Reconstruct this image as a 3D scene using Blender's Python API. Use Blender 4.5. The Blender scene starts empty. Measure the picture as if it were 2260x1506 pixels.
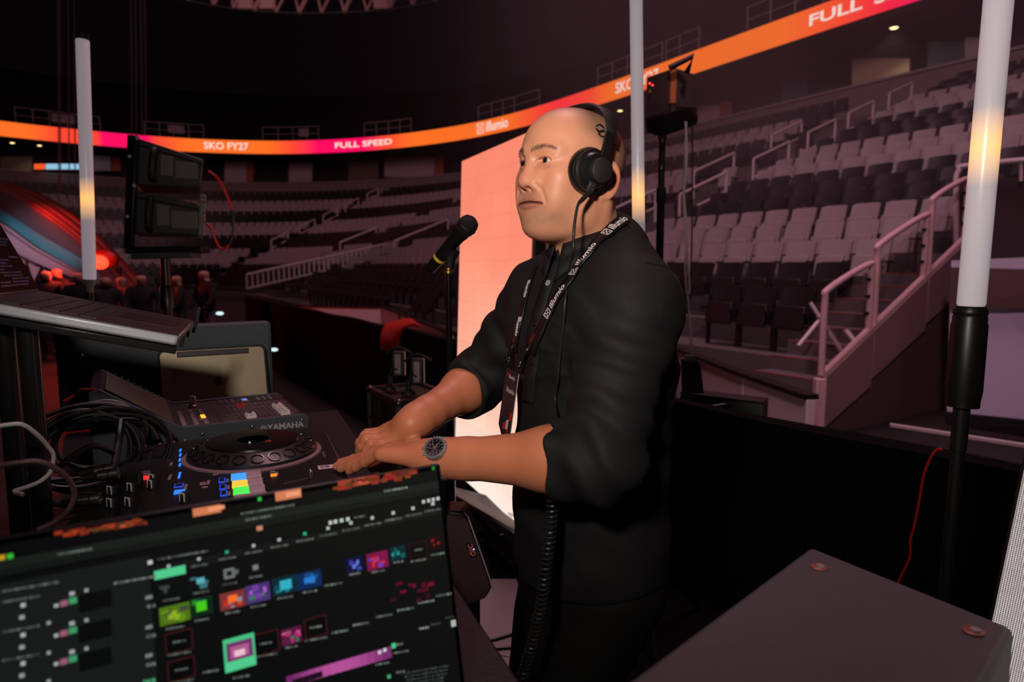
import bpy, math, random
import numpy as np
from mathutils import Matrix, Vector
random.seed(7); RNG = np.random.default_rng(7)
SC = bpy.context.scene
COL = SC.collection

# ------------------------------------------------------------------ camera
FPX, PITCH, CAMZ = 1500.0, math.radians(-6.4), 1.45
cam_d = bpy.data.cameras.new('camera'); cam = bpy.data.objects.new('camera', cam_d); COL.objects.link(cam)
cam.location = (0, 0, CAMZ); cam.rotation_euler = (math.radians(90) + PITCH, 0, 0)
cam_d.sensor_width = 36.0; cam_d.lens = FPX / 2260.0 * 36.0
cam_d.clip_start = 0.02; cam_d.clip_end = 400
cam_d.dof.use_dof = True; cam_d.dof.focus_distance = 1.30; cam_d.dof.aperture_fstop = 4.2
SC.camera = cam
vs = SC.view_settings
vs.view_transform = 'Standard'; vs.look = 'None'; vs.gamma = 1.0; vs.use_curve_mapping = False; vs.exposure = 0.0
cy = SC.cycles
cy.max_bounces = 6; cy.diffuse_bounces = 3; cy.glossy_bounces = 3; cy.transmission_bounces = 4; cy.volume_bounces = 0; cy.transparent_max_bounces = 6
cy.caustics_reflective = False; cy.caustics_refractive = False; cy.volume_step_rate = 5.0; cy.sample_clamp_indirect = 4.0

# ------------------------------------------------------------------ world and large lights
w = bpy.data.worlds.new('dark_arena'); SC.world = w; w.use_nodes = True
w.node_tree.nodes['Background'].inputs[0].default_value = (0.9, 0.55, 0.65, 1)
w.node_tree.nodes['Background'].inputs[1].default_value = 0.002

def light(name, kind, loc, target, energy, color, size=0.1, spot=None, blend=0.5):
    d = bpy.data.lights.new(name, kind); d.energy = energy; d.color = color
    if kind == 'AREA': d.size = size; d.shape = 'DISK'
    else: d.shadow_soft_size = size
    if kind == 'SPOT': d.spot_size = math.radians(spot); d.spot_blend = blend
    o = bpy.data.objects.new(name, d); COL.objects.link(o); o.location = loc
    o.rotation_euler = (Vector(target) - Vector(loc)).to_track_quat('-Z', 'Y').to_euler()
    return o
# the photographer's flash, just above and left of the lens
light('camera_flash', 'SPOT', (-0.20, -0.06, 1.80), (0.04, 1.3, 1.86), 71.0, (1.0, 0.89, 0.78), 0.05, 108, 1.0)
# dim pink house light high in the roof over the near stand, and over the far end
light('house_light', 'AREA', (1.0, 7.0, 16.0), (9, 16, 2), 1350.0, (1.0, 0.54, 0.66), 6.0)
# added pink fill for the access stairs, with no fixture of its own
light('added_stair_fill', 'SPOT', (1.2, 1.0, 6.0), (3.6, 7.4, 0.7), 680.0, (1.0, 0.52, 0.62), 0.3, 58, 0.9)
light('house_light', 'AREA', (-14.0, 28.0, 19.0), (-14, 50, 3), 850.0, (1.0, 0.50, 0.56), 8.0)

# ------------------------------------------------------------------ pixel rays (photograph taken as 2260 x 1506)
def ray(px, py):
    u = (px - 1130) / FPX; v = (753 - py) / FPX
    return Vector((u, math.cos(PITCH) - v * math.sin(PITCH), math.sin(PITCH) + v * math.cos(PITCH)))
CAM = Vector((0, 0, CAMZ))
def P(px, py, Y):
    d = ray(px, py); return CAM + d * (Y / d.y)
def Pz(px, py, z):
    d = ray(px, py); return CAM + d * ((z - CAMZ) / d.z)
def Pplane(px, py, o, n):
    d = ray(px, py); return CAM + d * ((Vector(o) - CAM).dot(n) / d.dot(n))
def proj(p):
    q = Vector(p) - CAM
    fw = Vector((0, math.cos(PITCH), math.sin(PITCH))); up = Vector((0, -math.sin(PITCH), math.cos(PITCH)))
    z = q.dot(fw); return 1130 + FPX * q.x / z, 753 - FPX * q.dot(up) / z, z

# ------------------------------------------------------------------ materials
def lin(c):
    return tuple(((x / 255) / 12.92 if x / 255 <= 0.04045 else ((x / 255 + 0.055) / 1.055) ** 2.4) for x in c)
_M = {}
def M(name, rgb, rough=0.55, metal=0.0, var=0.12, scale=40.0, bump=0.0, bscale=200.0, spec=0.5, coat=0.0, trans=0.0, alpha=1.0, ior=1.45, vcol=False, sss=0.0):
    if name in _M: return _M[name]
    m = bpy.data.materials.new(name); m.use_nodes = True; nt = m.node_tree
    b = nt.nodes['Principled BSDF']
    c = lin(rgb)
    tc = nt.nodes.new('ShaderNodeTexCoord'); nz = nt.nodes.new('ShaderNodeTexNoise'); nz.inputs['Scale'].default_value = scale
    nz.inputs['Detail'].default_value = 4
    nt.links.new(tc.outputs['Object'], nz.inputs['Vector'])
    mx = nt.nodes.new('ShaderNodeMix'); mx.data_type = 'RGBA'
    mx.inputs[6].default_value = (*[x * (1 - var) for x in c], 1); mx.inputs[7].default_value = (*[min(1, x * (1 + var)) for x in c], 1)
    nt.links.new(nz.outputs['Fac'], mx.inputs[0])
    out = mx.outputs[2]
    if vcol:
        at = nt.nodes.new('ShaderNodeAttribute'); at.attribute_name = 'Col'
        m2 = nt.nodes.new('ShaderNodeMix'); m2.data_type = 'RGBA'; m2.blend_type = 'MULTIPLY'; m2.inputs[0].default_value = 1
        nt.links.new(at.outputs['Color'], m2.inputs[6]); nt.links.new(out, m2.inputs[7]); out = m2.outputs[2]
    nt.links.new(out, b.inputs['Base Color'])
    b.inputs['Roughness'].default_value = rough; b.inputs['Metallic'].default_value = metal
    b.inputs['Specular IOR Level'].default_value = spec
    b.inputs['Coat Weight'].default_value = coat; b.inputs['Transmission Weight'].default_value = trans
    b.inputs['Alpha'].default_value = alpha; b.inputs['IOR'].default_value = ior
    if sss:
        b.inputs['Subsurface Weight'].default_value = sss; b.inputs['Subsurface Radius'].default_value = (0.012, 0.005, 0.003)
        b.inputs['Subsurface Scale'].default_value = 0.5
    if bump:
        n2 = nt.nodes.new('ShaderNodeTexNoise'); n2.inputs['Scale'].default_value = bscale; n2.inputs['Detail'].default_value = 5
        nt.links.new(tc.outputs['Object'], n2.inputs['Vector'])
        bp = nt.nodes.new('ShaderNodeBump'); bp.inputs['Strength'].default_value = bump; bp.inputs['Distance'].default_value = 0.002
        nt.links.new(n2.outputs['Fac'], bp.inputs['Height']); nt.links.new(bp.outputs['Normal'], b.inputs['Normal'])
    _M[name] = m; return m
def E(name, rgb, strength=1.0):
    if name in _M: return _M[name]
    m = bpy.data.materials.new(name); m.use_nodes = True; nt = m.node_tree
    b = nt.nodes['Principled BSDF']; b.inputs['Base Color'].default_value = (0.02, 0.02, 0.02, 1); b.inputs['Roughness'].default_value = 0.4
    b.inputs['Emission Color'].default_value = (*lin(rgb), 1); b.inputs['Emission Strength'].default_value = strength
    _M[name] = m; return m
def EV(name, strength=1.0, base=0.01, rough=0.3, grid=None):
    """a display: colours per vertex, given off as light"""
    m = bpy.data.materials.new(name); m.use_nodes = True; nt = m.node_tree
    b = nt.nodes['Principled BSDF']; b.inputs['Base Color'].default_value = (base, base, base, 1); b.inputs['Roughness'].default_value = rough
    at = nt.nodes.new('ShaderNodeAttribute'); at.attribute_name = 'Col'
    nt.links.new(at.outputs['Color'], b.inputs['Emission Color']); b.inputs['Emission Strength'].default_value = strength
    _M[name] = m; return m

# ------------------------------------------------------------------ scene helpers
def things_empty(name, label, cat, loc, group=None, rotz=0.0):
    o = bpy.data.objects.new(name, None); COL.objects.link(o); o.location = loc; o.rotation_euler = (0, 0, rotz)
    o.empty_display_size = 0.1
    o['label'] = label; o['category'] = cat
    if group: o['group'] = group
    return o
T = things_empty
def tag(o, label, cat, group=None):
    o['label'] = label; o['category'] = cat
    if group: o['group'] = group
    return o
def kind(o, k, label=None):
    o['kind'] = k
    if label: o['label'] = label
    return o
def frame(ax, ay, az):
    return Matrix((ax, ay, az)).transposed()
def rz(a):
    return Matrix.Rotation(a, 3, 'Z')

class MB:
    def __init__(s): s.v = []; s.f = []; s.c = []
    def add(s, vs, fs, col=None):
        n = len(s.v); s.v.extend([tuple(v) for v in vs]); s.f.extend([tuple(i + n for i in f) for f in fs])
        if col is not None: s.c.extend([col] * len(vs))
        return s
    def box(s, c, d, R=None, col=None):
        c = Vector(c); R = R or Matrix.Identity(3); vs = []
        for sx in (-.5, .5):
            for sy in (-.5, .5):
                for sz in (-.5, .5): vs.append(c + R @ Vector((sx * d[0], sy * d[1], sz * d[2])))
        return s.add(vs, [(0, 1, 3, 2), (4, 6, 7, 5), (0, 4, 5, 1), (2, 3, 7, 6), (0, 2, 6, 4), (1, 5, 7, 3)], col)
    def quad(s, a, b, c, d, col=None): return s.add([a, b, c, d], [(0, 1, 2, 3)], col)
    def slab(s, pts, n, t):
        """polygon pts extruded by t along n"""
        n = Vector(n).normalized(); k = len(pts); A = [Vector(p) for p in pts]; B = [p + n * t for p in A]
        fs = [tuple(range(k))[::-1], tuple(range(k, 2 * k))] + [(i, (i + 1) % k, k + (i + 1) % k, k + i) for i in range(k)]
        return s.add(A + B, fs)
    def tube(s, pts, r, seg=8, closed=False, cap=True):
        pts = [Vector(p) for p in pts]; n = len(pts); rs = r if hasattr(r, '__len__') else [r] * n
        tg = []
        for i in range(n):
            a = pts[i - 1] if (i > 0 or closed) else pts[i]; b = pts[(i + 1) % n] if (i < n - 1 or closed) else pts[i]
            t = (b - a); tg.append(t.normalized() if t.length > 1e-9 else Vector((0, 0, 1)))
        up = Vector((0, 0, 1)) if abs(tg[0].z) < 0.9 else Vector((1, 0, 0))
        x = tg[0].cross(up).normalized(); vs = []
        for i in range(n):
            x = (x - tg[i] * x.dot(tg[i])); x = x.normalized() if x.length > 1e-6 else tg[i].orthogonal().normalized()
            y = tg[i].cross(x)
            for k in range(seg):
                a = 2 * math.pi * k / seg; vs.append(pts[i] + (x * math.cos(a) + y * math.sin(a)) * rs[i])
        fs = []
        for i in range(n if closed else n - 1):
            j = (i + 1) % n
            for k in range(seg): fs.append((i * seg + k, i * seg + (k + 1) % seg, j * seg + (k + 1) % seg, j * seg + k))
        if cap and not closed: fs += [tuple(range(seg))[::-1], tuple((n - 1) * seg + k for k in range(seg))]
        return s.add(vs, fs)
    def lathe(s, prof, o, ax, seg=24, ref=None):
        """prof: (radius, height) along axis ax from o"""
        o = Vector(o); ax = Vector(ax).normalized(); x = (Vector(ref) if ref else ax.orthogonal()); x = (x - ax * x.dot(ax)).normalized(); y = ax.cross(x)
        vs = []; n = len(prof)
        for r, h in prof:
            for k in range(seg):
                a = 2 * math.pi * k / seg; vs.append(o + ax * h + (x * math.cos(a) + y * math.sin(a)) * r)
        fs = [(i * seg + k, i * seg + (k + 1) % seg, (i + 1) * seg + (k + 1) % seg, (i + 1) * seg + k) for i in range(n - 1) for k in range(seg)]
        fs += [tuple(range(seg))[::-1], tuple((n - 1) * seg + k for k in range(seg))]
        return s.add(vs, fs)
    def cyl(s, a, b, r, r2=None, seg=16):
        a = Vector(a); b = Vector(b); return s.lathe([(r, 0), (r if r2 is None else r2, (b - a).length)], a, b - a, seg)
    def ell(s, c, r, R=None, nu=20, nv=12):
        c = Vector(c); R = R or Matrix.Identity(3); r = r if hasattr(r, '__len__') else (r, r, r); vs = [c + R @ Vector((0, 0, r[2]))]
        for i in range(1, nv):
            t = math.pi * i / nv
            for k in range(nu):
                a = 2 * math.pi * k / nu; vs.append(c + R @ Vector((r[0] * math.sin(t) * math.cos(a), r[1] * math.sin(t) * math.sin(a), r[2] * math.cos(t))))
        vs.append(c + R @ Vector((0, 0, -r[2]))); L = len(vs) - 1
        fs = [(0, 1 + k, 1 + (k + 1) % nu) for k in range(nu)]
        for i in range(nv - 2):
            for k in range(nu): fs.append((1 + i * nu + k, 1 + (i + 1) * nu + k, 1 + (i + 1) * nu + (k + 1) % nu, 1 + i * nu + (k + 1) % nu))
        fs += [(L, L - nu + (k + 1) % nu, L - nu + k) for k in range(nu)]
        return s.add(vs, fs)
    def strip(s, L, R_):
        """ribbon between two point rows"""
        n = len(L); return s.add(list(L) + list(R_), [(i, i + 1, n + i + 1, n + i) for i in range(n - 1)])
    def obj(s, name, mat, parent=None, bevel=0.0, smooth=True, ang=40, local=False, solid=0.0, seg=2):
        me = bpy.data.meshes.new(name); me.from_pydata([tuple(v) for v in s.v], [], s.f); me.update()
        if s.c:
            a = me.attributes.new('Col', 'FLOAT_COLOR', 'POINT')
            a.data.foreach_set('color', np.array([(*c[:3], 1.0) for c in s.c], dtype=np.float32).ravel())
        me.materials.append(mat); o = bpy.data.objects.new(name, me); COL.objects.link(o)
        if smooth and s.f:
            me.shade_smooth(); me.set_sharp_from_angle(angle=math.radians(ang))
        if parent is not None: put(o, parent, local)
        if solid:
            q = o.modifiers.new('thickness', 'SOLIDIFY'); q.thickness = solid; q.offset = 0
        if bevel:
            q = o.modifiers.new('edge', 'BEVEL'); q.width = bevel; q.segments = seg; q.limit_method = 'ANGLE'; q.angle_limit = math.radians(35)
        return o
def root_loc(o):
    p = Vector((0, 0, 0))
    while o is not None:
        p += o.location; o = o.parent if o.parent is None else None
    return p
def put(o, parent, local=False):
    o.parent = parent
    if local: return
    top = parent
    while top.parent is not None: top = top.parent
    if parent is top and parent.type == 'EMPTY': o.matrix_parent_inverse = Matrix.Translation(-parent.location)
    # a part of a part: its parent's own matrix is already the identity in world space
def text_geo(body, size=1.0, bold=0.0, sx=1.0, res=3):
    cu = bpy.data.curves.new('t', 'FONT'); cu.body = body; cu.size = size; cu.offset = bold; cu.resolution_u = res
    cu.align_x = 'CENTER'; cu.align_y = 'CENTER'
    o = bpy.data.objects.new('t', cu); COL.objects.link(o); bpy.context.view_layer.update()
    me = o.evaluated_get(bpy.context.evaluated_depsgraph_get()).to_mesh()
    vs = [Vector((v.co.x * sx, v.co.y, 0)) for v in me.vertices]; fs = [tuple(p.vertices) for p in me.polygons]
    bpy.data.objects.remove(o); bpy.data.curves.remove(cu)
    return vs, fs
def text(name, body, o, ax, ay, size, mat, parent=None, bold=0.0, sx=1.0, lift=0.0):
    ax = Vector(ax).normalized(); ay = Vector(ay).normalized(); n = ax.cross(ay)
    vs, fs = text_geo(body, size, bold, sx)
    return MB().add([Vector(o) + ax * v.x + ay * v.y + n * lift for v in vs], fs).obj(name, mat, parent, smooth=False)
def catmull(pts, n=12):
    pts = [Vector(p) for p in pts]; out = []
    for i in range(len(pts) - 1):
        p0 = pts[max(i - 1, 0)]; p1 = pts[i]; p2 = pts[i + 1]; p3 = pts[min(i + 2, len(pts) - 1)]
        for k in range(n):
            t = k / n; out.append(0.5 * ((2 * p1) + (p2 - p0) * t + (2 * p0 - 5 * p1 + 4 * p2 - p3) * t * t + (3 * p1 - p0 - 3 * p2 + p3) * t ** 3))
    out.append(pts[-1]); return out
def bar(mb, a, b, w, h, up=(0, 0, 1)):
    a = Vector(a); b = Vector(b); y = (b - a).normalized(); x = y.cross(Vector(up)).normalized(); z = x.cross(y)
    return mb.box((a + b) / 2, (w, (b - a).length, h), frame(x, y, z))
# ================================================================== the arena
BLK = M('black_paint', (18, 17, 18), 0.55)
CONC = M('stand_concrete', (92, 84, 86), 0.85, bump=0.3, bscale=8, var=0.2, scale=2)
DARKC = M('dark_concrete', (40, 36, 38), 0.9, var=0.2, scale=2)
RAILM = M('rail_white_paint', (205, 190, 195), 0.4)
SEATL = M('pale_seat_plastic', (150, 138, 142), 0.6, var=0.08, scale=6)
SEATD = M('black_seat_plastic', (25, 22, 25), 0.5, var=0.1, scale=6)
SUITEW = M('suite_pale_panel', (185, 172, 175), 0.7)

# --- plan of the bowl: the ribbon board's line, seen from above
_rp = [(34, -7), (26, 6.0), (19.4, 16.8), (13.5, 26.3), (11.84, 29.13), (8.87, 34.2), (6.0, 39.2), (1.6, 45.9), (-3.0, 51.0), (-8.5, 54.8), (-14.5, 57.2), (-20.5, 57.8), (-26.8, 56.5), (-32.5, 53.3), (-37.5, 48.8), (-42, 43), (-45.5, 35), (-47, 26)]
def resample(pts, step):
    pts = np.array([(p[0], p[1]) for p in pts]); d = np.r_[0, np.cumsum(np.hypot(*np.diff(pts, axis=0).T))]
    n = max(2, int(d[-1] / step) + 1); t = np.linspace(0, d[-1], n)
    return np.c_[np.interp(t, d, pts[:, 0]), np.interp(t, d, pts[:, 1])]
_rc = catmull([(x, y, 0) for x, y in _rp], 10)
RB = resample(_rc, 0.5)
for _ in range(30): RB[1:-1] = (RB[:-2] + 2 * RB[1:-1] + RB[2:]) / 4
_tg = np.gradient(RB, axis=0); _tg /= np.hypot(_tg[:, 0], _tg[:, 1])[:, None]
NI = np.c_[-_tg[:, 1], _tg[:, 0]]                      # into the bowl
if NI[10] @ np.array([-1.0, -1.0]) < 0: NI = -NI
def ring(off): return RB + NI * off
def on_ring(px, py, off):
    """where the sight line through a pixel meets the ring wall at that offset: point, tangent (to image right), inward normal"""
    C = ring(off); d = ray(px, py)
    x = C[:, 1] * d.x / d.y - C[:, 0]
    ok = [i for i in range(len(C) - 1) if x[i] * x[i + 1] <= 0 and C[i, 1] > 3]
    i = ok[0]; t = x[i] / (x[i] - x[i + 1] + 1e-12); q = C[i] * (1 - t) + C[i + 1] * t
    n = Vector((*NI[i], 0)); tx = Vector((0, 0, 1)).cross(n) * -1
    if tx.x < 0: tx = -tx
    return Vector((q[0], q[1], CAMZ + d.z / d.y * q[1])), tx, n
def wall_strip(mb, off, z0, z1, thick=0.0, i0=0, i1=None, col=None):
    C = ring(off)[i0:i1]; A = [Vector((x, y, z0)) for x, y in C]; B = [Vector((x, y, z1)) for x, y in C]
    if not thick: return mb.strip(A, B)
    D = ring(off - thick)[i0:i1]; A2 = [Vector((x, y, z0)) for x, y in D]; B2 = [Vector((x, y, z1)) for x, y in D]
    mb.strip(A, B); mb.strip(B, B2); mb.strip(B2, A2); return mb.strip(A2, A)
def deck(mb, o0, z0, o1, z1):
    A = ring(o0); B = ring(o1)
    return mb.strip([Vector((x, y, z0)) for x, y in A], [Vector((x, y, z1)) for x, y in B])

# --- floors
floor = MB().box((0, 15, -0.45), (140, 150, 0.3)).obj('floor', M('arena_floor', (26, 20, 21), 0.7, var=0.3, scale=0.6)); kind(floor, 'structure')
carpet = M('grey_carpet', (158, 149, 150), 0.95, bump=0.8, bscale=420, var=0.25, scale=300)
pl = MB().slab([(-2.6, -1.5, -0.3), (2.35, -1.5, -0.3), (1.0, 3.3, -0.3), (-0.5, 5.2, -0.3), (-2.6, 5.2, -0.3)], (0, 0, 1), 0.298).obj('floor_platform', M('platform_matt', (13, 10, 11), 0.95, spec=0.1), bevel=0.004); kind(pl, 'structure')
for k, q in enumerate([((-0.65, 0.9), (0.10, 0.9), (0.12, 2.33), (-0.65, 2.55)), ((-0.65, 2.556), (0.12, 2.336), (0.02, 3.0), (-0.65, 3.0))]):
    o = MB().slab([(x, y, -0.002) for x, y in q], (0, 0, 1), 0.008).obj('floor_carpet', carpet); kind(o, 'structure')

# --- seating tiers (steps of the bowl)
STAIR0 = Vector((3.13, 6.8, 0)); SDIR = Vector((0.84, 0.54, 0)).normalized()
OFF0, PITCHR, NROW = 2.6, 0.8, 21
def zrow(o): return 7.45 - 0.4 * o
st = MB()
for k in range(NROW):
    o = OFF0 + PITCHR * k; z = zrow(o)
    i0 = 0
    if o > 12.2:
        Cx = ring(o); i0 = next(i for i in range(len(Cx)) if SDIR.x * (Cx[i, 1] - STAIR0.y) - SDIR.y * (Cx[i, 0] - STAIR0.x) > 0.12)
    A_ = ring(o - 0.40)[i0:]; B_ = ring(o + 0.42)[i0:]
    st.strip([Vector((x, y, z)) for x, y in A_], [Vector((x, y, z)) for x, y in B_]); wall_strip(st, o + 0.42, z - 0.34, z, i0=i0)
stiers = st.obj('floor_seating_steps', CONC, smooth=False); kind(stiers, 'structure')
# suite ledge, suite floor, back wall, soffit under the ribbon board, upper deck
o = wall_strip(MB(), 0.2, zrow(1.6) - 0.3, 8.15, 0.25).obj('wall_suite_ledge', M('ledge_concrete', (128, 116, 116), 0.85, bump=0.4, bscale=4, var=0.12, scale=1.5), smooth=False); kind(o, 'structure')
o = wall_strip(MB(), 0.28, 8.15, 8.24, 0.42).obj('trim_suite_ledge', M('ledge_cap', (150, 138, 140), 0.6), smooth=False); kind(o, 'structure')
o = deck(MB(), 0.0, 7.4, -5, 7.4).obj('floor_suites', DARKC); kind(o, 'structure')
o = deck(MB(), 2.3, zrow(1.6) - 0.3, 0.1, zrow(1.6) - 0.3).obj('floor_walkway', DARKC); kind(o, 'structure')
o = wall_strip(MB(), -3.2, 7.2, 10.8).obj('wall_suite_back', M('suite_back_wall', (46, 38, 40), 0.8)); kind(o, 'structure')
o = deck(MB(), -0.15, 10.5, -5, 10.3).obj('ceiling_suites', M('soffit', (44, 38, 40), 0.8)); kind(o, 'structure')
up = MB()
for k in range(14):
    o_ = -0.1 - 0.85 * k; z = 11.65 + 0.48 * k
    deck(up, o_, z, o_ - 0.85, z); wall_strip(up, o_, z - 0.48, z)
o = up.obj('floor_upper_deck', M('upper_deck', (10, 9, 10), 0.9, var=0.3, scale=1), smooth=False); kind(o, 'structure')

# --- LED ribbon board
OR, RO, PK = lin((255, 112, 34)), lin((255, 70, 48)), lin((255, 8, 96))
_stops = [(-400, OR), (0, OR), (60, OR), (130, RO), (218, RO), (222, PK), (286, PK), (325, PK), (345, RO), (410, OR), (590, OR), (650, RO), (700, PK), (800, PK), (850, RO), (905, OR), (1120, OR), (1190, RO), (1235, lin((255, 50, 60))), (1300, RO), (1345, OR), (1720, OR), (1840, lin((255, 80, 40))), (1960, lin((255, 30, 60))), (2050, PK), (2600, PK)]
def ribcol(px):
    for (a, ca), (b, cb) in zip(_stops, _stops[1:]):
        if a <= px <= b:
            t = (px - a) / (b - a); return tuple(x * (1 - t) + y * t for x, y in zip(ca, cb))
    return PK
C = ring(0.45); rb = MB(); fine = resample(C, 0.2)
Z0, Z1 = 10.52, 11.57
A = []; 
for x, y in fine:
    pxx = proj((x, y, 11.05))[0] if y > 2 else 3000
    for z in (Z0, Z1): rb.v.append((x, y, z)); rb.c.append(ribcol(pxx))
rb.f = [(2 * i, 2 * i + 2, 2 * i + 3, 2 * i + 1) for i in range(len(fine) - 1)]
ribbon = T('ribbon_display', 'long curved orange and pink LED ribbon board along the upper deck', 'LED display', (fine[len(fine) // 2][0], fine[len(fine) // 2][1], Z0))
rb.obj('display_face', EV('ribbon_light', 1.0, rough=0.6), ribbon)
wall_strip(MB(), 0.43, Z0 - 0.06, Z1 + 0.06, 0.5).obj('housing', BLK, ribbon)
WHT = E('display_white', (255, 225, 215), 1.0)
def rib_text(body, px, py, size, sx, bold, dx=0):
    q, tx, n = on_ring(px, py, 0.5); w_, x0 = 0.0, 0.0
    vs, fs = text_geo(body, size, bold, sx); Cq = ring(0.5); dd = np.r_[0, np.cumsum(np.hypot(*np.diff(Cq, axis=0).T))]
    i = int(np.argmin(np.hypot(Cq[:, 0] - q.x, Cq[:, 1] - q.y))); s0 = dd[i]
    out = [Vector((np.interp(s0 - v.x, dd, Cq[:, 0]), np.interp(s0 - v.x, dd, Cq[:, 1]), 11.05 + v.y)) for v in vs]
    return MB().add(out, fs).obj('lettering', WHT, ribbon, smooth=False)
def logo(parent, o, ax, ay, s, mat, lift=0.0, name='emblem'):
    """square frame holding five joined dots"""
    ax = Vector(ax).normalized(); ay = Vector(ay).normalized(); n = ax.cross(ay); mb = MB(); o = Vector(o) + n * lift
    def r(x0, y0, x1, y1): mb.quad(o + ax * x0 * s + ay * y0 * s, o + ax * x1 * s + ay * y0 * s, o + ax * x1 * s + ay * y1 * s, o + ax * x0 * s + ay * y1 * s)
    r(-.5, -.5, .5, -.42); r(-.5, .42, .5, .5); r(-.5, -.42, -.42, .42); r(.42, -.42, .5, .42)
    for x, y, w_ in ((0, 0, .1), (.24, .24, .085), (-.24, .24, .085), (.24, -.24, .085), (-.24, -.24, .085)):
        mb.add([o + ax * (x + w_ * math.cos(a)) * s + ay * (y + w_ * math.sin(a)) * s for a in [k * math.pi / 4 for k in range(8)]], [tuple(range(8))])
    for sgn in (1, -1):
        d = (ax + ay * sgn).normalized(); e = d.cross(n)
        mb.quad(o - d * .3 * s - e * .03 * s, o + d * .3 * s - e * .03 * s, o + d * .3 * s + e * .03 * s, o - d * .3 * s + e * .03 * s)
    return mb.obj(name, mat, parent, smooth=False)
rib_text('SKO FY27', 496, 325, 0.80, 1.0, 0.012)
rib_text('FULL SPEED', 808, 323, 0.60, 1.75, 0.014)
rib_text('illumio', 1097, 286, 0.95, 0.92, 0.018)
q, tx, n = on_ring(1060, 291, 0.52); q.z = 11.05; logo(ribbon, q, tx, (0, 0, 1), 0.72, WHT)
rib_text('SKO FY27', 1401, 196, 0.80, 1.0, 0.012)
rib_text('FULL', 1830, 46, 0.60, 1.75, 0.012); rib_text('SPEED', 2010, -10, 0.60, 1.75, 0.012)

# --- handrails: one thing each, posts and rails as parts
def rail(name, posts, label, r=0.025, mid=True, h=0.95, group='aisle handrails of the stands', cat='handrail', mat=None):
    mat = mat or RAILM
    t = T(name, label, cat, posts[0], group)
    tops = [Vector(p) + Vector((0, 0, h)) for p in posts]
    for p, q_ in zip(posts, tops): MB().tube([p, q_], r, 8).obj('post', mat, t)
    MB().tube(tops, r, 8).obj('top_rail', mat, t)
    if mid: MB().tube([Vector(p) + Vector((0, 0, h * 0.5)) for p in posts], r * 0.85, 6).obj('middle_rail', mat, t)
    return t
AISLES = []
def nearest(p):
    d = np.hypot(RB[:, 0] - p[0], RB[:, 1] - p[1]); return int(np.argmin(d))
def aisle(px, py, off, name):
    q, tx, n = on_ring(px, py, off); base = q + n * (-off); base.z = 0
    AISLES.append((base, n, tx)); return base, n, tx
def aisle_rails(a, offs, what, r=0.03):
    base, n, tx = a
    for k, (o1, o2) in enumerate(offs):
        p1 = base + n * o1; p1.z = zrow(o1); p2 = base + n * o2; p2.z = zrow(o2)
        place = ['lowest', 'second lowest', 'third from the bottom', 'fourth from the bottom', 'fifth from the bottom', 'sixth from the bottom', 'seventh from the bottom'][k]
        rail('aisle_handrail', [p1, p2], f'white pipe handrail, {place} of {what}', r)
aisle_rails(aisle(1565, 430, 12.2, 'a'), [(13.2, 11.6), (10.6, 9.2), (8.4, 7.2), (6.6, 5.4), (4.6, 3.4)], 'those climbing the aisle behind the pole speaker', 0.035)
aisle_rails(aisle(1440, 465, 12.5, 'b'), [(14.2, 12.4), (11.0, 9.4), (7.8, 6.4)], 'those left of the pole speaker stand', 0.035)
aisle_rails(aisle(960, 505, 13.2, 'c'), [(15.0, 12.6), (10.6, 8.6), (7.6, 5.6)], 'those above the microphone', 0.04)
aisle_rails(aisle(830, 515, 12.5, 'c2'), [(14.5, 12.5)], 'the short aisle over the picket rail', 0.045)
aisle_rails(aisle(690, 490, 10.0, 'd'), [(13.6, 12.2), (11.2, 9.8), (9.0, 7.6), (6.8, 5.4), (4.4, 3.2)], 'those rising across the far stand', 0.045)

# --- seats
def seat_proto(mat, nm):
    t = T('arena_seat', nm[0], 'seat', (0, 0, 0), nm[1])
    b = MB(); n = 6
    for th in (0, 1):
        for i in range(n + 1):
            x = -0.235 + 0.47 * i / n; cv = 0.035 * (1 - (2 * i / n - 1) ** 2)
            for j, (y, z) in enumerate(((0.09, 0.34), (0.02, 0.60), (-0.05, 0.84))):
                b.v.append((x, y - cv + (0 if th == 0 else -0.03), z - (0.02 if j == 2 and i in (0, n) else 0)))
    S = 3 * (n + 1)
    for i in range(n):
        for j in range(2):
            a = i * 3 + j; b.f += [(a, a + 3, a + 4, a + 1), (S + a, S + a + 1, S + a + 4, S + a + 3)]
        b.f += [(i * 3 + 2, i * 3 + 5, S + i * 3 + 5, S + i * 3 + 2), (i * 3, S + i * 3, S + i * 3 + 3, i * 3 + 3)]
    for i in (0, n): b.f += [(i * 3 + j, i * 3 + j + 1, S + i * 3 + j + 1, S + i * 3 + j) for j in range(2)]
    b.obj('backrest', mat, t, local=True)
    MB().box((0, 0.13, 0.46), (0.43, 0.05, 0.30), Matrix.Rotation(0.22, 3, 'X')).obj('seat_pan', mat, t, local=True, bevel=0.015)
    for s_ in (-1, 1):
        MB().box((s_ * 0.262, 0.08, 0.52), (0.035, 0.26, 0.035)).box((s_ * 0.262, 0.04, 0.25), (0.03, 0.06, 0.5)).obj('armrest', SEATD, t, local=True)
    return t
def copy_tree(o, parent=None):
    c = o.copy(); COL.objects.link(c); c.parent = parent
    for ch in o.children: copy_tree(ch, c)
    return c
seats = []
_bd = [[(-3.25, 17.4), (-2.1, 14.15), (-0.86, 10.64), (0.6, 9.2)], [(2.05, 10.2), (2.21, 8.43), (2.35, 6.6), (2.50, 5.50)]]
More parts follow.
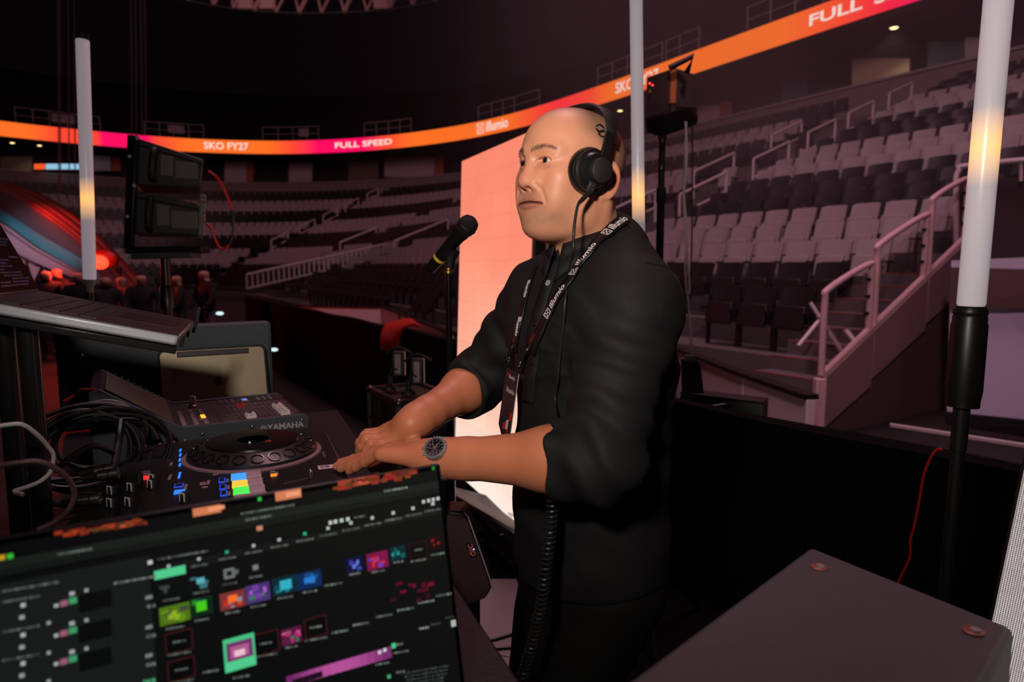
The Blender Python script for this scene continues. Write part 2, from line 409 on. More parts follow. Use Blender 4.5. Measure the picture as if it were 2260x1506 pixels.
KEEP = [(Vector(a), Vector(b), 0.62) for bl in _bd for a, b in zip(bl, bl[1:])] + [(P(546, 640, 27.5).xy, P(865, 566, 31.3).xy, 0.7), (P(1788, 690, 7.7).xy, P(1860, 760, 7.6).xy, 0.42)]
for k in range(NROW):
    o_ = OFF0 + PITCHR * k
    light_row = (4.9 < o_ < 6.8) or (9.7 < o_ < 11.7) or (14.5 < o_ < 16.8)
    Cr = resample(ring(o_), 0.56)
    for x, y in Cr:
        p = Vector((x, y, zrow(o_)))
        if y < 4 or x > 22: continue
        pr = proj(p + Vector((0, 0, 0.6)))
        if not (-80 < pr[0] < 2340 and -60 < pr[1] < 900): continue
        bad = False
        for base, n, tx in AISLES:
            d = p - base; d.z = 0
            if abs(d.dot(tx)) < 0.75: bad = True
        d = p - STAIR0; cr = SDIR.x * d.y - SDIR.y * d.x
        if o_ > 12.3 and cr < 0.75 and pr[0] > 1500: bad = True
        for qa, qb, cl in KEEP:
            e_ = qb - qa; t_ = max(0, min(1, (Vector((x, y)) - qa).dot(e_) / e_.length_squared))
            if (Vector((x, y)) - qa - e_ * t_).length < cl: bad = True
        if bad: continue
        i = nearest((x, y)); n = NI[i]; ang = math.atan2(n[1], n[0]) - math.pi / 2
        seats.append((pr[2], p, ang, light_row, pr, k))
seats.sort(key=lambda s: s[0])
vis = [s for s in seats if 0 < s[4][0] < 2260 and 0 < s[4][1] < 760 and not (1110 < s[4][0] < 1380 and s[4][1] > 280) and not (1020 < s[4][0] < 1400 and s[4][1] > 350)]
near = vis[:300]; nid = set(id(s) for s in near)
pl_ = seat_proto(SEATL, ('pale grey folding arena seat in a row of the stand', 'pale seats in the stand'))
pd_ = seat_proto(SEATD, ('black folding arena seat in a row of the stand', 'black seats in the stand'))
used = {True: False, False: False}
def nth(n): return '%d%s' % (n, 'th' if 10 <= n % 100 <= 20 else {1: 'st', 2: 'nd', 3: 'rd'}.get(n % 10, 'th'))
seat_no = {}
for k in range(NROW):
    for j, s in enumerate(sorted([s for s in near if s[5] == k], key=lambda s: -s[4][0])): seat_no[id(s)] = (NROW - k, j + 1)
for s in near:
    pr_ = pl_ if s[3] else pd_
    o = copy_tree(pr_) if used[s[3]] else pr_
    used[s[3]] = True; o.location = s[1]; o.rotation_euler = (0, 0, s[2]); rw, sn = seat_no[id(s)]
    o['label'] = ('pale grey' if s[3] else 'black') + ' folding seat, %s row up from the boards, %s from that row\'s right end' % (nth(rw), nth(sn))
fl = {True: MB(), False: MB()}
for s in seats:
    if id(s) in nid: continue
    R = rz(s[2]); mb = fl[s[3]]
    mb.box(s[1] + R @ Vector((0, -0.02, 0.6)), (0.47, 0.05, 0.48), R @ Matrix.Rotation(0.25, 3, 'X'))
    mb.box(s[1] + R @ Vector((0, 0.14, 0.46)), (0.43, 0.06, 0.28), R @ Matrix.Rotation(0.2, 3, 'X'))
for kk, lab in ((True, 'rows of small pale seats in the far stand'), (False, 'rows of small black seats in the far stand')):
    o = fl[kk].obj('far_seats', SEATL if kk else SEATD, smooth=False); kind(o, 'stuff', lab); o['category'] = 'seats'

# --- dasher boards at the foot of the stand
BRD = M('white_board_panel', (214, 200, 206), 0.35, var=0.05, scale=3)
def board(name, pts, label, z0=-0.3, z1=0.35):
    t = T(name, label, 'barrier', (pts[0][0], pts[0][1], z0), 'white boards round the floor')
    for a, b in zip(pts, pts[1:]):
        a = Vector((*a, z0)); b = Vector((*b, z0)); n = (b - a).cross(Vector((0, 0, 1))).normalized()
        MB().slab([a, b, b + Vector((0, 0, z1 - z0)), a + Vector((0, 0, z1 - z0))], n, 0.08).obj('panel', BRD, t, bevel=0.006)
        e = Vector((0, 0, z1 - z0 + 0.02)); m = MB(); bar(m, a + e + n * .04, b + e + n * .04, 0.13, 0.04); m.obj('cap_rail', BLK, t)
    return t
bl = board('dasher_board', [(-3.25, 17.4), (-2.1, 14.15), (-0.86, 10.64), (0.6, 9.2)], 'low white board wall behind the draped barrier, left of the lit screen')
board('dasher_board', [(2.05, 10.2), (2.21, 8.43), (2.35, 6.6), (2.50, 5.50)], 'white board panel at the foot of the stairs')
t = board('dasher_board', [(-5.6, 18.0), (-3.3, 17.45)], 'far white gate board turning away behind the draped barrier')
for px in (890, 918):
    q = Pplane(px, 700, (-2.1, 14.15, 0), Vector((-0.94, -0.33, 0))); MB().ell(q + Vector((-.06, -.03, 0)), (0.05, 0.05, 0.11)).obj('latch', BLK, bl)
    
# --- black draped barrier round the platform
DRAPE = M('black_drape', (9, 8, 9), 0.95, bump=0.6, bscale=60, spec=0.15)
def drape(a, b, label, H=0.83, base=0.0, sag=0.012):
    a = Vector(a); b = Vector(b); L = (b - a).length; d = (b - a).normalized(); n = d.cross(Vector((0, 0, 1)))
    t = T('draped_barrier', label, 'barrier', (*a[:2], base), 'black draped barriers'); N = int(L / 0.035); m = MB()
    L0 = []; L1 = []; 
    for side in (-1, 1):
        rows = []
        for j, zf in enumerate((0, 0.5, 0.9, 1.0)):
            rows.append([a + d * (L * i / N) + n * side * (0.05 + (0.02 + 0.012 * math.sin(i * 1.7) + 0.01 * math.sin(i * 0.61 + 2)) * (1 - zf)) + Vector((0, 0, base - a.z + (H - sag * (0.5 + 0.5 * math.sin(i * 0.13 * side + 1))) * zf)) for i in range(N + 1)])
        for r0, r1 in zip(rows, rows[1:]): m.strip(r0, r1)
        L0.append(rows[-1])
    m.strip(*L0); m.obj('drape', DRAPE, t, ang=80)
    for f_ in (0.02, 0.35, 0.68, 0.98):
        MB().cyl(a + d * L * f_ + Vector((0, 0, base - a.z)), a + d * L * f_ + Vector((0, 0, base - a.z + H - 0.03)), 0.02, seg=8).obj('post', BLK, t)
    return t
drape((2.06, 1.35, 0), (0.62, 3.32, 0), 'black draped barrier behind the standing person, nearest the pale tube with a handle')
drape((0.60, 3.36, 0), (-0.50, 5.70, 0), 'black draped barrier hidden mostly behind the tall lit screen', base=-0.3, H=1.13)
drape((-0.53, 5.74, 0), (-5.2, 13.4, 0), 'long black draped barrier running away to the far floor', base=-0.3, H=1.13)

# --- stairs with rails at the right
STW = M('stair_side_panel', (150, 122, 124), 0.6, var=0.08, scale=2)
PINK = M('stair_rail_pink_lit', (214, 178, 184), 0.35)  # pink of the screens' light put into the rail colour
n_ = Vector((SDIR.y, -SDIR.x, 0))
sb = STAIR0.copy(); top = STAIR0 + SDIR * 2.8
t = T('stair_side_wall', 'sloping panelled side wall of the access stairs', 'stair wall', (STAIR0.x, STAIR0.y, -0.3))
def sl(f_): return 0.34 + 1.44 * f_
for f0, f1 in ((0, 0.30), (0.305, 0.68), (0.685, 1.0)):
    a = STAIR0 + SDIR * 2.8 * f0; b = STAIR0 + SDIR * 2.8 * f1
    MB().slab([(a.x, a.y, max(-0.3, sl(f0) - 0.55)), (b.x, b.y, max(-0.3, sl(f1) - 0.62)), (b.x, b.y, sl(f1) - 0.02), (a.x, a.y, sl(f0) - 0.02)], n_, 0.05).obj('panel', STW, t, bevel=0.004)
MB().slab([(sb.x, sb.y, -0.3), (top.x, top.y, -0.3), (top.x, top.y, sl(1) - 0.6), (sb.x, sb.y, sl(0) - 0.53)], n_, 0.02).obj('lower_panel', M('stair_lower', (92, 74, 78), 0.7), t)
MB().tube([(sb.x, sb.y, sl(0)), (top.x, top.y, sl(1))], 0.035, 10).obj('wall_capping', PINK, t)
MB().box((sb.x - 0.02, sb.y - .02, 0.0), (0.10, 0.10, 0.62)).obj('newel_post', PINK, t, bevel=0.008)
for k in range(9):
    a = STAIR0 + SDIR * (2.8 * k / 9) - n_ * 0.55; z = -0.3 + 0.16 * (k + 1) + 0.2
    o = MB().box((a.x + SDIR.x * .16, a.y + SDIR.y * .16, z / 2 - 0.15), (0.33, 1.0, z + 0.3), frame(SDIR, n_, Vector((0, 0, 1)))).obj('floor_stair_step', CONC, bevel=0.006); kind(o, 'structure')
    o2 = MB().box((a.x + .01, a.y, z + 0.004), (0.03, 1.0, 0.008), frame(SDIR, n_, Vector((0, 0, 1)))).obj('trim_stair_nosing', M('step_nosing', (150, 70, 66), 0.6)); kind(o2, 'structure')
def loop_rail(f0, f1, label, h0=0.62, h1=0.60):
    a = STAIR0 + SDIR * 2.8 * f0; b = STAIR0 + SDIR * 2.8 * f1; r = 0.12
    A = Vector((a.x, a.y, sl(f0))); B = Vector((b.x, b.y, sl(f1)))
    At = A + Vector((0, 0, 0.85)); Bt = B + Vector((0, 0, 0.72))
    d = (Bt - At).normalized()
    t = T('stair_handrail', label, 'handrail', A, 'pink-lit handrails of the access stairs')
    MB().tube(catmull([A, At - Vector((0, 0, .12)), At + d * .07, Bt - d * .07, Bt - Vector((0, 0, .12)), B], 6), 0.034, 10).obj('pipe', PINK, t)
    for zf in (0.25, 0.5, 0.75): MB().box(B + Vector((0, 0, .72 * zf)) - SDIR * 0.05, (.06, .03, .03), frame(SDIR, n_, Vector((0, 0, 1)))).obj('glass_clip', BLK, t)
    MB().slab([A + SDIR * .08 + Vector((0, 0, .06)), B - SDIR * .08 + Vector((0, 0, .06)), B - SDIR * .08 + Vector((0, 0, .62)), A + SDIR * .08 + Vector((0, 0, .72))], n_, 0.008).obj('glass_panel', M('rail_glass', (210, 190, 195), 0.05, trans=1.0, ior=1.02, alpha=0.25, var=0.02), t)
loop_rail(0.0, 0.29, 'rounded pipe handrail at the foot of the access stairs')
loop_rail(0.325, 0.67, 'rounded pipe handrail halfway up the access stairs')
loop_rail(0.705, 0.99, 'rounded pipe handrail at the top of the access stairs')
# folding stand on the lower steps
q0 = P(1800, 770, 7.6)
t = T('folding_stand', 'pale crossed legs of a folding stand beside the black front seats', 'stand', q0)
for a, b in (((1788, 668), (1856, 775)), ((1822, 690), (1762, 764)), ((1868, 730), (1885, 752))):
    MB().tube([P(*a, 7.7), P(*b, 7.55)], 0.022, 8).obj('leg', RAILM, t)

# --- vomitory walls at the right edge
t = T('parapet_wall', 'dark wall with a pipe rail on top beside the pale tube with a handle', 'wall', P(2118, 640, 8.6))
VD = M('vomitory_dark_panel', (58, 44, 50), 0.7)
a0 = P(2118, 400, 8.6); a1 = P(2480, 372, 7.6)
MB().slab([P(2118, 590, 8.6), P(2480, 600, 7.6), a1, a0], (0.27, 0.96, 0), 0.06).obj('panel', VD, t)
MB().tube([P(2118, 588, 8.55), P(2480, 597, 7.55)], 0.02, 6).obj('lower_trim', RAILM, t)
MB().tube(catmull([P(2112, 560, 8.5), P(2110, 420, 8.5), P(2116, 378, 8.5), P(2150, 364, 8.4), P(2480, 334, 7.5)], 6), 0.032, 8).obj('top_rail', RAILM, t)
MB().tube([P(2254, 354, 8.1), P(2254, 400, 8.1)], 0.02, 6).obj('post', RAILM, t)
VW = M('vomitory_pale_wall', (206, 204, 226), 0.6, var=0.05, scale=2)
o = MB().slab([P(2090, 915, 7.3), P(2480, 975, 6.2), P(2480, 560, 6.2), P(2100, 575, 7.3)], (0.5, 0.86, 0), 0.1).obj('wall_vomitory', VW); kind(o, 'structure')
o = MB().slab([P(2095, 685, 7.28), P(2480, 675, 6.18), P(2480, 600, 6.18), P(2098, 590, 7.28)], (-0.5, -0.86, 0), 0.02).obj('trim_vomitory_band', M('vomitory_band', (96, 74, 72), 0.7)); kind(o, 'structure')
o = MB().slab([P(2085, 935, 7.1), P(2480, 985, 6.05), P(2480, 948, 6.05), P(2088, 908, 7.1)], (-0.5, -0.86, 0), 0.05).obj('baseboard_vomitory', BLK); kind(o, 'structure')
o = MB().slab([P(1965, 940, 6.6), P(2480, 1020, 5.2), P(2480, 1012, 5.2), P(1965, 934, 6.6)], (-0.5, -0.86, 0), 0.05).obj('trim_floor_edge', RAILM); kind(o, 'structure')

# --- picket rail of the ramp far away
def picket(a, b, h, n, label):
    t = T('picket_railing', label, 'railing', a); a = Vector(a); b = Vector(b); e = Vector((0, 0, h))
    MB().tube([a + e, b + e], 0.05, 6).obj('top_rail', RAILM, t); MB().tube([a + Vector((0, 0, .05)), b + Vector((0, 0, .05))], 0.04, 6).obj('bottom_rail', RAILM, t)
    for i in range(n + 1):
        p = a.lerp(b, i / n); MB().box(p + e / 2, (0.07, 0.05, h)).obj('picket', RAILM, t)
picket(P(546, 640, 27.5), P(865, 566, 31.3), 0.62, 30, 'white picket railing sloping up in front of the far stand')

# --- suites under the ribbon: panels, columns, screens, downlights
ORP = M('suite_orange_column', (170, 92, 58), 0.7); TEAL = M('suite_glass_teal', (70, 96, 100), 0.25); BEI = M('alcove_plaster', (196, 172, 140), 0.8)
def suite(kind_, x0, x1, y0, y1, mat, label, off=-2.6, cat='wall panel'):
    a, tx, n = on_ring(x0, y1, off); b, _, _ = on_ring(x1, y1, off); a2, _, _ = on_ring(x0, y0, off); b2, _, _ = on_ring(x1, y0, off)
    nm = {'suite_panel': 'wall_suite_panel', 'suite_column': 'column_suite', 'suite_window': 'window_suite', 'suite_alcove': 'wall_alcove'}.get(kind_)
    o = MB().slab([a, b, b2, a2], n, 0.12).obj(nm or kind_, mat, bevel=0.01)
    if nm: kind(o, 'structure', label)
    else: tag(o, label, cat)
    return o
DIMB = M('shaded_alcove_plaster', (112, 98, 84), 0.8)  # darker copy of the alcove plaster, low light put into its colour
suite('suite_panel', 496, 545, 356, 402, SUITEW, 'white suite wall panel left of two, beneath the letters FY27')
suite('suite_panel', 638, 690, 358, 402, SUITEW, 'white suite wall panel beneath the red stretch before FULL SPEED')
suite('suite_panel', 850, 960, 346, 392, SUITEW, 'wide white suite wall panel left of the tall lit screen')
suite('suite_panel', 1542, 1592, 232, 300, SUITEW, 'white suite wall panel just right of the pole speaker')
suite('suite_column', 546, 560, 356, 402, ORP, 'narrow orange column beside the left white suite panel', cat='column')
suite('suite_column', 962, 980, 336, 392, ORP, 'orange column beside the wide white suite panel', cat='column')
suite('suite_column', 1592, 1617, 224, 290, ORP, 'orange column right of the pole speaker', cat='column')
suite('suite_column', 246, 266, 346, 378, ORP, 'orange column in the far left suite', cat='column')
suite('suite_window', 206, 244, 344, 378, TEAL, 'teal suite window left of the far orange column', cat='window')
suite('suite_window', 1728, 1784, 178, 256, TEAL, 'teal suite window between the pole speaker and the stair alcove', cat='window')
suite('suite_window', 2050, 2130, 92, 188, TEAL, 'teal suite window high beside the right-hand white tube', cat='window')
suite('suite_panel', 2132, 2165, 84, 170, SUITEW, 'white suite panel behind the right-hand white tube')
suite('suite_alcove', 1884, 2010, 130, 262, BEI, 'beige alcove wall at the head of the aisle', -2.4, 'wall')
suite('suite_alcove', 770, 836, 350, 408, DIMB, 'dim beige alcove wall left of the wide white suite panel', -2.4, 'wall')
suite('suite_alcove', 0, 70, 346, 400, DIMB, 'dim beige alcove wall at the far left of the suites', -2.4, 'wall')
for k, (x0, x1, c, lab) in enumerate(((75, 99, (255, 90, 40), 'small orange screen on the far suite ledge'), (101, 178, (150, 205, 235), 'long pale blue screen on the far suite ledge'))):
    o = suite('ledge_screen', x0, x1, 362, 374, E('ledge_screen_%d' % k, c, 0.9), lab, 0.75, 'screen')
for px, py, lab in ((1970, 115, 'warm downlight in the soffit above the stair alcove'), (28, 328, 'warm downlight at the far left under the ribbon'), (88, 333, 'warm downlight right of another under the far ribbon'), (1368, 278, 'small downlight behind the head')):
    q, tx, n = on_ring(px, py, -1.0); q.z = 10.36
    t = T('downlight', lab, 'light', q, 'downlights under the deck')
    MB().lathe([(0.20, 0), (0.20, 0.06), (0.15, 0.08)], q - Vector((0, 0, 0.03)), (0, 0, 1), 16).obj('rim', BLK, t)
    MB().lathe([(0.15, 0), (0.10, -0.03)], q - Vector((0, 0, 0.031)), (0, 0, 1), 16).obj('lamp', E('downlight_lamp', (255, 225, 150), 3.0), t)
    if px > 60: light('downlight_beam', 'SPOT', q - Vector((0, 0, .1)), q - Vector((0, 0, 3)), 60, (1, 0.8, 0.5), 0.1, 120)

# --- railings above the ribbon board
def top_rail(xs, label, h=1.1, off=0.1, mats=RAILM):
    pts = []
    for px in xs:
        q, tx, n = on_ring(px, 250 if px < 1300 else 120, off); q.z = 11.63; pts.append(q)
    rail('balcony_railing', pts, label, 0.028, True, h, 'railings above the ribbon board', 'railing', M('dim_rail_paint', (190, 172, 178), 0.5))
top_rail([33, 72, 108, 147], 'dim balcony railing at the far left above the orange ribbon')
top_rail([155, 185, 219], 'dim balcony railing directly behind the left white tube')
top_rail([317, 350, 380, 415, 447], 'dim balcony railing above the letters SKO at left')
top_rail([578, 612, 645, 676, 702], 'dim balcony railing above the ribbon left of FULL SPEED')
top_rail([803, 830, 857, 882, 907], 'dim balcony railing above the letters SPEED')
top_rail([1056, 1085, 1110, 1135, 1190], 'balcony railing above the first framed emblem')
top_rail([1320, 1352, 1385, 1462], 'balcony railing behind the middle white tube')
top_rail([1470, 1500, 1542], 'balcony railing above the pole speaker')
top_rail([1647, 1697, 1750, 1812, 1870], 'balcony railing above the large letters FULL')

for x0, x1, lab in ((116, 166, 'small pale panel behind the railing beside the left white tube'), (371, 407, 'small pale panel behind the railing above the letters SKO'), (660, 682, 'small pale panel behind the railing left of FULL SPEED')):
    a, tx, n = on_ring(x0, 290, -0.9); b, _, _ = on_ring(x1, 290, -0.9); a.z = b.z = 12.14
    o = MB().slab([a, b, b + Vector((0, 0, .62)), a + Vector((0, 0, .62))], n, 0.08).obj('balcony_board', SUITEW, bevel=0.01); tag(o, lab, 'board')
# --- roof truss ring and hanging cables
TRM = M('roof_steel', (120, 92, 92), 0.6)
t = T('roof_truss', 'curved steel roof truss at the top, over the dark upper stand', 'truss', P(660, 10, 40))
c0 = [P(x, y, 40) for x, y in ((370, -8), (470, 12), (560, 23), (660, 29), (760, 27), (860, 20), (960, 2), (1040, -18))]
c0 = catmull(c0, 4); c1 = [p + Vector((0.0, 1.0, 2.0)) for p in c0]
MB().tube(c0, 0.04, 6).obj('lower_chord', DARKC, t); MB().tube(c1, 0.14, 6).obj('upper_chord', TRM, t)
for i in range(0, len(c0) - 2, 2):
    MB().tube([c0[i], c1[i + 1]], 0.09 if i % 4 else 0.14, 6).obj('diagonal', TRM, t); MB().tube([c1[i + 1], c0[i + 2]], 0.08, 6).obj('diagonal', TRM, t)
for x in (540, 590, 845):
    MB().box(P(x, 10, 40.4), (1.0, 0.3, 0.5)).obj('gusset_plate', TRM, t)
light('truss_spot', 'SPOT', (-12, 30, 12), P(660, 10, 40), 600, (1, .7, .66), 0.3, 50)  # spot aimed at the roof truss
for px, Y in ((130, 14.2), (134, 14.2), (153, 14.4), (166, 14.4), (291, 11.2), (301, 11.2), (313, 11.4), (322, 11.4)):
    o = MB().tube([P(px, 420 if px < 200 else 300, Y), P(px - 4, -160, Y)], 0.012, 5).obj('hanging_cable', M('dim_cable', (58, 52, 56), 0.6))
    ix = (130, 134, 153, 166).index(px) if px < 200 else (291, 301, 313, 322).index(px)
    tag(o, ['leftmost', 'second', 'third', 'rightmost'][ix] + ' of four thin dark cables hanging from the roof ' + ('beside the left white tube' if px < 200 else 'above the stacked speakers'), 'cable', 'hanging cables')
# ================================================================== stage gear around the desk
RUB = M('black_rubber', (16, 15, 16), 0.6); MET = M('dark_metal', (60, 58, 60), 0.35, 0.8); CHR = M('chrome', (200, 200, 205), 0.18, 1.0)
BOXG = M('speaker_black_coat', (72, 71, 70), 0.5, bump=0.5, bscale=300)
GREYP = M('grey_plate', (116, 114, 112), 0.5)

# --- tall LED screens
def led_mat(name, stops, strength, pitch=None, gap=0.5):
    m = bpy.data.materials.new(name); m.use_nodes = True; nt = m.node_tree; b = nt.nodes['Principled BSDF']
    b.inputs['Base Color'].default_value = (0.02, 0.02, 0.02, 1); b.inputs['Roughness'].default_value = 0.6
    uv = nt.nodes.new('ShaderNodeUVMap'); sp = nt.nodes.new('ShaderNodeSeparateXYZ'); nt.links.new(uv.outputs[0], sp.inputs[0])
    cr = nt.nodes.new('ShaderNodeValToRGB'); cr.color_ramp.elements[0].position = stops[0][0]; cr.color_ramp.elements[0].color = (*lin(stops[0][1]), 1)
    cr.color_ramp.elements[1].position = stops[-1][0]; cr.color_ramp.elements[1].color = (*lin(stops[-1][1]), 1)
    for p_, c_ in stops[1:-1]:
        e = cr.color_ramp.elements.new(p_); e.color = (*lin(c_), 1)
    # drifting content: the picture on the screen is a soft diagonal gradient
    nz = nt.nodes.new('ShaderNodeTexNoise'); nz.inputs['Scale'].default_value = 1.6; nz.inputs['Detail'].default_value = 1
    nt.links.new(uv.outputs[0], nz.inputs['Vector'])
    ma = nt.nodes.new('ShaderNodeMath'); ma.operation = 'MULTIPLY_ADD'; ma.inputs[1].default_value = 0.35; nt.links.new(nz.outputs['Fac'], ma.inputs[0])
    sb_ = nt.nodes.new('ShaderNodeMath'); sb_.operation = 'SUBTRACT'; sb_.inputs[1].default_value = 0.175; nt.links.new(sp.outputs['Y'], sb_.inputs[0]); nt.links.new(sb_.outputs[0], ma.inputs[2])
    nt.links.new(ma.outputs[0], cr.inputs[0])
    col = cr.outputs[0]
    # faint module joints (bricks of pixels) and, close to, the single diodes
    br = nt.nodes.new('ShaderNodeTexBrick'); br.offset = 0; br.inputs['Scale'].default_value = 1.0; br.inputs['Mortar Size'].default_value = 0.004
    br.inputs['Brick Width'].default_value = 0.25; br.inputs['Row Height'].default_value = 0.125
    br.inputs['Color1'].default_value = (1, 1, 1, 1); br.inputs['Color2'].default_value = (0.96, 0.95, 0.95, 1); br.inputs['Mortar'].default_value = (0.93, 0.92, 0.92, 1)
    nt.links.new(uv.outputs[0], br.inputs['Vector'])
    mu = nt.nodes.new('ShaderNodeMix'); mu.data_type = 'RGBA'; mu.blend_type = 'MULTIPLY'; mu.inputs[0].default_value = 1
    nt.links.new(col, mu.inputs[6]); nt.links.new(br.outputs['Color'], mu.inputs[7]); col = mu.outputs[2]
    if pitch:
        vo = nt.nodes.new('ShaderNodeTexVoronoi'); vo.inputs['Randomness'].default_value = 0.0; vo.inputs['Scale'].default_value = pitch
        nt.links.new(uv.outputs[0], vo.inputs['Vector'])
        lt = nt.nodes.new('ShaderNodeMath'); lt.operation = 'LESS_THAN'; lt.inputs[1].default_value = gap; nt.links.new(vo.outputs['Distance'], lt.inputs[0])
        m3 = nt.nodes.new('ShaderNodeMix'); m3.data_type = 'RGBA'; m3.blend_type = 'MULTIPLY'; m3.inputs[0].default_value = 1
        nt.links.new(col, m3.inputs[6]); nt.links.new(lt.outputs[0], m3.inputs[7]); col = m3.outputs[2]
    nt.links.new(col, b.inputs['Emission Color']); b.inputs['Emission Strength'].default_value = strength
    return m
def led_screen(name, label, bl, ex, ey, W, H, mat, uvs=(1, 1), border=0.012):
    """bl bottom-left corner of the lit face, ex along the bottom, ey up its side"""
    bl = Vector(bl); ex = Vector(ex).normalized(); ey = Vector(ey); ey = (ey - ex * ey.dot(ex)).normalized(); n = ex.cross(ey)
    t = T(name, label, 'LED screen', (bl.x, bl.y, 0))
    R = frame(ex, ey, n)
    MB().box(bl + ex * W / 2 + ey * H / 2 - n * 0.035, (W + 2 * border, H + 2 * border, 0.06), R).obj('cabinet', BLK, t, bevel=0.006)
    f = MB().add([bl + n * .002, bl + ex * W + n * .002, bl + ex * W + ey * H + n * .002, bl + ey * H + n * .002], [(0, 1, 2, 3)]).obj('lit_face', mat, t, smooth=False)
    ul = f.data.uv_layers.new(name='UVMap')
    for k, c_ in enumerate(((0, 0), (uvs[0], 0), (uvs[0], uvs[1]), (0, uvs[1]))): ul.data[k].uv = c_
    return t, ex, ey, n
bl_ = P(1004, 1040, 4.1); tl_ = P(1023, 355, 4.1)
exd = Vector((0.335, -0.80, 0)).normalized()
# looking at the lit face its left edge is the far one
lm = led_mat('poster_picture', [(0.0, (255, 238, 225)), (0.22, (255, 214, 192)), (0.45, (255, 176, 148)), (0.72, (255, 146, 118)), (1.0, (250, 138, 112))], 1.0)
scr_t, ex_, ey_, nn_ = led_screen('tall_led_screen', 'tall salmon-lit LED screen standing behind the person', bl_, exd, (tl_ - bl_), 1.05, (tl_ - bl_).length, lm, (1, 2))
lm.node_tree.nodes['Brick Texture'].inputs['Scale'].default_value = 1.0
# uv runs 0..2 up the face: halve it for the ramp
for nd in lm.node_tree.nodes:
    if nd.type == 'MATH' and nd.operation == 'SUBTRACT':
        h_ = lm.node_tree.nodes.new('ShaderNodeMath'); h_.operation = 'MULTIPLY'; h_.inputs[1].default_value = 0.5
        src = nd.inputs[0].links[0].from_socket; lm.node_tree.links.new(src, h_.inputs[0]); lm.node_tree.links.new(h_.outputs[0], nd.inputs[0])
# pale foot plate in front of the screen with two little dotted marks
FOOT = M('pale_foot_plate', (168, 156, 158), 0.45, var=0.04)
b0 = bl_ - ey_ * 0.02; zf = 0.03
fp = [P(998, 1074, 3.95), P(1175, 1118, 3.2), P(1175, 1172, 3.08), P(1131, 1168, 3.1), P(1120, 1160, 3.12), P(1006, 1094, 3.75)]
pn = -(fp[1] - fp[0]).cross(fp[5] - fp[0]).normalized()
MB().slab(fp, -pn if pn.z > 0 else pn, 0.03).obj('foot_plate', FOOT, scr_t, bevel=0.005)
MB().slab([(p_.x, p_.y, 0.006) for p_ in fp[:4]], (0, 0, 1), 0.02).obj('floor_plate', BLK, scr_t)
for s_ in (0.12, 0.85): MB().box(Vector((b0.x, b0.y, 0.09)) + exd * s_ - nn_ * 0.05, (0.05, 0.05, 0.16)).obj('foot_bracket', MET, scr_t)
for cx_, cy_ in ((1056, 1088), (1122, 1132)):
    m = MB(); fo, fn = fp[0], (fp[1] - fp[0]).cross(fp[5] - fp[0]).normalized()
    for i in range(5):
        for j in range(4 if i % 2 else 3):
            p_ = Pplane(cx_ + i * 3.4 + j * 1.0, cy_ + i * 1.2 + j * 2.6, fo, fn); m.box(p_ - ray(cx_, cy_) * 0.003, (0.004, 0.002, 0.004))
    kind(m.obj('dotted_mark', M('mark_grey', (112, 104, 106), 0.6), scr_t), 'stuff')
# second screen at the right edge, close to the lens
a_ = P(2184, 1400, 0.86); b_ = P(2262, 1030, 0.86)
eyv = (b_ - a_).normalized(); exv = Vector((0.80, -0.60, 0)); exv = (exv - eyv * exv.dot(eyv)).normalized()
lm2 = led_mat('side_poster_picture', [(0.0, (255, 236, 230)), (0.5, (255, 240, 240)), (1.0, (246, 226, 240))], 0.95, pitch=1.0, gap=0.36)
led_screen('tall_led_screen', 'white dotted LED screen beside the grey case, its diodes showing', a_ - eyv * 0.62, exv, eyv, 0.62, 1.30, lm2, (0.62 / 0.0026, 1.30 / 0.0026), 0.002)
lm2.node_tree.nodes['Brick Texture'].inputs['Scale'].default_value = 0.01
for nd in lm2.node_tree.nodes:
    if nd.type == 'MATH' and nd.operation == 'SUBTRACT':
        h_ = lm2.node_tree.nodes.new('ShaderNodeMath'); h_.operation = 'MULTIPLY'; h_.inputs[1].default_value = 0.0026 / 1.92
        src = nd.inputs[0].links[0].from_socket; lm2.node_tree.links.new(src, h_.inputs[0]); lm2.node_tree.links.new(h_.outputs[0], nd.inputs[0])

# --- light tubes on poles
def tube_mat(name, z0, z1, zb, half, body, hot, s_body, s_hot):
    """tube lamp: low glow along its length, one bright amber segment"""
    m = bpy.data.materials.new(name); m.use_nodes = True; nt = m.node_tree; b = nt.nodes['Principled BSDF']
    b.inputs['Base Color'].default_value = (0.62, 0.58, 0.58, 1); b.inputs['Roughness'].default_value = 0.25
    g = nt.nodes.new('ShaderNodeNewGeometry'); sp = nt.nodes.new('ShaderNodeSeparateXYZ'); nt.links.new(g.outputs['Position'], sp.inputs[0])
    mr = nt.nodes.new('ShaderNodeMapRange'); mr.inputs[1].default_value = z0; mr.inputs[2].default_value = z1; nt.links.new(sp.outputs['Z'], mr.inputs[0])
    cr = nt.nodes.new('ShaderNodeValToRGB'); nt.links.new(mr.outputs[0], cr.inputs[0])
    t_ = (zb - z0) / (z1 - z0); h = half / (z1 - z0); bs = tuple(x * s_body for x in lin(body)); hs = tuple(x * s_hot for x in lin(hot))
    md = tuple(0.55 * x + 0.6 * y for x, y in zip(hs, bs))
    cr.color_ramp.elements[0].position = 0; cr.color_ramp.elements[0].color = (*bs, 1); cr.color_ramp.elements[1].position = 1; cr.color_ramp.elements[1].color = (*bs, 1)
    for p_, c_ in ((t_ - 2.4 * h, bs), (t_ - h, md), (t_, hs), (t_ + h, md), (t_ + 2.4 * h, bs)):
        e = cr.color_ramp.elements.new(min(1, max(0, p_))); e.color = (*c_, 1)
    nt.links.new(cr.outputs[0], b.inputs['Emission Color']); b.inputs['Emission Strength'].default_value = 1.0
    return m
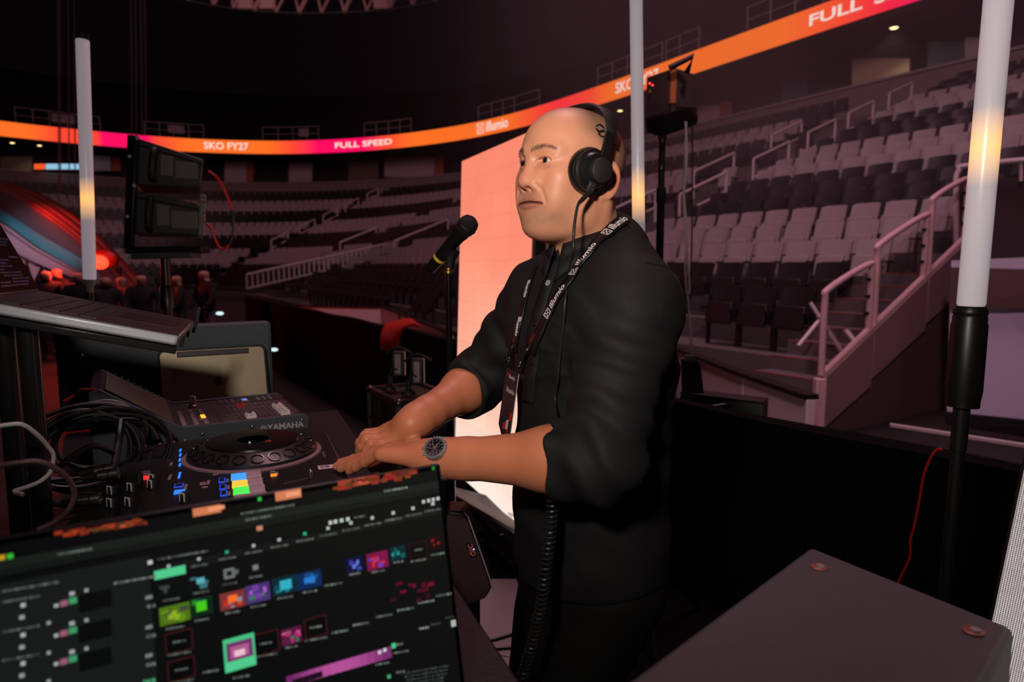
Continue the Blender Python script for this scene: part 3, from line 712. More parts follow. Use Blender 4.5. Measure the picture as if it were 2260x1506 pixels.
def light_tube(label, bot, top, r, zb, half, s_body, grip=None, pole_to=0.0):
    bot = Vector(bot); top = Vector(top); d = (top - bot).normalized()
    t = T('light_tube', label, 'light tube', (bot.x, bot.y, pole_to), 'upright pixel light tubes')
    mt = tube_mat('tube_%s' % len(_M), bot.z, top.z, zb, half, (205, 190, 204), (255, 186, 100), s_body, 1.15); _M[mt.name] = mt
    MB().lathe([(r * 0.9, 0), (r, 0.004), (r, (top - bot).length - 0.004), (r * 0.9, (top - bot).length)], bot, d, 24).obj('lit_tube', mt, t)
    MB().lathe([(r, 0), (r * 1.03, 0.004), (r * 0.98, 0.022), (r * .6, 0.024)], top, d, 24).obj('end_cap', RUB, t)
    if grip:
        L = grip
        MB().lathe([(r * 1.04, 0), (r * 1.22, -0.008), (r * 1.22, -0.014), (r * 1.16, -0.016), (r * 1.22, -0.019), (r * 1.22, -0.028), (r * 1.3, -0.034), (r * 1.34, -L + 0.03), (r * 1.24, -L + 0.012), (r * 1.24, -L), (r * .75, -L - 0.002)], bot, d, 12).obj('handle', M('handle_black', (22, 21, 21), 0.38), t)
        e = bot - d * L
    else:
        e = bot - d * 0.05; MB().lathe([(r, 0.0), (r, -0.012), (r * .55, -0.03), (r * .55, -0.05)], bot, d, 20).obj('socket', M('tube_socket', (120, 116, 118), 0.4), t)
    zb_ = pole_to; p_end = e - d * ((e.z - zb_) / d.z)
    MB().lathe([(r * 0.62, 0), (r * 0.62, -0.08), (r * .52, -0.082), (r * .52, -(e - p_end).length)], e, d, 16).obj('pole', M('pole_black', (26, 26, 26), 0.4), t)
    for k in range(3):
        a = k * 2.094 + 0.5; MB().tube([p_end + Vector((0, 0, 0.35)), p_end + Vector((0.3 * math.cos(a), 0.3 * math.sin(a), 0.012))], 0.011, 8).obj('stand_leg', RUB, t)
    return t
light_tube('left-hand white light tube with a glowing amber band, its black cap free in the dark', P(198, 617, 2.67), P(182, 88, 2.67), 0.0235, P(190, 440, 2.67).z, 0.035, 0.26)
light_tube('middle white light tube with a low amber band, rising behind the shoulder', P(1411, 640, 2.6), P(1403, -80, 2.6), 0.0235, P(1407, 432, 2.6).z, 0.045, 0.30, pole_to=0.0)
light_tube('thick white light tube on a black handle, nearest of the three', P(2143, 676, 1.2), P(2212, -90, 1.2), 0.0222, P(2180, 325, 1.2).z, 0.028, 0.34, grip=0.18)

# --- stacked speakers on a pole, at left
def line_box(t, c, R, w, d, h, tilt):
    pass
so = P(372, 700, 3.4); so.z = 0
spk = T('pole_speaker_stack', 'two black wedge speakers stacked on a pole at left with red cables', 'speaker', so)
def wedge(tl, tr, br, bl, name, depth=0.42):
    n = Vector((-0.42, 0.9, 0)).normalized()
    pts = [P(*q, 3.4) for q in (bl, br, tr, tl)]
    o = MB().slab(pts, n, depth).obj(name, BOXG, spk, bevel=0.008); return pts, n
for k, (tl, tr, br, bl, hx, h0, h1) in enumerate((((302, 304), (450, 352), (444, 412), (300, 408), 338, 330, 396), ((297, 420), (446, 452), (440, 518), (295, 516), 330, 438, 506))):
    pts, n = wedge(tl, tr, br, bl, 'cabinet')
    for x0, x1, y0, y1 in ((hx + 16, hx + 44, h0 + 12, h1 - 8), (hx + 48, 436, h0 + 26, h1 - 2)):
        MB().slab([P(x0, y1, 3.395), P(x1, y1 + 1, 3.395), P(x1, y0 + 5, 3.395), P(x0, y0, 3.395)], -n, 0.006).obj('side_plate', GREYP, spk, bevel=0.003)
    MB().tube(catmull([P(hx + 4, h0, 3.37), P(hx, h0 + 6, 3.34), P(hx - 3, (h0 + h1) / 2, 3.33), P(hx - 4, h1 - 6, 3.34), P(hx, h1, 3.37)], 5), 0.016, 8).obj('handle', RUB, spk)
    MB().slab([P(tl[0] + 4, tl[1] + 14, 3.39), P(tr[0] - 3, tr[1] + 10, 3.39), P(tr[0] - 3, tr[1] + 13, 3.39), P(tl[0] + 4, tl[1] + 17, 3.39)], -n, 0.004).obj('seam', RUB, spk)
MB().slab([P(279, 548, 3.38), P(298, 550, 3.38), P(309, 302, 3.38), P(288, 300, 3.38)], (0, -1, 0), 0.03).obj('rigging_bar', MET, spk, bevel=0.004)
for q in ((303, 305), (281, 478), (286, 345), (296, 410)): MB().cyl(P(*q, 3.33), P(*q, 3.36), 0.008, seg=10).obj('rigging_pin', MET, spk)
MB().slab([P(443, 520, 3.38), P(453, 520, 3.38), P(455, 430, 3.38), P(446, 428, 3.38)], (0, -1, 0), 0.02).obj('rear_bar', M('galvanised_bar', (150, 148, 146), 0.45, 0.4), spk)
for y in (436, 446, 470, 490): MB().cyl(P(450, y, 3.34), P(450, y, 3.352), 0.005, seg=8).obj('bar_hole', RUB, spk)
m = MB(); bar(m, P(288, 553, 3.4), P(455, 551, 3.4), 0.10, 0.035); m.obj('base_bar', MET, spk, bevel=0.004)
m = MB(); bar(m, P(300, 566, 3.4), P(434, 562, 3.4), 0.10, 0.03); m.obj('pole_bracket', M('bracket_grey', (84, 84, 86), 0.5, 0.3), spk, bevel=0.003)
MB().lathe([(0.024, 0), (0.024, 0.38), (0.019, 0.382), (0.019, 0.75)], (so.x, so.y, P(372, 566, 3.4).z), (0, 0, -1), 16).obj('upper_pole', MET, spk)
MB().lathe([(0.028, 0), (0.028, 1.0)], (so.x, so.y, 0.0), (0, 0, 1), 16).obj('lower_pole', RUB, spk)
MB().lathe([(0.034, 0), (0.034, 0.10), (0.02, 0.12)], (so.x, so.y, P(380, 680, 3.4).z), (0, 0, 1), 16).obj('pole_clamp', MET, spk)
for k in range(3):
    a = k * 2.094 + 0.4; MB().tube([(so.x, so.y, 0.65), (so.x + 0.5 * math.cos(a), so.y + 0.5 * math.sin(a), 0.015)], 0.014, 8).obj('stand_leg', RUB, spk)
REDC = M('red_cable', (214, 34, 34), 0.45)
def cable(name, pts, r, mat, label, n=8, group=None):
    o = MB().tube(catmull(pts, n), r, 8).obj(name, mat); return tag(o, label, 'cable', group)
cable('speaker_cable', [P(x, y, 3.36) for x, y in ((460, 378), (476, 390), (490, 410), (503, 438), (512, 462))], 0.006, REDC, 'red speaker cable leaving the upper stacked speaker')
cable('speaker_cable', [P(x, y, 3.36) for x, y in ((512, 463), (515, 490), (513, 520), (506, 540))], 0.006, M('dark_cable', (30, 24, 24), 0.5), 'dark length of cable hanging right of the stacked speakers')
cable('speaker_cable', [P(x, y, 3.36) for x, y in ((455, 494), (466, 504), (474, 526), (484, 546), (496, 550), (504, 542))], 0.006, REDC, 'red speaker cable looping from the lower stacked speaker')

# --- single speaker on a pole, behind the person
so2 = P(1462, 300, 4.2); so2.z = 0
sp2 = T('pole_speaker', 'black column speaker on a tall pole behind the shoulder', 'speaker', so2)
q = lambda x, y, Y=4.2: P(x, y, Y)
MB().slab([q(1424, 262, 4.0), q(1478, 246), q(1480, 152), q(1428, 170, 4.0)], (0.25, 0.97, 0), 0.28).obj('cabinet', BOXG, sp2, bevel=0.006)
MB().slab([q(1478, 228), q(1492, 228), q(1494, 148), q(1480, 150)], (0.25, 0.97, 0), 0.05).obj('edge_post', M('orange_lit_post', (190, 110, 62), 0.35), sp2, bevel=0.004)
MB().slab([q(1492, 236), q(1538, 240, 4.35), q(1538, 165, 4.35), q(1494, 150)], (0.25, 0.97, 0), 0.25).obj('rear_cabinet', BOXG, sp2, bevel=0.006)
MB().tube([q(1478, 150, 4.15), q(1530, 124, 4.15), q(1516, 160, 4.15)], 0.018, 8).obj('bracket', BLK, sp2)
MB().slab([q(1424, 262, 4.0), q(1520, 234, 4.1), q(1541, 254, 4.2), q(1538, 262, 4.2), q(1460, 290, 4.1), q(1428, 280, 4.0)], (0, 0, -1), 0.035).obj('base_tray', BLK, sp2, bevel=0.004)
for x, y in ((1434, 184), (1440, 188)): MB().ell(q(x, y, 3.98), 0.006).obj('status_light', E('red_led', (255, 60, 40), 2.5), sp2)
MB().add([q(1430, 204, 3.985), q(1439, 204, 3.985), q(1434.5, 196, 3.985)], [(0, 1, 2)]).obj('warning_label', M('label_yellow', (190, 150, 40), 0.6), sp2, smooth=False)
for x in (1434, 1466, 1486): MB().cyl(q(x, 268, 4.12), q(x, 257, 4.12), 0.01, seg=8).obj('tray_knob', MET, sp2)
zt = q(1462, 278).z
MB().lathe([(0.026, zt), (0.026, zt - .08), (0.020, zt - .085), (0.020, zt - 0.36), (0.030, zt - 0.37), (0.030, zt - .45), (0.024, zt - .46), (0.024, 0.05)], (so2.x, so2.y, 0), (0, 0, 1), 16).obj('pole', RUB, sp2)
for z_ in (zt - .10, zt - .26): MB().lathe([(0.028, 0), (0.028, 0.02)], (so2.x, so2.y, z_), (0, 0, 1), 16).obj('pole_ring', CHR, sp2)
for k in range(3):
    a = k * 2.094 + 0.2; MB().tube([(so2.x, so2.y, 0.7), (so2.x + 0.5 * math.cos(a), so2.y + 0.5 * math.sin(a), -0.28)], 0.014, 8).obj('stand_leg', RUB, sp2)
WCAB = M('pale_cable', (176, 168, 160), 0.5)
cable('pale_cable', [P(x, y, 4.0) for x, y in ((1515, 270), (1512, 340), (1508, 420), (1512, 500), (1518, 580), (1522, 640), (1516, 650))], 0.006, WCAB, 'pale cable hanging from the pole speaker, in front of the other')
cable('pale_cable', [P(x, y, 3.95) for x, y in ((1513, 268), (1516, 350), (1510, 430), (1517, 520), (1512, 600), (1522, 700), (1527, 795))], 0.006, WCAB, 'pale cable hanging from the pole speaker down to the black tablet')
cable('dark_cable', [P(x, y, 4.05) for x, y in ((1528, 272), (1528, 400), (1527, 520), (1524, 640), (1526, 660))], 0.005, M('dark_cable', (30, 24, 24), 0.5), 'thin black cable hanging from the pole speaker')

# --- black tablet and case on the barrier behind the person
cs = P(1600, 900, 3.1)
o = MB().slab([P(1500, 905, 3.25), P(1683, 905, 3.05), P(1683, 888, 3.05), P(1500, 872, 3.25)], (0.35, 0.9, 0), 0.3)
t = T('low_black_case', 'low black case standing behind the draped barrier', 'case', (P(1590, 900, 3.2).x + 0.05, 3.35, -0.3))
a = P(1500, 876, 3.45); b = P(1686, 893, 3.2); 
top4 = [a, b, b + Vector((0.06, 0.10, 0)), a + Vector((0.06, 0.10, 0))]; zz = 0.785
MB().slab([(p_.x, p_.y, zz) for p_ in top4], (0, 0, -1), 1.2).obj('body', BOXG, t, bevel=0.008)
MB().slab([(p_.x, p_.y, zz + 0.002) for p_ in top4], (0, 0, 1), 0.012).obj('lid', M('case_lid', (44, 30, 32), 0.6), t, bevel=0.004)
tb = T('standing_tablet', 'black tablet propped upright on the low black case', 'tablet', P(1535, 898, 3.4))
MB().slab([P(1506, 898, 3.4), P(1556, 892, 3.4), P(1546, 798, 3.46), P(1502, 790, 3.46)], (0.2, 0.9, 0.1), 0.02).obj('back_cover', M('tablet_cover', (46, 48, 54), 0.5), tb, bevel=0.006)
MB().slab([P(1508, 800, 3.45), P(1540, 800, 3.45), P(1536, 786, 3.47), P(1512, 784, 3.47)], (0.2, 0.9, 0.1), 0.03).obj('clip', BLK, tb, bevel=0.004)
cable('thin_white_cable', [P(x, y, 3.3) for x, y in ((1490, 900), (1530, 904), (1575, 896), (1600, 893), (1590, 905), (1588, 930), (1586, 980))], 0.003, M('white_cable', (205, 200, 200), 0.5), 'thin white cable lying over the low black case')
cable('red_cable', [P(x, y, 3.047 / ((x - 1130) / 1500 + 0.731) - 0.135) for x, y in ((2080, 992), (2062, 998), (2040, 1045), (2028, 1110), (2018, 1160), (2010, 1190), (2008, 1230), (1992, 1265), (1975, 1300), (1960, 1330))], 0.004, REDC, 'red cable hanging down the black drape by the pole of the thick tube', n=6)
for px, py, z in ((1440, 1338, 0.004), (1598, 1304, 0.004)):
    p_ = Pz(px, py, z); o = MB().box(p_ + Vector((0, 0, .003)), (0.016, 0.011, 0.004), rz(.6)).obj('paper_scrap', M('paper_pink', (230, 180, 180), 0.7)); tag(o, 'tiny pale scrap on the dark floor ' + ('near the drape' if px > 1500 else 'near the trousers'), 'scrap')

# --- microphone on its stand
mp = P(990, 600, 1.75); ms = T('microphone_stand', 'straight black microphone stand between the hands and the lit screen', 'microphone stand', (mp.x, mp.y, 0))
MB().lathe([(0.11, 0), (0.115, 0.006), (0.11, 0.014), (0.02, 0.022)], (mp.x, mp.y, 0.008), (0, 0, 1), 32).obj('base', RUB, ms)
MB().cyl((mp.x, mp.y, 0.02), (mp.x, mp.y, 0.95), 0.0105, seg=14).obj('lower_tube', M('stand_tube', (30, 30, 31), 0.22, 0.6), ms)
MB().cyl((mp.x, mp.y, 0.93), (mp.x, mp.y, mp.z), 0.0085, seg=14).obj('upper_tube', M('stand_tube', (30, 30, 31), 0.22, 0.6), ms)
MB().lathe([(0.014, 0), (0.015, 0.03), (0.012, 0.04)], (mp.x, mp.y, 0.90), (0, 0, 1), 16).obj('clutch', RUB, ms)
MB().lathe([(0.014, 0), (0.014, 0.006), (0.010, 0.008), (0.010, 0.03)], (mp.x, mp.y, mp.z - 0.004), (0, 0, 1), 16).obj('thread_ring', M('brass_ring', (150, 120, 60), 0.3, 0.9), ms)
cl = MB().tube([P(991, 592, 1.75), P(994, 570, 1.75), P(1000, 552, 1.745)], [0.011, 0.014, 0.019], 12).obj('clip', RUB, ms)
h_ = P(1030, 500, 1.73); e_ = P(947, 596, 1.79); dm = (h_ - e_).normalized(); Lm = (h_ - e_).length
mic = T('microphone', 'black handheld microphone with a mesh ball, clipped in the stand', 'microphone', e_)
MB().lathe([(0.010, 0.0), (0.014, 0.004), (0.0155, 0.03), (0.0165, 0.06), (0.0185, Lm - 0.035), (0.0215, Lm - 0.022), (0.0215, Lm - 0.016)], e_, dm, 24).obj('body', M('mic_body', (20, 20, 21), 0.3), mic)
MB().lathe([(0.0163, 0.040), (0.0172, 0.042), (0.0172, 0.046), (0.0163, 0.048)], e_, dm, 24).obj('coloured_ring', M('ring_yellow', (215, 180, 40), 0.4), mic)
MB().lathe([(0.0215, Lm - 0.016), (0.0245, Lm - 0.010), (0.0255, Lm), (0.0245, Lm + 0.012), (0.020, Lm + 0.022), (0.010, Lm + 0.028), (0.002, Lm + 0.029)], e_, dm, 28).obj('mesh_ball', M('mic_mesh', (46, 45, 46), 0.42, 0.7, bump=1.0, bscale=900), mic)
MB().lathe([(0.0252, Lm - 0.004), (0.0264, Lm - 0.002), (0.0264, Lm + 0.003), (0.0252, Lm + 0.005)], e_, dm, 28).obj('ball_band', RUB, mic)

# --- flight case with two small upright devices and a red cloth
fc = Pz(890, 1010, 0.0)
t = T('flight_case', 'black flight case with metal edges beyond the hands', 'case', (-0.55, 2.9, 0))
ctr = P(905, 905, 2.9); A0 = P(816, 853, 2.95); B0 = P(880, 897, 2.65); C0 = P(985, 870, 2.85); zc_ = 0.905
A0.z = B0.z = zc_; C0 = B0 + Vector((0.20, 0.13, 0)); D0 = A0 + Vector((0.20, 0.13, 0))
MB().slab([A0, B0, C0, D0], (0, 0, -1), zc_ - 0.005).obj('body', BLK, t, bevel=0.006)
EDG = M('case_edge_metal', (92, 78, 82), 0.35, 0.8)
for p_, q_ in ((A0, B0), (B0, C0), (C0, D0), (D0, A0)):
    m = MB(); bar(m, p_, q_, 0.022, 0.022); m.obj('edge_rail', EDG, t)
    m = MB(); bar(m, p_ - Vector((0, 0, .12)), q_ - Vector((0, 0, .12)), 0.016, 0.016); m.obj('edge_rail', EDG, t)
for p_ in (A0, B0, C0, D0):
    MB().ell(p_, 0.018).obj('ball_corner', EDG, t); m = MB(); bar(m, p_, p_ - Vector((0, 0, zc_ - .02)), 0.02, 0.02, (1, 0, 0)); m.obj('corner_rail', EDG, t)
mid = A0.lerp(B0, 0.3); MB().box(mid - Vector((0, 0, .06)), (.02, .06, .07), frame(Vector((.8, .5, 0)).normalized(), Vector((-.5, .8, 0)).normalized(), Vector((0, 0, 1)))).obj('latch', EDG, t)
for k, (px, py, lab) in enumerate(((878, 805, 'small upright device with a pale front on the flight case, the far one'), (920, 822, 'small upright device with a pale front on the flight case, the near one'))):
    b = P(px - 18, 850 + 14 * k, 2.88 - 0.1 * k); b.z = zc_ + 0.012
    tt = T('small_device', lab, 'lamp', b, 'devices on the flight case')
    p_ = P(px, py, 2.88 - 0.1 * k)
    MB().lathe([(0.035, 0), (0.032, 0.012), (0.012, 0.02), (0.010, 0.06)], b, (0, 0, 1), 16).obj('base', RUB, tt)
    MB().tube([b + Vector((0, 0, .05)), b + Vector((0.015, 0, 0.09)), p_ - Vector((0, 0, .02))], 0.008, 8).obj('arm', RUB, tt)
    MB().box(p_ + Vector((0, .025, 0)), (0.055, 0.05, 0.11)).obj('head', BLK, tt, bevel=0.006)
    MB().box(p_ + Vector((0, -.003, 0.002)), (0.026, 0.006, 0.085)).obj('pale_front', M('device_front', (150, 120, 128), 0.4), tt, bevel=0.002)
    MB().tube(catmull([p_ + Vector((-.05, 0, .045)), p_ + Vector((0, 0.0, .075)), p_ + Vector((.06, 0, .05))], 5), 0.006, 6).obj('hood', RUB, tt)
# red cloth over the barrier
cl0 = []
path = [((848, 712), (846, 765)), ]
rc = MB(); prof = []
RR = [[(843, 772, 6.62), (862, 776, 6.55), (880, 770, 6.45)], [(842, 745, 6.65), (866, 752, 6.52), (884, 738, 6.45)], [(850, 722, 6.72), (872, 724, 6.58), (896, 722, 6.42)], [(868, 712, 6.85), (890, 710, 6.70), (912, 716, 6.45)], [(890, 708, 6.9), (908, 706, 6.75), (926, 722, 6.45)]]
rows = [catmull([P(*q_) for q_ in r_], 6) for r_ in RR]
cols = [catmull([rows[j][i] for j in range(len(rows))], 5) for i in range(len(rows[0]))]
for c1, c2 in zip(cols, cols[1:]): rc.strip(c1, c2)
o = rc.obj('red_cloth', M('red_fleece', (196, 34, 24), 0.9, bump=0.8, bscale=60), solid=0.03); tag(o, 'red fleece cloth hung over the black draped barrier', 'cloth')
for px, py, lab in ((605, 772, 'small pale light low on the dark floor by the draped barrier'), (485, 692, 'small pale light low on the dark floor beyond the stacked speakers')):
    o = MB().ell(P(px, py, 8.5), (0.05, 0.02, 0.022)).obj('floor_marker_light', E('marker_light', (210, 240, 240), 1.2)); tag(o, lab, 'light')

# --- striped canopy, stand-in for a giant animal-head prop, far left
CX = [(-140, 330), (-60, 368), (40, 420), (120, 462), (200, 520), (260, 580), (330, 655)]
def canopy_band(name, up, dn, mat, parent, Yu, Yd, bulge=0.35):
    m = MB(); A = catmull([P(x, y, Yu) for x, y in up], 6); B = catmull([P(x, y, Yd) for x, y in dn], 6); rows = []
    for k in range(7):
        t_ = k / 6; rows.append([a.lerp(b, t_) + Vector((0.1, -1, 0)) * bulge * math.sin(math.pi * t_) for a, b in zip(A, B)])
    for r0, r1 in zip(rows, rows[1:]): m.strip(r0, r1)
    return m.obj(name, mat, parent, solid=0.05, ang=80)
cp = T('canopy_stand_in', 'striped canopy standing in for a large curved prop, lit red, at far left', 'canopy', P(100, 700, 15))
U0 = [(-60, 392), (30, 408), (110, 440), (190, 494), (262, 566), (330, 640)]
U1 = [(-60, 412), (20, 428), (100, 482), (170, 535), (225, 580), (285, 650)]
U2 = [(-60, 440), (10, 470), (90, 520), (160, 560), (205, 590), (235, 625)]
U3 = [(-60, 470), (5, 492), (80, 545), (150, 585), (185, 605), (205, 632)]
U4 = [(-60, 510), (10, 545), (80, 580), (130, 600), (165, 615), (185, 640)]
canopy_band('roof_skin', U0, U1, M('canopy_red_lit_skin', (120, 52, 46), 0.5, var=0.35, scale=3, bump=0.8, bscale=6), cp, 16.5, 15.0, 0.5)  # red stage light also put into the skin colour
canopy_band('dark_stripe', U1, U2, M('canopy_dark', (58, 48, 56), 0.7, var=0.3, scale=2), cp, 14.98, 14.8, 0.05)
canopy_band('teal_stripe', U2, U3, M('canopy_teal', (38, 104, 116), 0.6), cp, 14.78, 14.7, 0.05)
canopy_band('grey_stripe', U3, U4, M('canopy_grey', (128, 104, 118), 0.7), cp, 14.68, 14.6, 0.05)
for k in range(4): MB().tube(catmull([P(a[0] * (1 - k / 4) + b[0] * k / 4, a[1] * (1 - k / 4) + b[1] * k / 4, 14.6) for a, b in zip(U3, U4)], 5), 0.012, 5).obj('seam', BLK, cp)
for x in (30, 62, 94): MB().slab([P(x, 566 + (x - 30) * .45, 14.7), P(x + 26, 578 + (x - 30) * .45, 14.7), P(x + 12, 612 + (x - 30) * .3, 14.7)], (0, 1, 0), 0.04).obj('hanging_flap', M('canopy_flap', (130, 100, 108), 0.8), cp)
MB().cyl(P(-60, 520, 15.2), (P(-60, 520, 15.2).x, 15.2, -0.3), 0.1, seg=10).obj('mast', BLK, cp)
MB().cyl(P(262, 590, 15.6), (P(262, 590, 15.6).x, 15.6, -0.3), 0.06, seg=10).obj('mast', BLK, cp)
lp = P(220, 578, 13.6)
t = T('red_stage_lamp', 'glowing red stage lamp below the striped canopy', 'lamp', lp)
MB().ell(lp, (0.19, 0.12, 0.15)).obj('lens', E('red_lamp_lens', (255, 70, 40), 2.2), t)
MB().ell(lp + Vector((0.06, 0.08, 0.05)), (0.27, 0.14, 0.20), rz(0.2)).obj('housing', M('lamp_housing_red', (120, 20, 16), 0.5), t)
MB().tube([lp + Vector((0, .1, .1)), P(216, 558, 14.6)], 0.03, 6).obj('hanger', BLK, t)
light('red_stage_beam', 'POINT', lp + Vector((-0.1, -0.9, 0.05)), lp, 130, (1, 0.05, 0.03), 0.2)
light('red_canopy_wash', 'SPOT', P(110, 380, 15.0), P(190, 520, 15.7), 110, (1, 0.04, 0.03), 0.2, 100)

light('added_stripe_fill', 'SPOT', P(-160, 430, 12.0), P(90, 540, 14.7), 260, (0.85, 0.85, 1.0), 0.2, 44, 0.8)  # added cool fill so the canopy stripes show
# --- small far figures on the floor
def figure(px, py, Y, h, face, shirt, label, yaw=0.0, legs=None, arms=True):
    """one continuous skinned body, standing; py is the top of the head"""
    tp = P(px, py, Y); base = Vector((tp.x, tp.y, -0.3)); H = tp.z + 0.3
    s_ = H / 1.75
    me = bpy.data.meshes.new('person'); 
    J = [(0, 0, .95), (0, 0, 1.15), (0, 0, 1.38), (0, -.01, 1.47), (0, -.03, 1.58), (0, -.03, 1.66), (-.2, 0, 1.40), (-.27, -.05, 1.15), (-.22, -.2, .98), (.2, 0, 1.40), (.27, -.05, 1.15), (.22, -.2, .98), (-.1, 0, .9), (-.11, -.03, .5), (-.11, .02, .08), (-.11, -.14, .04), (.1, 0, .9), (.11, -.03, .5), (.11, .02, .08), (.11, -.14, .04)]
    Ed = [(0, 1), (1, 2), (2, 3), (3, 4), (4, 5), (2, 6), (6, 7), (7, 8), (2, 9), (9, 10), (10, 11), (0, 12), (12, 13), (13, 14), (14, 15), (0, 16), (16, 17), (17, 18), (18, 19)]
    Rr = [.15, .15, .16, .055, .105, .085, .075, .05, .035, .075, .05, .035, .1, .07, .05, .04, .1, .07, .05, .04]
    R = rz(yaw)
    me.from_pydata([tuple(base + R @ (Vector(j) * s_)) for j in J], Ed, []); o = bpy.data.objects.new('person', me); COL.objects.link(o)
    md = o.modifiers.new('skin', 'SKIN'); 
    for v, r_ in zip(me.skin_vertices[0].data, Rr): v.radius = (r_ * s_, r_ * s_)
    me.skin_vertices[0].data[0].use_root = True
    o.modifiers.new('sub', 'SUBSURF').levels = 1; o.modifiers['sub'].render_levels = 2
    m = bpy.data.materials.new('figure'); m.use_nodes = True; nt = m.node_tree; b = nt.nodes['Principled BSDF']; b.inputs['Roughness'].default_value = 0.8
    g = nt.nodes.new('ShaderNodeNewGeometry'); sp = nt.nodes.new('ShaderNodeSeparateXYZ'); nt.links.new(g.outputs['Position'], sp.inputs[0])
    mr = nt.nodes.new('ShaderNodeMapRange'); mr.inputs[1].default_value = base.z; mr.inputs[2].default_value = base.z + H; nt.links.new(sp.outputs['Z'], mr.inputs[0])
    cr = nt.nodes.new('ShaderNodeValToRGB'); cr.color_ramp.interpolation = 'CONSTANT'; nt.links.new(mr.outputs[0], cr.inputs[0])
    cr.color_ramp.elements[0].color = (*lin(legs or (24, 22, 26)), 1); cr.color_ramp.elements[1].position = 0.54; cr.color_ramp.elements[1].color = (*lin(shirt), 1)
    for p_, c_ in ((0.845, face), (0.955, (40, 30, 28))): e = cr.color_ramp.elements.new(p_); e.color = (*lin(c_), 1)
    nt.links.new(cr.outputs[0], b.inputs['Base Color']); me.materials.append(m)
    tag(o, label, 'person', 'people on the far floor'); return o
SK = (190, 140, 120)
for px, py, Y, sh, lab, yw in ((100, 588, 12.5, (16, 14, 16), 'person in dark clothes at far left under the canopy flaps', .4), (126, 582, 13.2, (20, 18, 20), 'person in dark clothes under the canopy, second from far left', -.3), (172, 592, 12.2, (14, 14, 16), 'person in dark clothes just left of the left-hand tube pole', .2),
        (230, 600, 11.0, (12, 12, 14), 'person in dark clothes right of the left-hand tube pole', .9), (270, 602, 12.6, (16, 14, 16), 'person in dark clothes left of the speaker pole', -.7), (310, 596, 11.6, (14, 12, 14), 'person in dark clothes beside the speaker pole', .5), (392, 598, 12.2, (12, 12, 14), 'person in dark clothes between the speaker pole and the standing man', -.9)):
    figure(px, py, Y, 1.7, SK, sh, lab, yw)
figure(452, 586, 12.0, 1.7, SK, (12, 11, 13), 'standing person in black top and grey-purple trousers right of the speaker pole', -.6, legs=(92, 70, 92))
# haze light for the crowd comes from the red lamp above
# ================================================================== the desk and what stands on it
TZ = 1.0
AV = Vector((-0.37, 0.93, 0)).normalized(); BV = Vector((AV.y, -AV.x, 0)); UP = Vector((0, 0, 1)); RT = frame(BV, AV, UP)
c1 = Vector((0.01, 0.69, TZ))
tbl = T('dj_table', 'black table carrying the controller, mixer and laptops', 'table', (-0.6, 1.2, 0))
TP = M('table_top_black', (30, 27, 28), 0.5, bump=0.3, bscale=150)
near = c1 - AV * 0.75
MB().slab([near, near + AV * 2.25, near + AV * 2.25 - BV * 1.25, near - BV * 1.25], (0, 0, -1), 0.035).obj('table_top', TP, tbl, bevel=0.004)
for s_, d_ in ((0.06, 0.06), (2.19, 0.06), (0.06, 1.19), (2.19, 1.19)):
    p_ = near + AV * s_ - BV * d_; MB().tube([(p_.x, p_.y, TZ - .035), (p_.x, p_.y, 0.008)], 0.02, 10).obj('leg', BLK, tbl)

# --- near laptop with the media software
LTR = Vector((-0.0765, 0.711, 1.238)); LTL = Vector((-0.425, 0.497, 1.238))
lx = (LTR - LTL).normalized(); W = 0.40; LTL = LTR - lx * W
back = Vector((-lx.y, lx.x, 0)); up_ = (UP * math.cos(0.24) + back * math.sin(0.24)).normalized(); Hs = 0.245; nrm = lx.cross(up_)
LBL = LTL - up_ * Hs
lap = T('front_laptop', 'open dark laptop closest to the lens, its screen full of clip thumbnails', 'laptop', (LBL.x + .2, LBL.y, TZ))
lid = MB().box(LTL + lx * W / 2 - up_ * Hs / 2 - nrm * 0.004, (W, Hs, 0.007), frame(lx, up_, nrm)).obj('lid', M('laptop_grey', (58, 58, 61), 0.4, 0.6), lap, bevel=0.003)
MB().box(LTL + lx * W / 2 - up_ * Hs / 2 - nrm * 0.0002, (W - 0.004, Hs - 0.004, 0.0012), frame(lx, up_, nrm)).obj('bezel', M('bezel_glass', (10, 10, 11), 0.2), lid)
kb = [LBL + UP * 0.004, LBL + lx * W + UP * 0.004, LBL + lx * W - back * 0.26 + UP * 0.004, LBL - back * 0.26 + UP * 0.004]
MB().slab([Vector((p_.x, p_.y, TZ + 0.001)) for p_ in kb], UP, 0.014).obj('base', M('laptop_grey', (58, 58, 61), 0.4, 0.6), lap, bevel=0.003)
so_ = LTL + nrm * 0.0008
def sp_(px, py):
    p_ = Pplane(px, py, so_, nrm); d = p_ - so_; return d.dot(lx), d.dot(up_)
ui = MB()
LV = [0]
def zq(zx, zy, w_, h_, c_, z=0):
    """rectangle of the display given by its centre in the photo's crop (scale 1.948 from 0,1000) and its size there"""
    s_, t_ = sp_(zx / 1.948, 1000 + zy / 1.948); s2, t2 = sp_((zx + 10) / 1.948, 1000 + (zy - 2.6) / 1.948); k = (s2 - s_) / 10
    a, b = w_ * k / 2, h_ * k / 2 * 1.02; LV[0] += 1; o_ = so_ + lx * s_ + up_ * t_ + nrm * (2e-6 * LV[0])
    if s_ - a < 0.006: a2 = -(s_ - 0.006)
    else: a2 = a
    ui.quad(o_ - lx * a2 - up_ * b, o_ + lx * a - up_ * b, o_ + lx * a + up_ * b, o_ - lx * a2 + up_ * b, lin(c_))
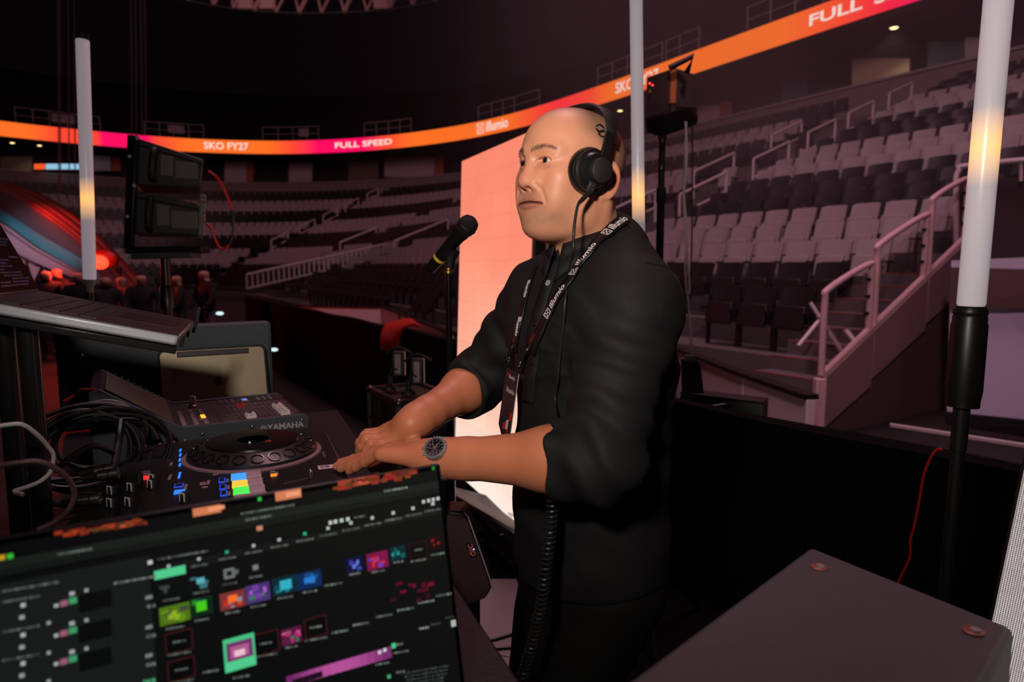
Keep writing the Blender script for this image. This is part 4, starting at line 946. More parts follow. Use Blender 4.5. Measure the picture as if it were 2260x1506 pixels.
def words(zx, zy, w_, h_=9, c_=(120, 132, 124)):
    x = -w_ / 2; sl_ = -0.19
    while x < w_ / 2:
        k = min(RNG.uniform(5, 13), w_ / 2 - x + 2); f_ = RNG.uniform(0.55, 1.0)
        zq(zx + x + k / 2, zy + (x + k / 2) * sl_ * 0.9, k * .8, h_ * RNG.uniform(.7, 1), tuple(v * f_ for v in c_)); x += k * 1.12
# whole lit picture
s0, t0 = 0.006, -0.006
ui.quad(so_ + lx * s0 - up_ * (Hs - .008), so_ + lx * (W - .006) - up_ * (Hs - .008), so_ + lx * (W - .006) + up_ * t0, so_ + lx * s0 + up_ * t0, lin((9, 10, 10)))
def band(zy_left_top, hgt, c_, x0=0.006, x1=None):
    s_, t_ = sp_(1130 / 1.948, 1000 + zy_left_top / 1.948); LV[0] += 1; x1 = x1 or W - 0.006; o_ = so_ + nrm * (2e-6 * LV[0])
    ui.quad(o_ + lx * x0 + up_ * (t_ - hgt), o_ + lx * x1 + up_ * (t_ - hgt), o_ + lx * x1 + up_ * t_, o_ + lx * x0 + up_ * t_, lin(c_))
band(258, 0.010, (26, 30, 27)); band(290, 0.005, (20, 23, 21)); band(330, 0.20, (12, 13, 13)); band(395, 0.006, (20, 22, 21))
band(345, 0.20, (24, 27, 26), 0.006, sp_(640 / 1.948, 1000 + 480 / 1.948)[0])
# wallpaper showing at the very top
for zx, zy, w_, h_, c_ in ((400, 322, 300, 26, (40, 12, 8)), (330, 336, 70, 22, (120, 44, 26)), (300, 350, 60, 18, (150, 50, 28)), (470, 318, 60, 24, (150, 56, 34)), (575, 302, 70, 26, (150, 60, 36)), (520, 316, 50, 16, (190, 80, 50)), (890, 248, 120, 36, (208, 120, 84)), (930, 238, 70, 18, (238, 150, 108)), (1240, 180, 110, 38, (206, 122, 84)), (1260, 176, 60, 18, (236, 156, 112)), (1520, 128, 130, 32, (150, 62, 38)), (1570, 118, 60, 26, (190, 90, 58)), (1480, 148, 60, 20, (120, 50, 34)), (1700, 94, 80, 30, (90, 36, 22)), (1760, 84, 60, 20, (110, 46, 28))):
    zq(zx, zy, w_, h_, c_)
for k in range(60):
    a = RNG.uniform(0, 1); zx = 240 + 420 * a if k < 30 else 1430 + 390 * a; zy = (352 - 62 * a if k < 30 else 146 - 64 * a) + RNG.uniform(-12, 12)
    zq(zx, zy, RNG.uniform(14, 34), RNG.uniform(8, 18), (RNG.uniform(70, 170), RNG.uniform(24, 62), RNG.uniform(14, 38)))
zq(1116, 199, 15, 15, (40, 200, 70)); zq(1863, 66, 13, 13, (30, 120, 44))
words(1150, 243, 230, 11, (120, 130, 124)); words(1110, 280, 110, 11, (120, 130, 124)); words(1700, 157, 100, 10, (150, 160, 150)); words(320, 425, 150, 11, (120, 130, 124))
zq(8, 450, 28, 26, (190, 150, 30)); zq(44, 444, 26, 26, (50, 180, 60)); zq(1116, 324, 26, 20, (190, 130, 100))
# column headings with a small square above each
for i, zx in enumerate((725, 855, 975, 1090, 1200, 1310, 1410, 1508, 1600, 1690, 1775, 1860)):
    zy = 495 - (zx - 725) * 0.235 - (0 if zx < 900 else 2)
    zq(zx, zy - 8, 14, 13, (40, 170, 120) if i in (2, 5) else (170, 180, 174)); 
    if i: words(zx, zy + 20, 74, 10, (110, 118, 112))
zq(731, 514, 134, 40, (80, 200, 140))
words(785, 440, 220, 10, (120, 128, 122))
for zx in (1420, 1442, 1468, 1495): zq(zx, 300 - (zx - 1420) * .2, 15, 15, (190, 196, 190))
words(1543, 275, 46, 9, (110, 118, 112))
for zx in (1820, 1842, 1862, 1882): zq(zx, 210 - (zx - 1820) * .22, 13, 13, (180, 186, 180))
# thumbnails
def thumb(zx, zy, w_, h_, cs, cap=True):
    zq(zx, zy, w_, h_, cs[0])
    for c_ in cs[1:]:
        for _ in range(3): zq(zx + RNG.uniform(-.34, .34) * w_, zy + RNG.uniform(-.32, .32) * h_, w_ * RNG.uniform(.12, .3), h_ * RNG.uniform(.14, .34), c_)
    if cap: words(zx, zy + h_ * .72, w_ * .62, 9, (120, 128, 124))
thumb(735, 580, 120, 70, [(12, 14, 14), (60, 64, 64)]); thumb(862, 552, 110, 66, [(12, 16, 16), (60, 110, 120)]); zq(862, 549, 34, 26, (90, 170, 180)); thumb(985, 518, 100, 62, [(14, 14, 14), (90, 92, 92)]); zq(985, 518, 46, 44, (110, 112, 112)); zq(985, 518, 24, 22, (30, 30, 30)); thumb(1098, 492, 90, 56, [(14, 14, 14)]); zq(1098, 492, 24, 22, (120, 120, 118))
thumb(752, 692, 130, 82, [(78, 112, 24), (140, 170, 40), (60, 70, 50), (90, 140, 20)]); thumb(866, 660, 96, 80, [(14, 40, 22), (40, 130, 30), (20, 80, 70)]); zq(866, 658, 44, 44, (70, 200, 30))
thumb(1000, 632, 108, 74, [(120, 50, 50), (210, 80, 40), (120, 140, 170), (180, 40, 30)]); zq(1000, 626, 40, 30, (250, 110, 40)); thumb(1108, 602, 104, 78, [(70, 50, 110), (160, 100, 200), (40, 120, 60), (110, 60, 160)])
thumb(1224, 568, 108, 74, [(12, 40, 50), (30, 120, 130), (20, 70, 80)]); zq(1228, 566, 50, 40, (50, 170, 190)); thumb(1330, 546, 104, 70, [(14, 40, 80), (30, 90, 160), (20, 70, 130)]); zq(1330, 546, 46, 24, (40, 120, 200))
thumb(1524, 478, 78, 58, [(16, 16, 50), (60, 60, 160), (100, 120, 220)]); thumb(1622, 462, 92, 66, [(120, 20, 70), (210, 50, 90), (80, 60, 190), (190, 40, 60)]); thumb(1710, 430, 66, 54, [(10, 40, 44), (30, 140, 130), (20, 90, 90)])
thumb(1798, 420, 76, 66, [(44, 16, 18)], False); zq(1798, 420, 68, 58, (10, 10, 10)); words(1798, 416, 36, 9); words(1798, 462, 66, 9)
thumb(1870, 386, 60, 50, [(30, 8, 10), (130, 26, 28)], False); words(1880, 435, 60, 9)
words(1430, 565, 76, 9)
for zx, zy in ((770, 810), (780, 930), (1140, 818), (1357, 748)):
    zq(zx, zy, 118 if zx < 1200 else 96, 96 if zx < 1200 else 82, (66, 22, 24)); zq(zx, zy, 108 if zx < 1200 else 88, 86 if zx < 1200 else 74, (9, 9, 9)); words(zx, zy, 54, 10); words(zx, zy + 52, 100, 9)
zq(1030, 858, 134, 142, (70, 190, 130)); zq(1030, 846, 112, 78, (110, 50, 100)); zq(1030, 850, 80, 50, (170, 90, 140)); zq(1030, 858, 46, 26, (236, 190, 210)); zq(1032, 905, 128, 34, (80, 200, 140))
thumb(1252, 786, 86, 66, [(90, 24, 60), (220, 80, 140), (40, 110, 90), (160, 50, 100)])
for zx, zy in ((1458, 768), (1550, 735), (1648, 700), (1740, 672), (1830, 640), (1905, 610), (905, 938), (1035, 962)): words(zx, zy, 70, 10)
for _ in range(12): zq(RNG.uniform(1690, 1890), RNG.uniform(560, 650), RNG.uniform(14, 30), RNG.uniform(10, 20), (RNG.uniform(50, 120), 14, RNG.uniform(14, 50)))
# left panel of clips and switches
for y0 in (640, 768, 890):
    zq(275, y0 + 6, 32, 28, (150, 90, 110)); zq(314, y0 - 6, 34, 30, (60, 150, 100)); zq(242, y0 + 16, 18, 16, (170, 176, 172)); zq(310, y0 - 36, 22, 18, (160, 168, 164)); zq(372, y0 - 50, 16, 16, (150, 160, 154)); zq(100, y0 + 14, 20, 20, (170, 178, 172)); zq(95, y0 + 66, 22, 20, (150, 158, 152)); zq(210, y0 + 90, 16, 16, (150, 158, 152))
    zq(410, y0 - 5, 140, 84, (10, 11, 11)); words(90, y0 - 12, 160, 11, (110, 118, 112)); zq(640, y0 - 20, 30, 16, (120, 126, 122)); words(648, y0 + 18, 40, 16, (130, 138, 132))
words(640, 980, 50, 20, (90, 200, 140)); words(130, 575, 240, 11, (120, 128, 122)); words(580, 545, 180, 10, (150, 156, 150)); zq(645, 470, 20, 18, (190, 196, 190))
# colour strip and text column lower right
for k in range(14):
    t_ = k / 13; zq(1250 + 410 * t_, 978 - 118 * t_, 40, 44, (110 + 70 * math.sin(t_ * 3), 40 + 40 * math.sin(t_ * 3), 100 + 50 * math.sin(t_ * 3)))
zq(1320, 968, 130, 24, (30, 14, 28)); zq(1630, 856, 14, 14, (200, 200, 200)); zq(1652, 846, 14, 14, (200, 200, 200))
zq(1690, 828, 18, 20, (70, 190, 130)); words(1715, 822, 26, 10); words(1720, 855, 66, 9); words(1820, 752, 40, 10, (160, 166, 160)); zq(1947, 732, 20, 24, (170, 176, 170)); words(1870, 735, 40, 9, (70, 76, 72)); words(1930, 706, 36, 9, (80, 86, 82))
for k in range(5): words(1830, 930 + 16 * k, 200 - 14 * k, 8, (70, 76, 72))
words(1720, 940, 40, 9); zq(1670, 960, 14, 14, (60, 170, 110)); words(1640, 905, 60, 9)
scr = ui.obj('screen_picture', EV('laptop_display', 1.0, rough=0.15), lid, smooth=False); kind(scr, 'stuff')

# --- rear laptop on its stand
SIL = M('laptop_silver', (186, 190, 200), 0.38, 0.35)
bb = Vector((0.9, 0.436, 0)); C1 = P(394, 742, 1.05); aa = Vector((-0.36, 0.93, 0)).normalized()
slope = Vector((-bb.x, -bb.y, 0.25)).normalized()
Lw, Ld = 0.315, 0.26
rl = T('raised_laptop', 'silver laptop tilted on the stand, seen from its port side', 'laptop', (C1.x, C1.y, C1.z))
dn = aa.cross(slope); dn = dn if dn.z > 0 else -dn
RL = frame(-slope, aa, dn)
body = MB().box(C1 + slope * Ld / 2 + aa * Lw / 2 - dn * 0.008, (Ld, Lw, 0.016), RL).obj('base', SIL, rl, bevel=0.004)
DK = M('laptop_deck_red_lit', (74, 56, 60), 0.42, 0.5)  # red light falling on the deck put into its colour
MB().box(C1 + slope * Ld / 2 + aa * Lw / 2 + dn * 0.0005, (Ld - 0.003, Lw - 0.003, 0.001), RL).obj('deck', DK, body)
KEY = M('keycap', (40, 30, 30), 0.45)
for i in range(5):
    for j in range(11):
        c_ = C1 + slope * (0.125 + i * 0.024) + aa * (0.03 + j * 0.0235) + dn * 0.0016
        MB().box(c_, (0.019, 0.019, 0.0016), RL).obj('key', KEY, body)
MB().box(C1 + slope * 0.058 + aa * Lw / 2 + dn * 0.0012, (0.085, 0.13, 0.0006), RL).obj('trackpad', M('trackpad', (66, 48, 52), 0.3, 0.3), body)
for px, w_ in ((26, .012), (61, .005)):
    q_ = Pplane(px, 687 + (px - 26) * .12, C1, aa); MB().box(q_ - aa * 0.0004, (w_, 0.001, 0.0035), RL).obj('port', RUB, body)
hinge = C1 + slope * Ld; sd = (slope * math.cos(0.92) + dn * math.sin(0.92)).normalized()
MB().box(hinge + sd * 0.105 + aa * Lw / 2, (0.21, Lw, 0.006), frame(sd, aa, sd.cross(aa))).obj('lid', SIL, rl, bevel=0.003)
sc2 = MB(); ln = sd.cross(aa); ln = ln if ln.dot(-slope) > 0 else -ln
for i in range(34):
    for j in range(3):
        u0 = 0.01 + RNG.uniform(0, .25); sc2.quad(*[hinge + sd * (0.012 + i * 0.0056 + dz) + aa * (u0 + du) + ln * 0.0042 for dz, du in ((0, 0), (0, .05), (.003, .05), (.003, 0))], lin((20, RNG.uniform(50, 90), RNG.uniform(90, 140))))
kind(sc2.obj('screen_lines', EV('raised_laptop_display', 0.12), rl, smooth=False), 'stuff')
MB().box(hinge + sd * 0.105 + aa * Lw / 2 + ln * 0.0034, (0.204, Lw - .006, 0.001), frame(sd, aa, ln)).obj('screen_glass', M('screen_dark', (6, 7, 9), 0.45, spec=0.12), rl)
# stand
st_ = T('laptop_stand', 'black tubular stand holding the raised laptop', 'laptop stand', (C1.x - .2, C1.y, TZ))
zt_ = lambda p_: p_
SB = M('stand_black_gloss', (30, 29, 30), 0.25)
top_a = C1 + slope * 0.05 + aa * 0.02 - dn * 0.024; top_b = C1 + slope * 0.235 + aa * 0.02 - dn * 0.024
for off in (0.02, 0.28):
    m = MB(); bar(m, C1 + slope * 0.0 + aa * off - dn * 0.024, C1 + slope * Ld + aa * off - dn * 0.024, 0.03, 0.012, dn); m.obj('arm', SB, st_, bevel=0.002)
MB().box(C1 - slope * 0.006 + aa * 0.30 + dn * 0.004, (0.006, 0.02, 0.05), RL).obj('front_stop', SB, st_, bevel=0.001)
MB().box(C1 - slope * 0.006 + aa * 0.02 - dn * 0.008, (0.006, 0.02, 0.02), RL).obj('front_stop', SB, st_, bevel=0.001)
for px in (8, 60):
    q_ = P(px, 710, 1.02 if px < 30 else 1.0); MB().cyl((q_.x, q_.y, TZ + 0.008), (q_.x, q_.y, q_.z + .02), 0.014, seg=14).obj('post', SB, st_)
    MB().lathe([(0.05, 0), (0.05, 0.008)], (q_.x, q_.y, TZ + .0005), UP, 16).obj('foot', RUB, st_)
q_ = P(60, 710, 1.0); MB().tube([q_, q_ + aa * 0.26], 0.011, 10).obj('cross_tube', SB, st_)
MB().ell(P(28, 886, 1.03), 0.008).obj('chrome_knob', CHR, st_)

# --- controller
CZ = 1.07
CB = M('controller_black', (24, 22, 23), 0.42, bump=0.15, bscale=500)
ctl = T('dj_controller', 'black DJ controller with a large jog wheel and coloured pads', 'DJ controller', Pz(560, 1000, TZ))
F0 = Pz(761, 1028, CZ); cA = AV; cB = BV
corner = F0 - cA * 0.20
_ma = Vector((-0.5, 0.866, 0)); _mb = Vector((0.866, 0.5, 0)); _mo = P(683, 946, 1.60); _mo.z = CZ
MB().slab([corner, F0 + cA * 0.29, _mo - _ma * 0.02 - _mb * 0.02, _mo - _ma * 0.02 - _mb * 0.36, corner - cB * 0.43], (0, 0, -1), CZ - TZ - 0.004).obj('body', CB, ctl, bevel=0.006)
def top(px, py, dz=0.0): return Pz(px, py, CZ) + UP * dz
def knob(px, py, r=0.0085, h=0.016, ind=True):
    b = top(px, py); k = MB().lathe([(r, 0), (r * .92, h * .9), (r * .8, h), (0.001, h)], b, UP, 16).obj('knob', RUB, ctl)
    if ind: MB().box(b + UP * (h * .6) - cB * r * .55 - cA * r * .55, (r * 1.3, 0.0012, h * .9), frame((cB - cA).normalized(), (cB + cA).normalized(), UP)).obj('indicator', M('indicator_white', (225, 215, 215), 0.5), k)
    return k
# jog wheel
jc = top(560, 1002); R_ = 0.128
MB().lathe([(R_ + .004, 0), (R_ + .004, 0.003), (R_ - .004, 0.004)], jc, UP, 64).obj('jog_surround_ring', M('jog_ring', (176, 138, 146), 0.4, 0.4), ctl)
jw = MB().lathe([(R_ - .004, 0.0), (R_ - .005, 0.010), (R_ - .032, 0.026), (R_ - .036, 0.027), (R_ - 0.040, 0.0265)], jc, UP, 64).obj('jog_wheel', M('jog_black', (34, 31, 32), 0.35), ctl)
MB().lathe([(R_ - .040, 0.0265), (R_ - .041, 0.030), (R_ - .046, 0.031), (0.03, 0.0305), (0.03, 0.029)], jc, UP, 64).obj('jog_platter', M('platter_black', (14, 13, 13), 0.3), ctl)
MB().lathe([(0.03, 0.0295), (0.001, 0.0295)], jc, UP, 32).obj('jog_display', M('bezel_glass', (10, 10, 11), 0.2), ctl)
for k in range(22):
    a = 2 * math.pi * k / 22; d = Vector((math.cos(a), math.sin(a), 0)); nrm_ = (d * 0.5 + UP * 0.85).normalized()
    MB().lathe([(0.0125, -0.001), (0.0125, 0.0012), (0.010, 0.0014), (0.0095, -0.0008), (0.001, -0.001)], jc + d * (R_ - 0.0185) + UP * 0.0185, nrm_, 16).obj('finger_dimple', M('dimple_black', (22, 20, 20), 0.25), jw)
for px, py, w_ in ((592, 974, .010), (551, 977, .004)):
    p_ = jc + (Pz(px, py, CZ + .031) - jc); MB().box(Vector((p_.x, p_.y, CZ + 0.0316)), (w_, 0.003, 0.001), RT).obj('jog_mark', E('jog_mark_%d' % px, (150, 20, 20) if px > 570 else (220, 220, 230), 0.8), jw)
# performance pads and buttons (lit ones give off light)
def pad(px, py, w_, d_, mat, h=0.004, name='pad', rot=None):
    return MB().box(top(px, py, h / 2), (w_, d_ * 2.1, h), rot or RT).obj(name, mat, ctl, bevel=0.0012)
PADS = [((527, 1055), E('pad_blue', (60, 150, 255), 1.2)), ((530, 1071), E('pad_amber', (255, 190, 60), 1.2)), ((533, 1086), E('pad_green', (70, 225, 80), 1.2)), ((536, 1103), M('pad_grey', (190, 160, 170), 0.5))]
for (px, py), m_ in PADS: pad(px, py, 0.026, 0.0165, m_)
for px, py in ((560, 1050), (563, 1066), (567, 1081), (571, 1098)): pad(px, py, 0.026, 0.0165, M('pad_grey', (190, 160, 170), 0.5))
BL = E('button_blue', (30, 80, 240), 0.8); BB = E('button_bright_blue', (40, 130, 255), 1.1); LBLM = M('printed_label', (150, 120, 128), 0.6)
for px, py in ((490, 1062), (492, 1077), (494, 1091)):
    b_ = pad(px, py, 0.011, 0.013, BL, 0.002, 'mode_button'); pad(px, py, 0.008, 0.010, CB, 0.0026, 'mode_button_cap'); pad(px + 12, py - 1, 0.004, 0.010, LBLM, 0.0006, 'printed_mark')
for px, py in ((398, 995), (398, 1005), (397, 1016), (397, 1027)): pad(px, py, 0.0042, 0.0095, BB, 0.0015, 'level_light')
pad(396, 1050, 0.0042, 0.018, BB, 0.0015, 'level_light'); pad(395, 1073, 0.015, 0.010, BL, 0.0015, 'cue_button'); pad(395, 1073, 0.012, 0.007, CB, 0.002, 'cue_button_cap'); pad(396, 1087, 0.017, 0.010, BB, 0.002, 'cue_button')
for px, py, w_, d_ in ((410, 1075, .005, .014), (375, 1054, .005, .016), (378, 1025, .005, .011), (384, 976, .004, .009), (409, 972, .004, .009), (353, 980, .006, .006), (320, 985, .004, .010), (448, 1068, .010, .008), (452, 1076, .01, .004), (460, 1065, .005, .012), (612, 1046, .004, .011), (500, 1043, .004, .005), (476, 1048, .010, .003)):
    pad(px, py, w_, d_, LBLM, 0.0006, 'printed_mark')
pad(604, 1050, 0.011, 0.007, E('button_orange', (255, 140, 40), 1.1), 0.002, 'sync_button'); pad(602, 1042, 0.009, 0.005, LBLM, 0.0006, 'printed_mark')
MB().lathe([(0.010, 0), (0.010, 0.002), (0.007, 0.0022), (0.007, 0.001)], top(321, 1056), UP, 24).obj('cue_ring', E('ring_red', (255, 40, 40), 1.4), ctl)
MB().lathe([(0.009, 0), (0.009, 0.004), (0.007, 0.0045), (0.001, 0.0045)], top(322, 1046), UP, 24).obj('round_button', M('button_grey', (120, 112, 116), 0.4), ctl)
for px, py in ((250, 1092), (294, 1085), (338, 1078), (250, 1120), (290, 1118), (342, 1065), (410, 1108), (262, 1060)): knob(px, py)
knob(309, 1070, 0.006, 0.02, False)
for px, py in ((334, 1002), (330, 1018), (332, 990)): MB().box(top(px, py, 0.001), (0.004, 0.03, 0.002), RT).obj('fader_slot', RUB, ctl)
MB().box(top(332, 1012, 0.006), (0.012, 0.007, 0.012), RT).obj('fader_cap', RUB, ctl, bevel=0.001)
MB().box(top(686, 1056, 0.007), (0.007, 0.014, 0.014), RT).obj('tempo_slider', M('slider_cap', (60, 56, 58), 0.3), ctl, bevel=0.001)
MB().box(top(686, 1056, 0.0142), (0.002, 0.014, 0.0008), RT).obj('slider_line', M('indicator_white', (225, 215, 215), 0.5), ctl)
for k in range(12): pad(628 + k * 5, 1068 - k * 1.2, 0.0008, 0.004, LBLM, 0.0004, 'printed_mark')
stk = pad(720, 1031, 0.030, 0.011, M('sticker_white', (226, 190, 200), 0.6), 0.0006, 'inventory_sticker')
m = MB(); x = -0.010
while x < 0.006: 
    w_ = RNG.uniform(.0003, .001); m.box(top(720, 1031, 0.0009) + cB * x, (w_, 0.013, 0.0002), RT); x += w_ + RNG.uniform(.0004, .0009)
kind(m.obj('barcode', RUB, stk), 'stuff')
text('lettering', 'rekordbox', top(715, 1003, 0.0006), (cA * -1), cB, 0.010, LBLM, ctl, lift=0.0)
pad(717, 1004, 0.0005, 0.0005, LBLM, 0.0004, 'printed_mark')

# --- mixer
ma = Vector((-0.5, 0.866, 0)); mb_ = Vector((0.866, 0.5, 0)); MO = P(683, 946, 1.60); MZ = MO.z
mx = T('sound_mixer', 'dark grey sound mixer with pale faders and a raised rear screen', 'mixer', (MO.x, MO.y, TZ))
MXG = M('mixer_grey', (62, 66, 72), 0.55, bump=0.2, bscale=400); MXT = M('mixer_top', (44, 36, 39), 0.5)
def mp_(l, w_, z): return Vector((MO.x, MO.y, 0)) - mb_ * l + ma * w_ + UP * z
prof = [(0.0, MZ + 0.008), (0.004, MZ), (0.18, MZ - 0.015), (0.42, TZ + 0.002), (0.445, TZ + 0.03), (0.445, MZ + 0.126), (0.425, MZ + 0.134), (0.275, MZ + 0.036), (0.01, MZ + 0.036), (0.0, MZ + 0.028)]
WD = 0.32
inner = MB().slab([mp_(l, 0.012, z - (0.004 if i > 4 else 0)) for i, (l, z) in enumerate(prof)], ma, WD - 0.024).obj('body', MXT, mx)
for w_ in (0.0, WD - 0.012): sp__ = MB().slab([mp_(l, w_, z) for l, z in prof], ma, 0.012).obj('side_panel', MXG, mx, bevel=0.002)
for l, z in ((0.018, MZ + .022), (0.13, MZ + 0.020), (0.235, MZ + 0.016), (0.29, MZ + .016), (0.36, MZ + .06)):
    MB().ell(mp_(l, -0.001, z), 0.0042).obj('screw', CHR, mx)
text('lettering', 'YAMAHA', mp_(0.055, -0.0008, MZ + 0.0125), mb_, UP, 0.020, M('logo_grey', (170, 164, 168), 0.5), mx, bold=0.0005)
MB().lathe([(0.0075, 0), (0.0075, 0.0006), (0.006, 0.0007), (0.006, 0)], mp_(0.105, -0.0006, MZ + 0.0125), -ma, 20).obj('round_emblem', M('logo_grey', (170, 164, 168), 0.5), mx)
zt = MZ + 0.0325
def mt(l, w_, dz=0.0): return mp_(l, w_, zt + dz)
RM = frame(mb_, ma, UP); PKL = M('mixer_print', (176, 138, 150), 0.6)
# scribed grid
for k in range(10): MB().box(mt(0.10 , 0.03 + k * 0.021, 0.0002), (0.17, 0.0008, 0.0004), RM).obj('printed_line', PKL, mx)
for k in range(12): MB().box(mt(0.03 + k * 0.0115, 0.125, 0.0002), (0.0007, 0.19, 0.0004), RM).obj('printed_line', PKL, mx)
for k in range(9): MB().box(mt(0.23, 0.03 + k * 0.022, 0.0002), (0.07, 0.0006, 0.0004), RM).obj('printed_line', PKL, mx)
FC = M('fader_white', (225, 205, 208), 0.45)
def fader(l, w_, m_=FC):
    b = mt(l, w_); f_ = MB()
    pr = [(-0.011, 0.0), (-0.011, 0.006), (-0.009, 0.012), (-0.004, 0.0075), (0.004, 0.0075), (0.009, 0.012), (0.011, 0.006), (0.011, 0.0)]
    f_.slab([b + mb_ * x + UP * z - ma * 0.005 for x, z in pr], ma, 0.010)
    o = f_.obj('fader_cap', m_, mx); MB().box(b + UP * 0.008, (0.0012, 0.0104, 0.0012), RM).obj('fader_line', RUB, o)
    MB().box(mt(0.10, w_, 0.0003), (0.12, 0.0022, 0.0006), RM).obj('fader_slot', RUB, mx)
for k in range(6): fader(0.048, 0.035 + k * 0.021)
for k in range(2): fader(0.125, 0.035 + k * 0.021)
fader(0.128, 0.185, M('fader_red', (200, 50, 44), 0.45))
for i, l in enumerate((0.222, 0.243, 0.268)):
    for k in range(8):
        lit = (i == 0 and k in (3, 4))
        MB().box(mt(l, 0.03 + k * 0.022, 0.0015), (0.010, 0.010, 0.003), RM).obj('channel_button', E('button_lit_amber', (255, 176, 50), 1.5) if lit else M('button_pale', (150, 128, 136), 0.5), mx, bevel=0.001)
for l, w_ in ((0.165, .26), (0.15, .26), (0.135, .26), (0.165, .285), (0.15, .285), (0.135, .285), (0.07, .26), (0.055, .26), (0.04, .26), (0.07, .285), (0.055, .285), (0.04, .285)):
    MB().box(mt(l, w_, 0.001), (0.007, 0.009, 0.002), RM).obj('small_button', M('button_pale', (150, 128, 136), 0.5), mx)
MB().box(mt(0.105, 0.27, 0.001), (0.016, 0.026, 0.002), RM).obj('home_button', M('button_bright', (170, 170, 225), 0.4), mx); MB().box(mt(0.105, 0.27, 0.0025), (0.009, 0.010, 0.001), RM).obj('home_light', E('home_blue', (90, 120, 255), 1.6), mx)
MB().lathe([(0.011, 0), (0.011, 0.004), (0.0075, 0.006), (0.0075, 0.026), (0.006, 0.028), (0.001, 0.028)], mt(0.232, 0.245), UP, 20).obj('main_knob', M('knob_metal', (170, 150, 156), 0.35, 0.6), mx)
# raised part: touch display on the slope, a beige reflection put into its glass colour
sA = mp_(0.283, 0, MZ + 0.040); sB = mp_(0.418, 0, MZ + 0.132); sv = (sB - sA).normalized(); sn = ma.cross(sv) * -1; sn = sn if sn.z > 0 else -sn
MB().slab([sA + ma * .02 + sv * .008, sA + ma * .30 + sv * .008, sA + ma * .30 + sv * .160, sA + ma * .02 + sv * .160], sn, 0.001).obj('touch_screen', M('touch_glass_reflection', (110, 104, 92), 0.12), mx)
for k in range(9): MB().box(sA + ma * 0.305 + sv * (0.012 + k * .016) + sn * 0.002, (0.004, 0.006, 0.004), frame(sv, ma, sn)).obj('edge_button', M('button_pale', (150, 128, 136), 0.5), mx)

# --- grey upright panel behind, with tablet
gp = T('upright_grey_panel', 'upright dark grey equipment lid behind the tablet', 'equipment lid', P(380, 900, 2.0))
gl = P(120, 742, 1.78); gr = P(598, 708, 2.06); gl.z = 0; gr.z = 0; gx = (gr - gl).normalized(); gw = (gr - gl).length; gn = Vector((gx.y, -gx.x, 0)); gH = P(598, 711, 2.06).z
G0 = Vector((gl.x, gl.y, TZ + .002))
MB().slab([G0, G0 + gx * gw, G0 + gx * gw + UP * (gH - TZ), G0 + UP * (gH - TZ)], -gn, 0.055).obj('lid_shell', M('lid_grey', (74, 80, 86), 0.6, bump=0.2, bscale=300), gp, bevel=0.01)
for px, py in ((572, 771), (180, 786)): MB().ell(Pplane(px, py, G0, gn) + gn * 0.002, 0.008).obj('chrome_stud', CHR, gp)
MB().box(G0 + gx * (gw - 0.09) + UP * 0.02 + gn * 0.004, (0.12, 0.006, 0.03), frame(gx, -gn, UP)).obj('foot', RUB, gp)
tab = T('tablet', 'upright tablet seen from its pale back, bitten-fruit emblem in the middle', 'tablet', P(470, 880, 1.9))
tn = (gn * 1.0 + UP * 0.22).normalized(); tx_ = gx; ty_ = tn.cross(tx_) ; ty_ = ty_ if ty_.z > 0 else -ty_
to = Pplane(352, 778, P(470, 810, 1.93), tn); 
def rrect(o_, ex, ey, w_, h_, r, k=5):
    pts = []
    for cx, cy, a0 in ((w_ - r, r, -90), (w_ - r, h_ - r, 0), (r, h_ - r, 90), (r, r, 180)):
        for i in range(k + 1):
            a = math.radians(a0 + 90 * i / k); pts.append(o_ + ex * (cx + r * math.cos(a)) + ey * (cy + r * math.sin(a)))
    return pts
TW, TH = 0.275, 0.185; tbl0 = to - ty_ * TH
MB().slab(rrect(tbl0 - tx_ * .006 - ty_ * .006, tx_, ty_, TW + .012, TH + .012, .016), -tn, 0.012).obj('case', RUB, tab)
tb_ = MB().slab(rrect(tbl0, tx_, ty_, TW, TH, .014), tn, 0.002).obj('back', M('tablet_back', (176, 160, 132), 0.42, 0.35, var=0.04), tab)
MB().box(tbl0 + tx_ * (TW / 2) + ty_ * (TH - 0.010) + tn * 0.004, (0.19, 0.016, 0.010), frame(tx_, ty_, tn)).obj('clamp_strip', M('clamp_dark', (56, 52, 54), 0.45), tab, bevel=0.002)
lo = tbl0 + tx_ * (TW * .53) + ty_ * (TH * .50) + tn * 0.0024; A_ = []
for k in range(40):
    a = 2 * math.pi * k / 40; r = 0.0115 * (1 - 0.10 * math.cos(2 * a)) ; x, y = r * math.cos(a), r * math.sin(a) * 0.98
    if y > 0: y *= 0.9 - 0.25 * math.exp(-(x / 0.004) ** 2)
    if y < -0.006: y += 0.0018 * math.exp(-(x / 0.003) ** 2)
    d = math.hypot(x - 0.0135, y - 0.001)
    if d < 0.0062: x, y = 0.0135 + (x - 0.0135) * 0.0062 / d, 0.001 + (y - 0.001) * 0.0062 / d
    A_.append(lo + tx_ * x + ty_ * y)
em = MB().add(A_, [tuple(range(40))]); em.add([lo + tx_ * x + ty_ * y for x, y in ((0.0, 0.0105), (0.0012, 0.0145), (0.0048, 0.0168), (0.0042, 0.0128))], [(0, 1, 2, 3)])
em.obj('emblem', M('emblem_grey', (96, 90, 84), 0.2, 0.6), tb_, smooth=False)
MB().slab(rrect(tbl0 + tx_ * 0.10 - ty_ * 0.012, tx_, ty_, 0.135, 0.036, .012), tn, 0.012).obj('stand_plate', M('stand_plate_dark', (52, 36, 44), 0.45), tab)

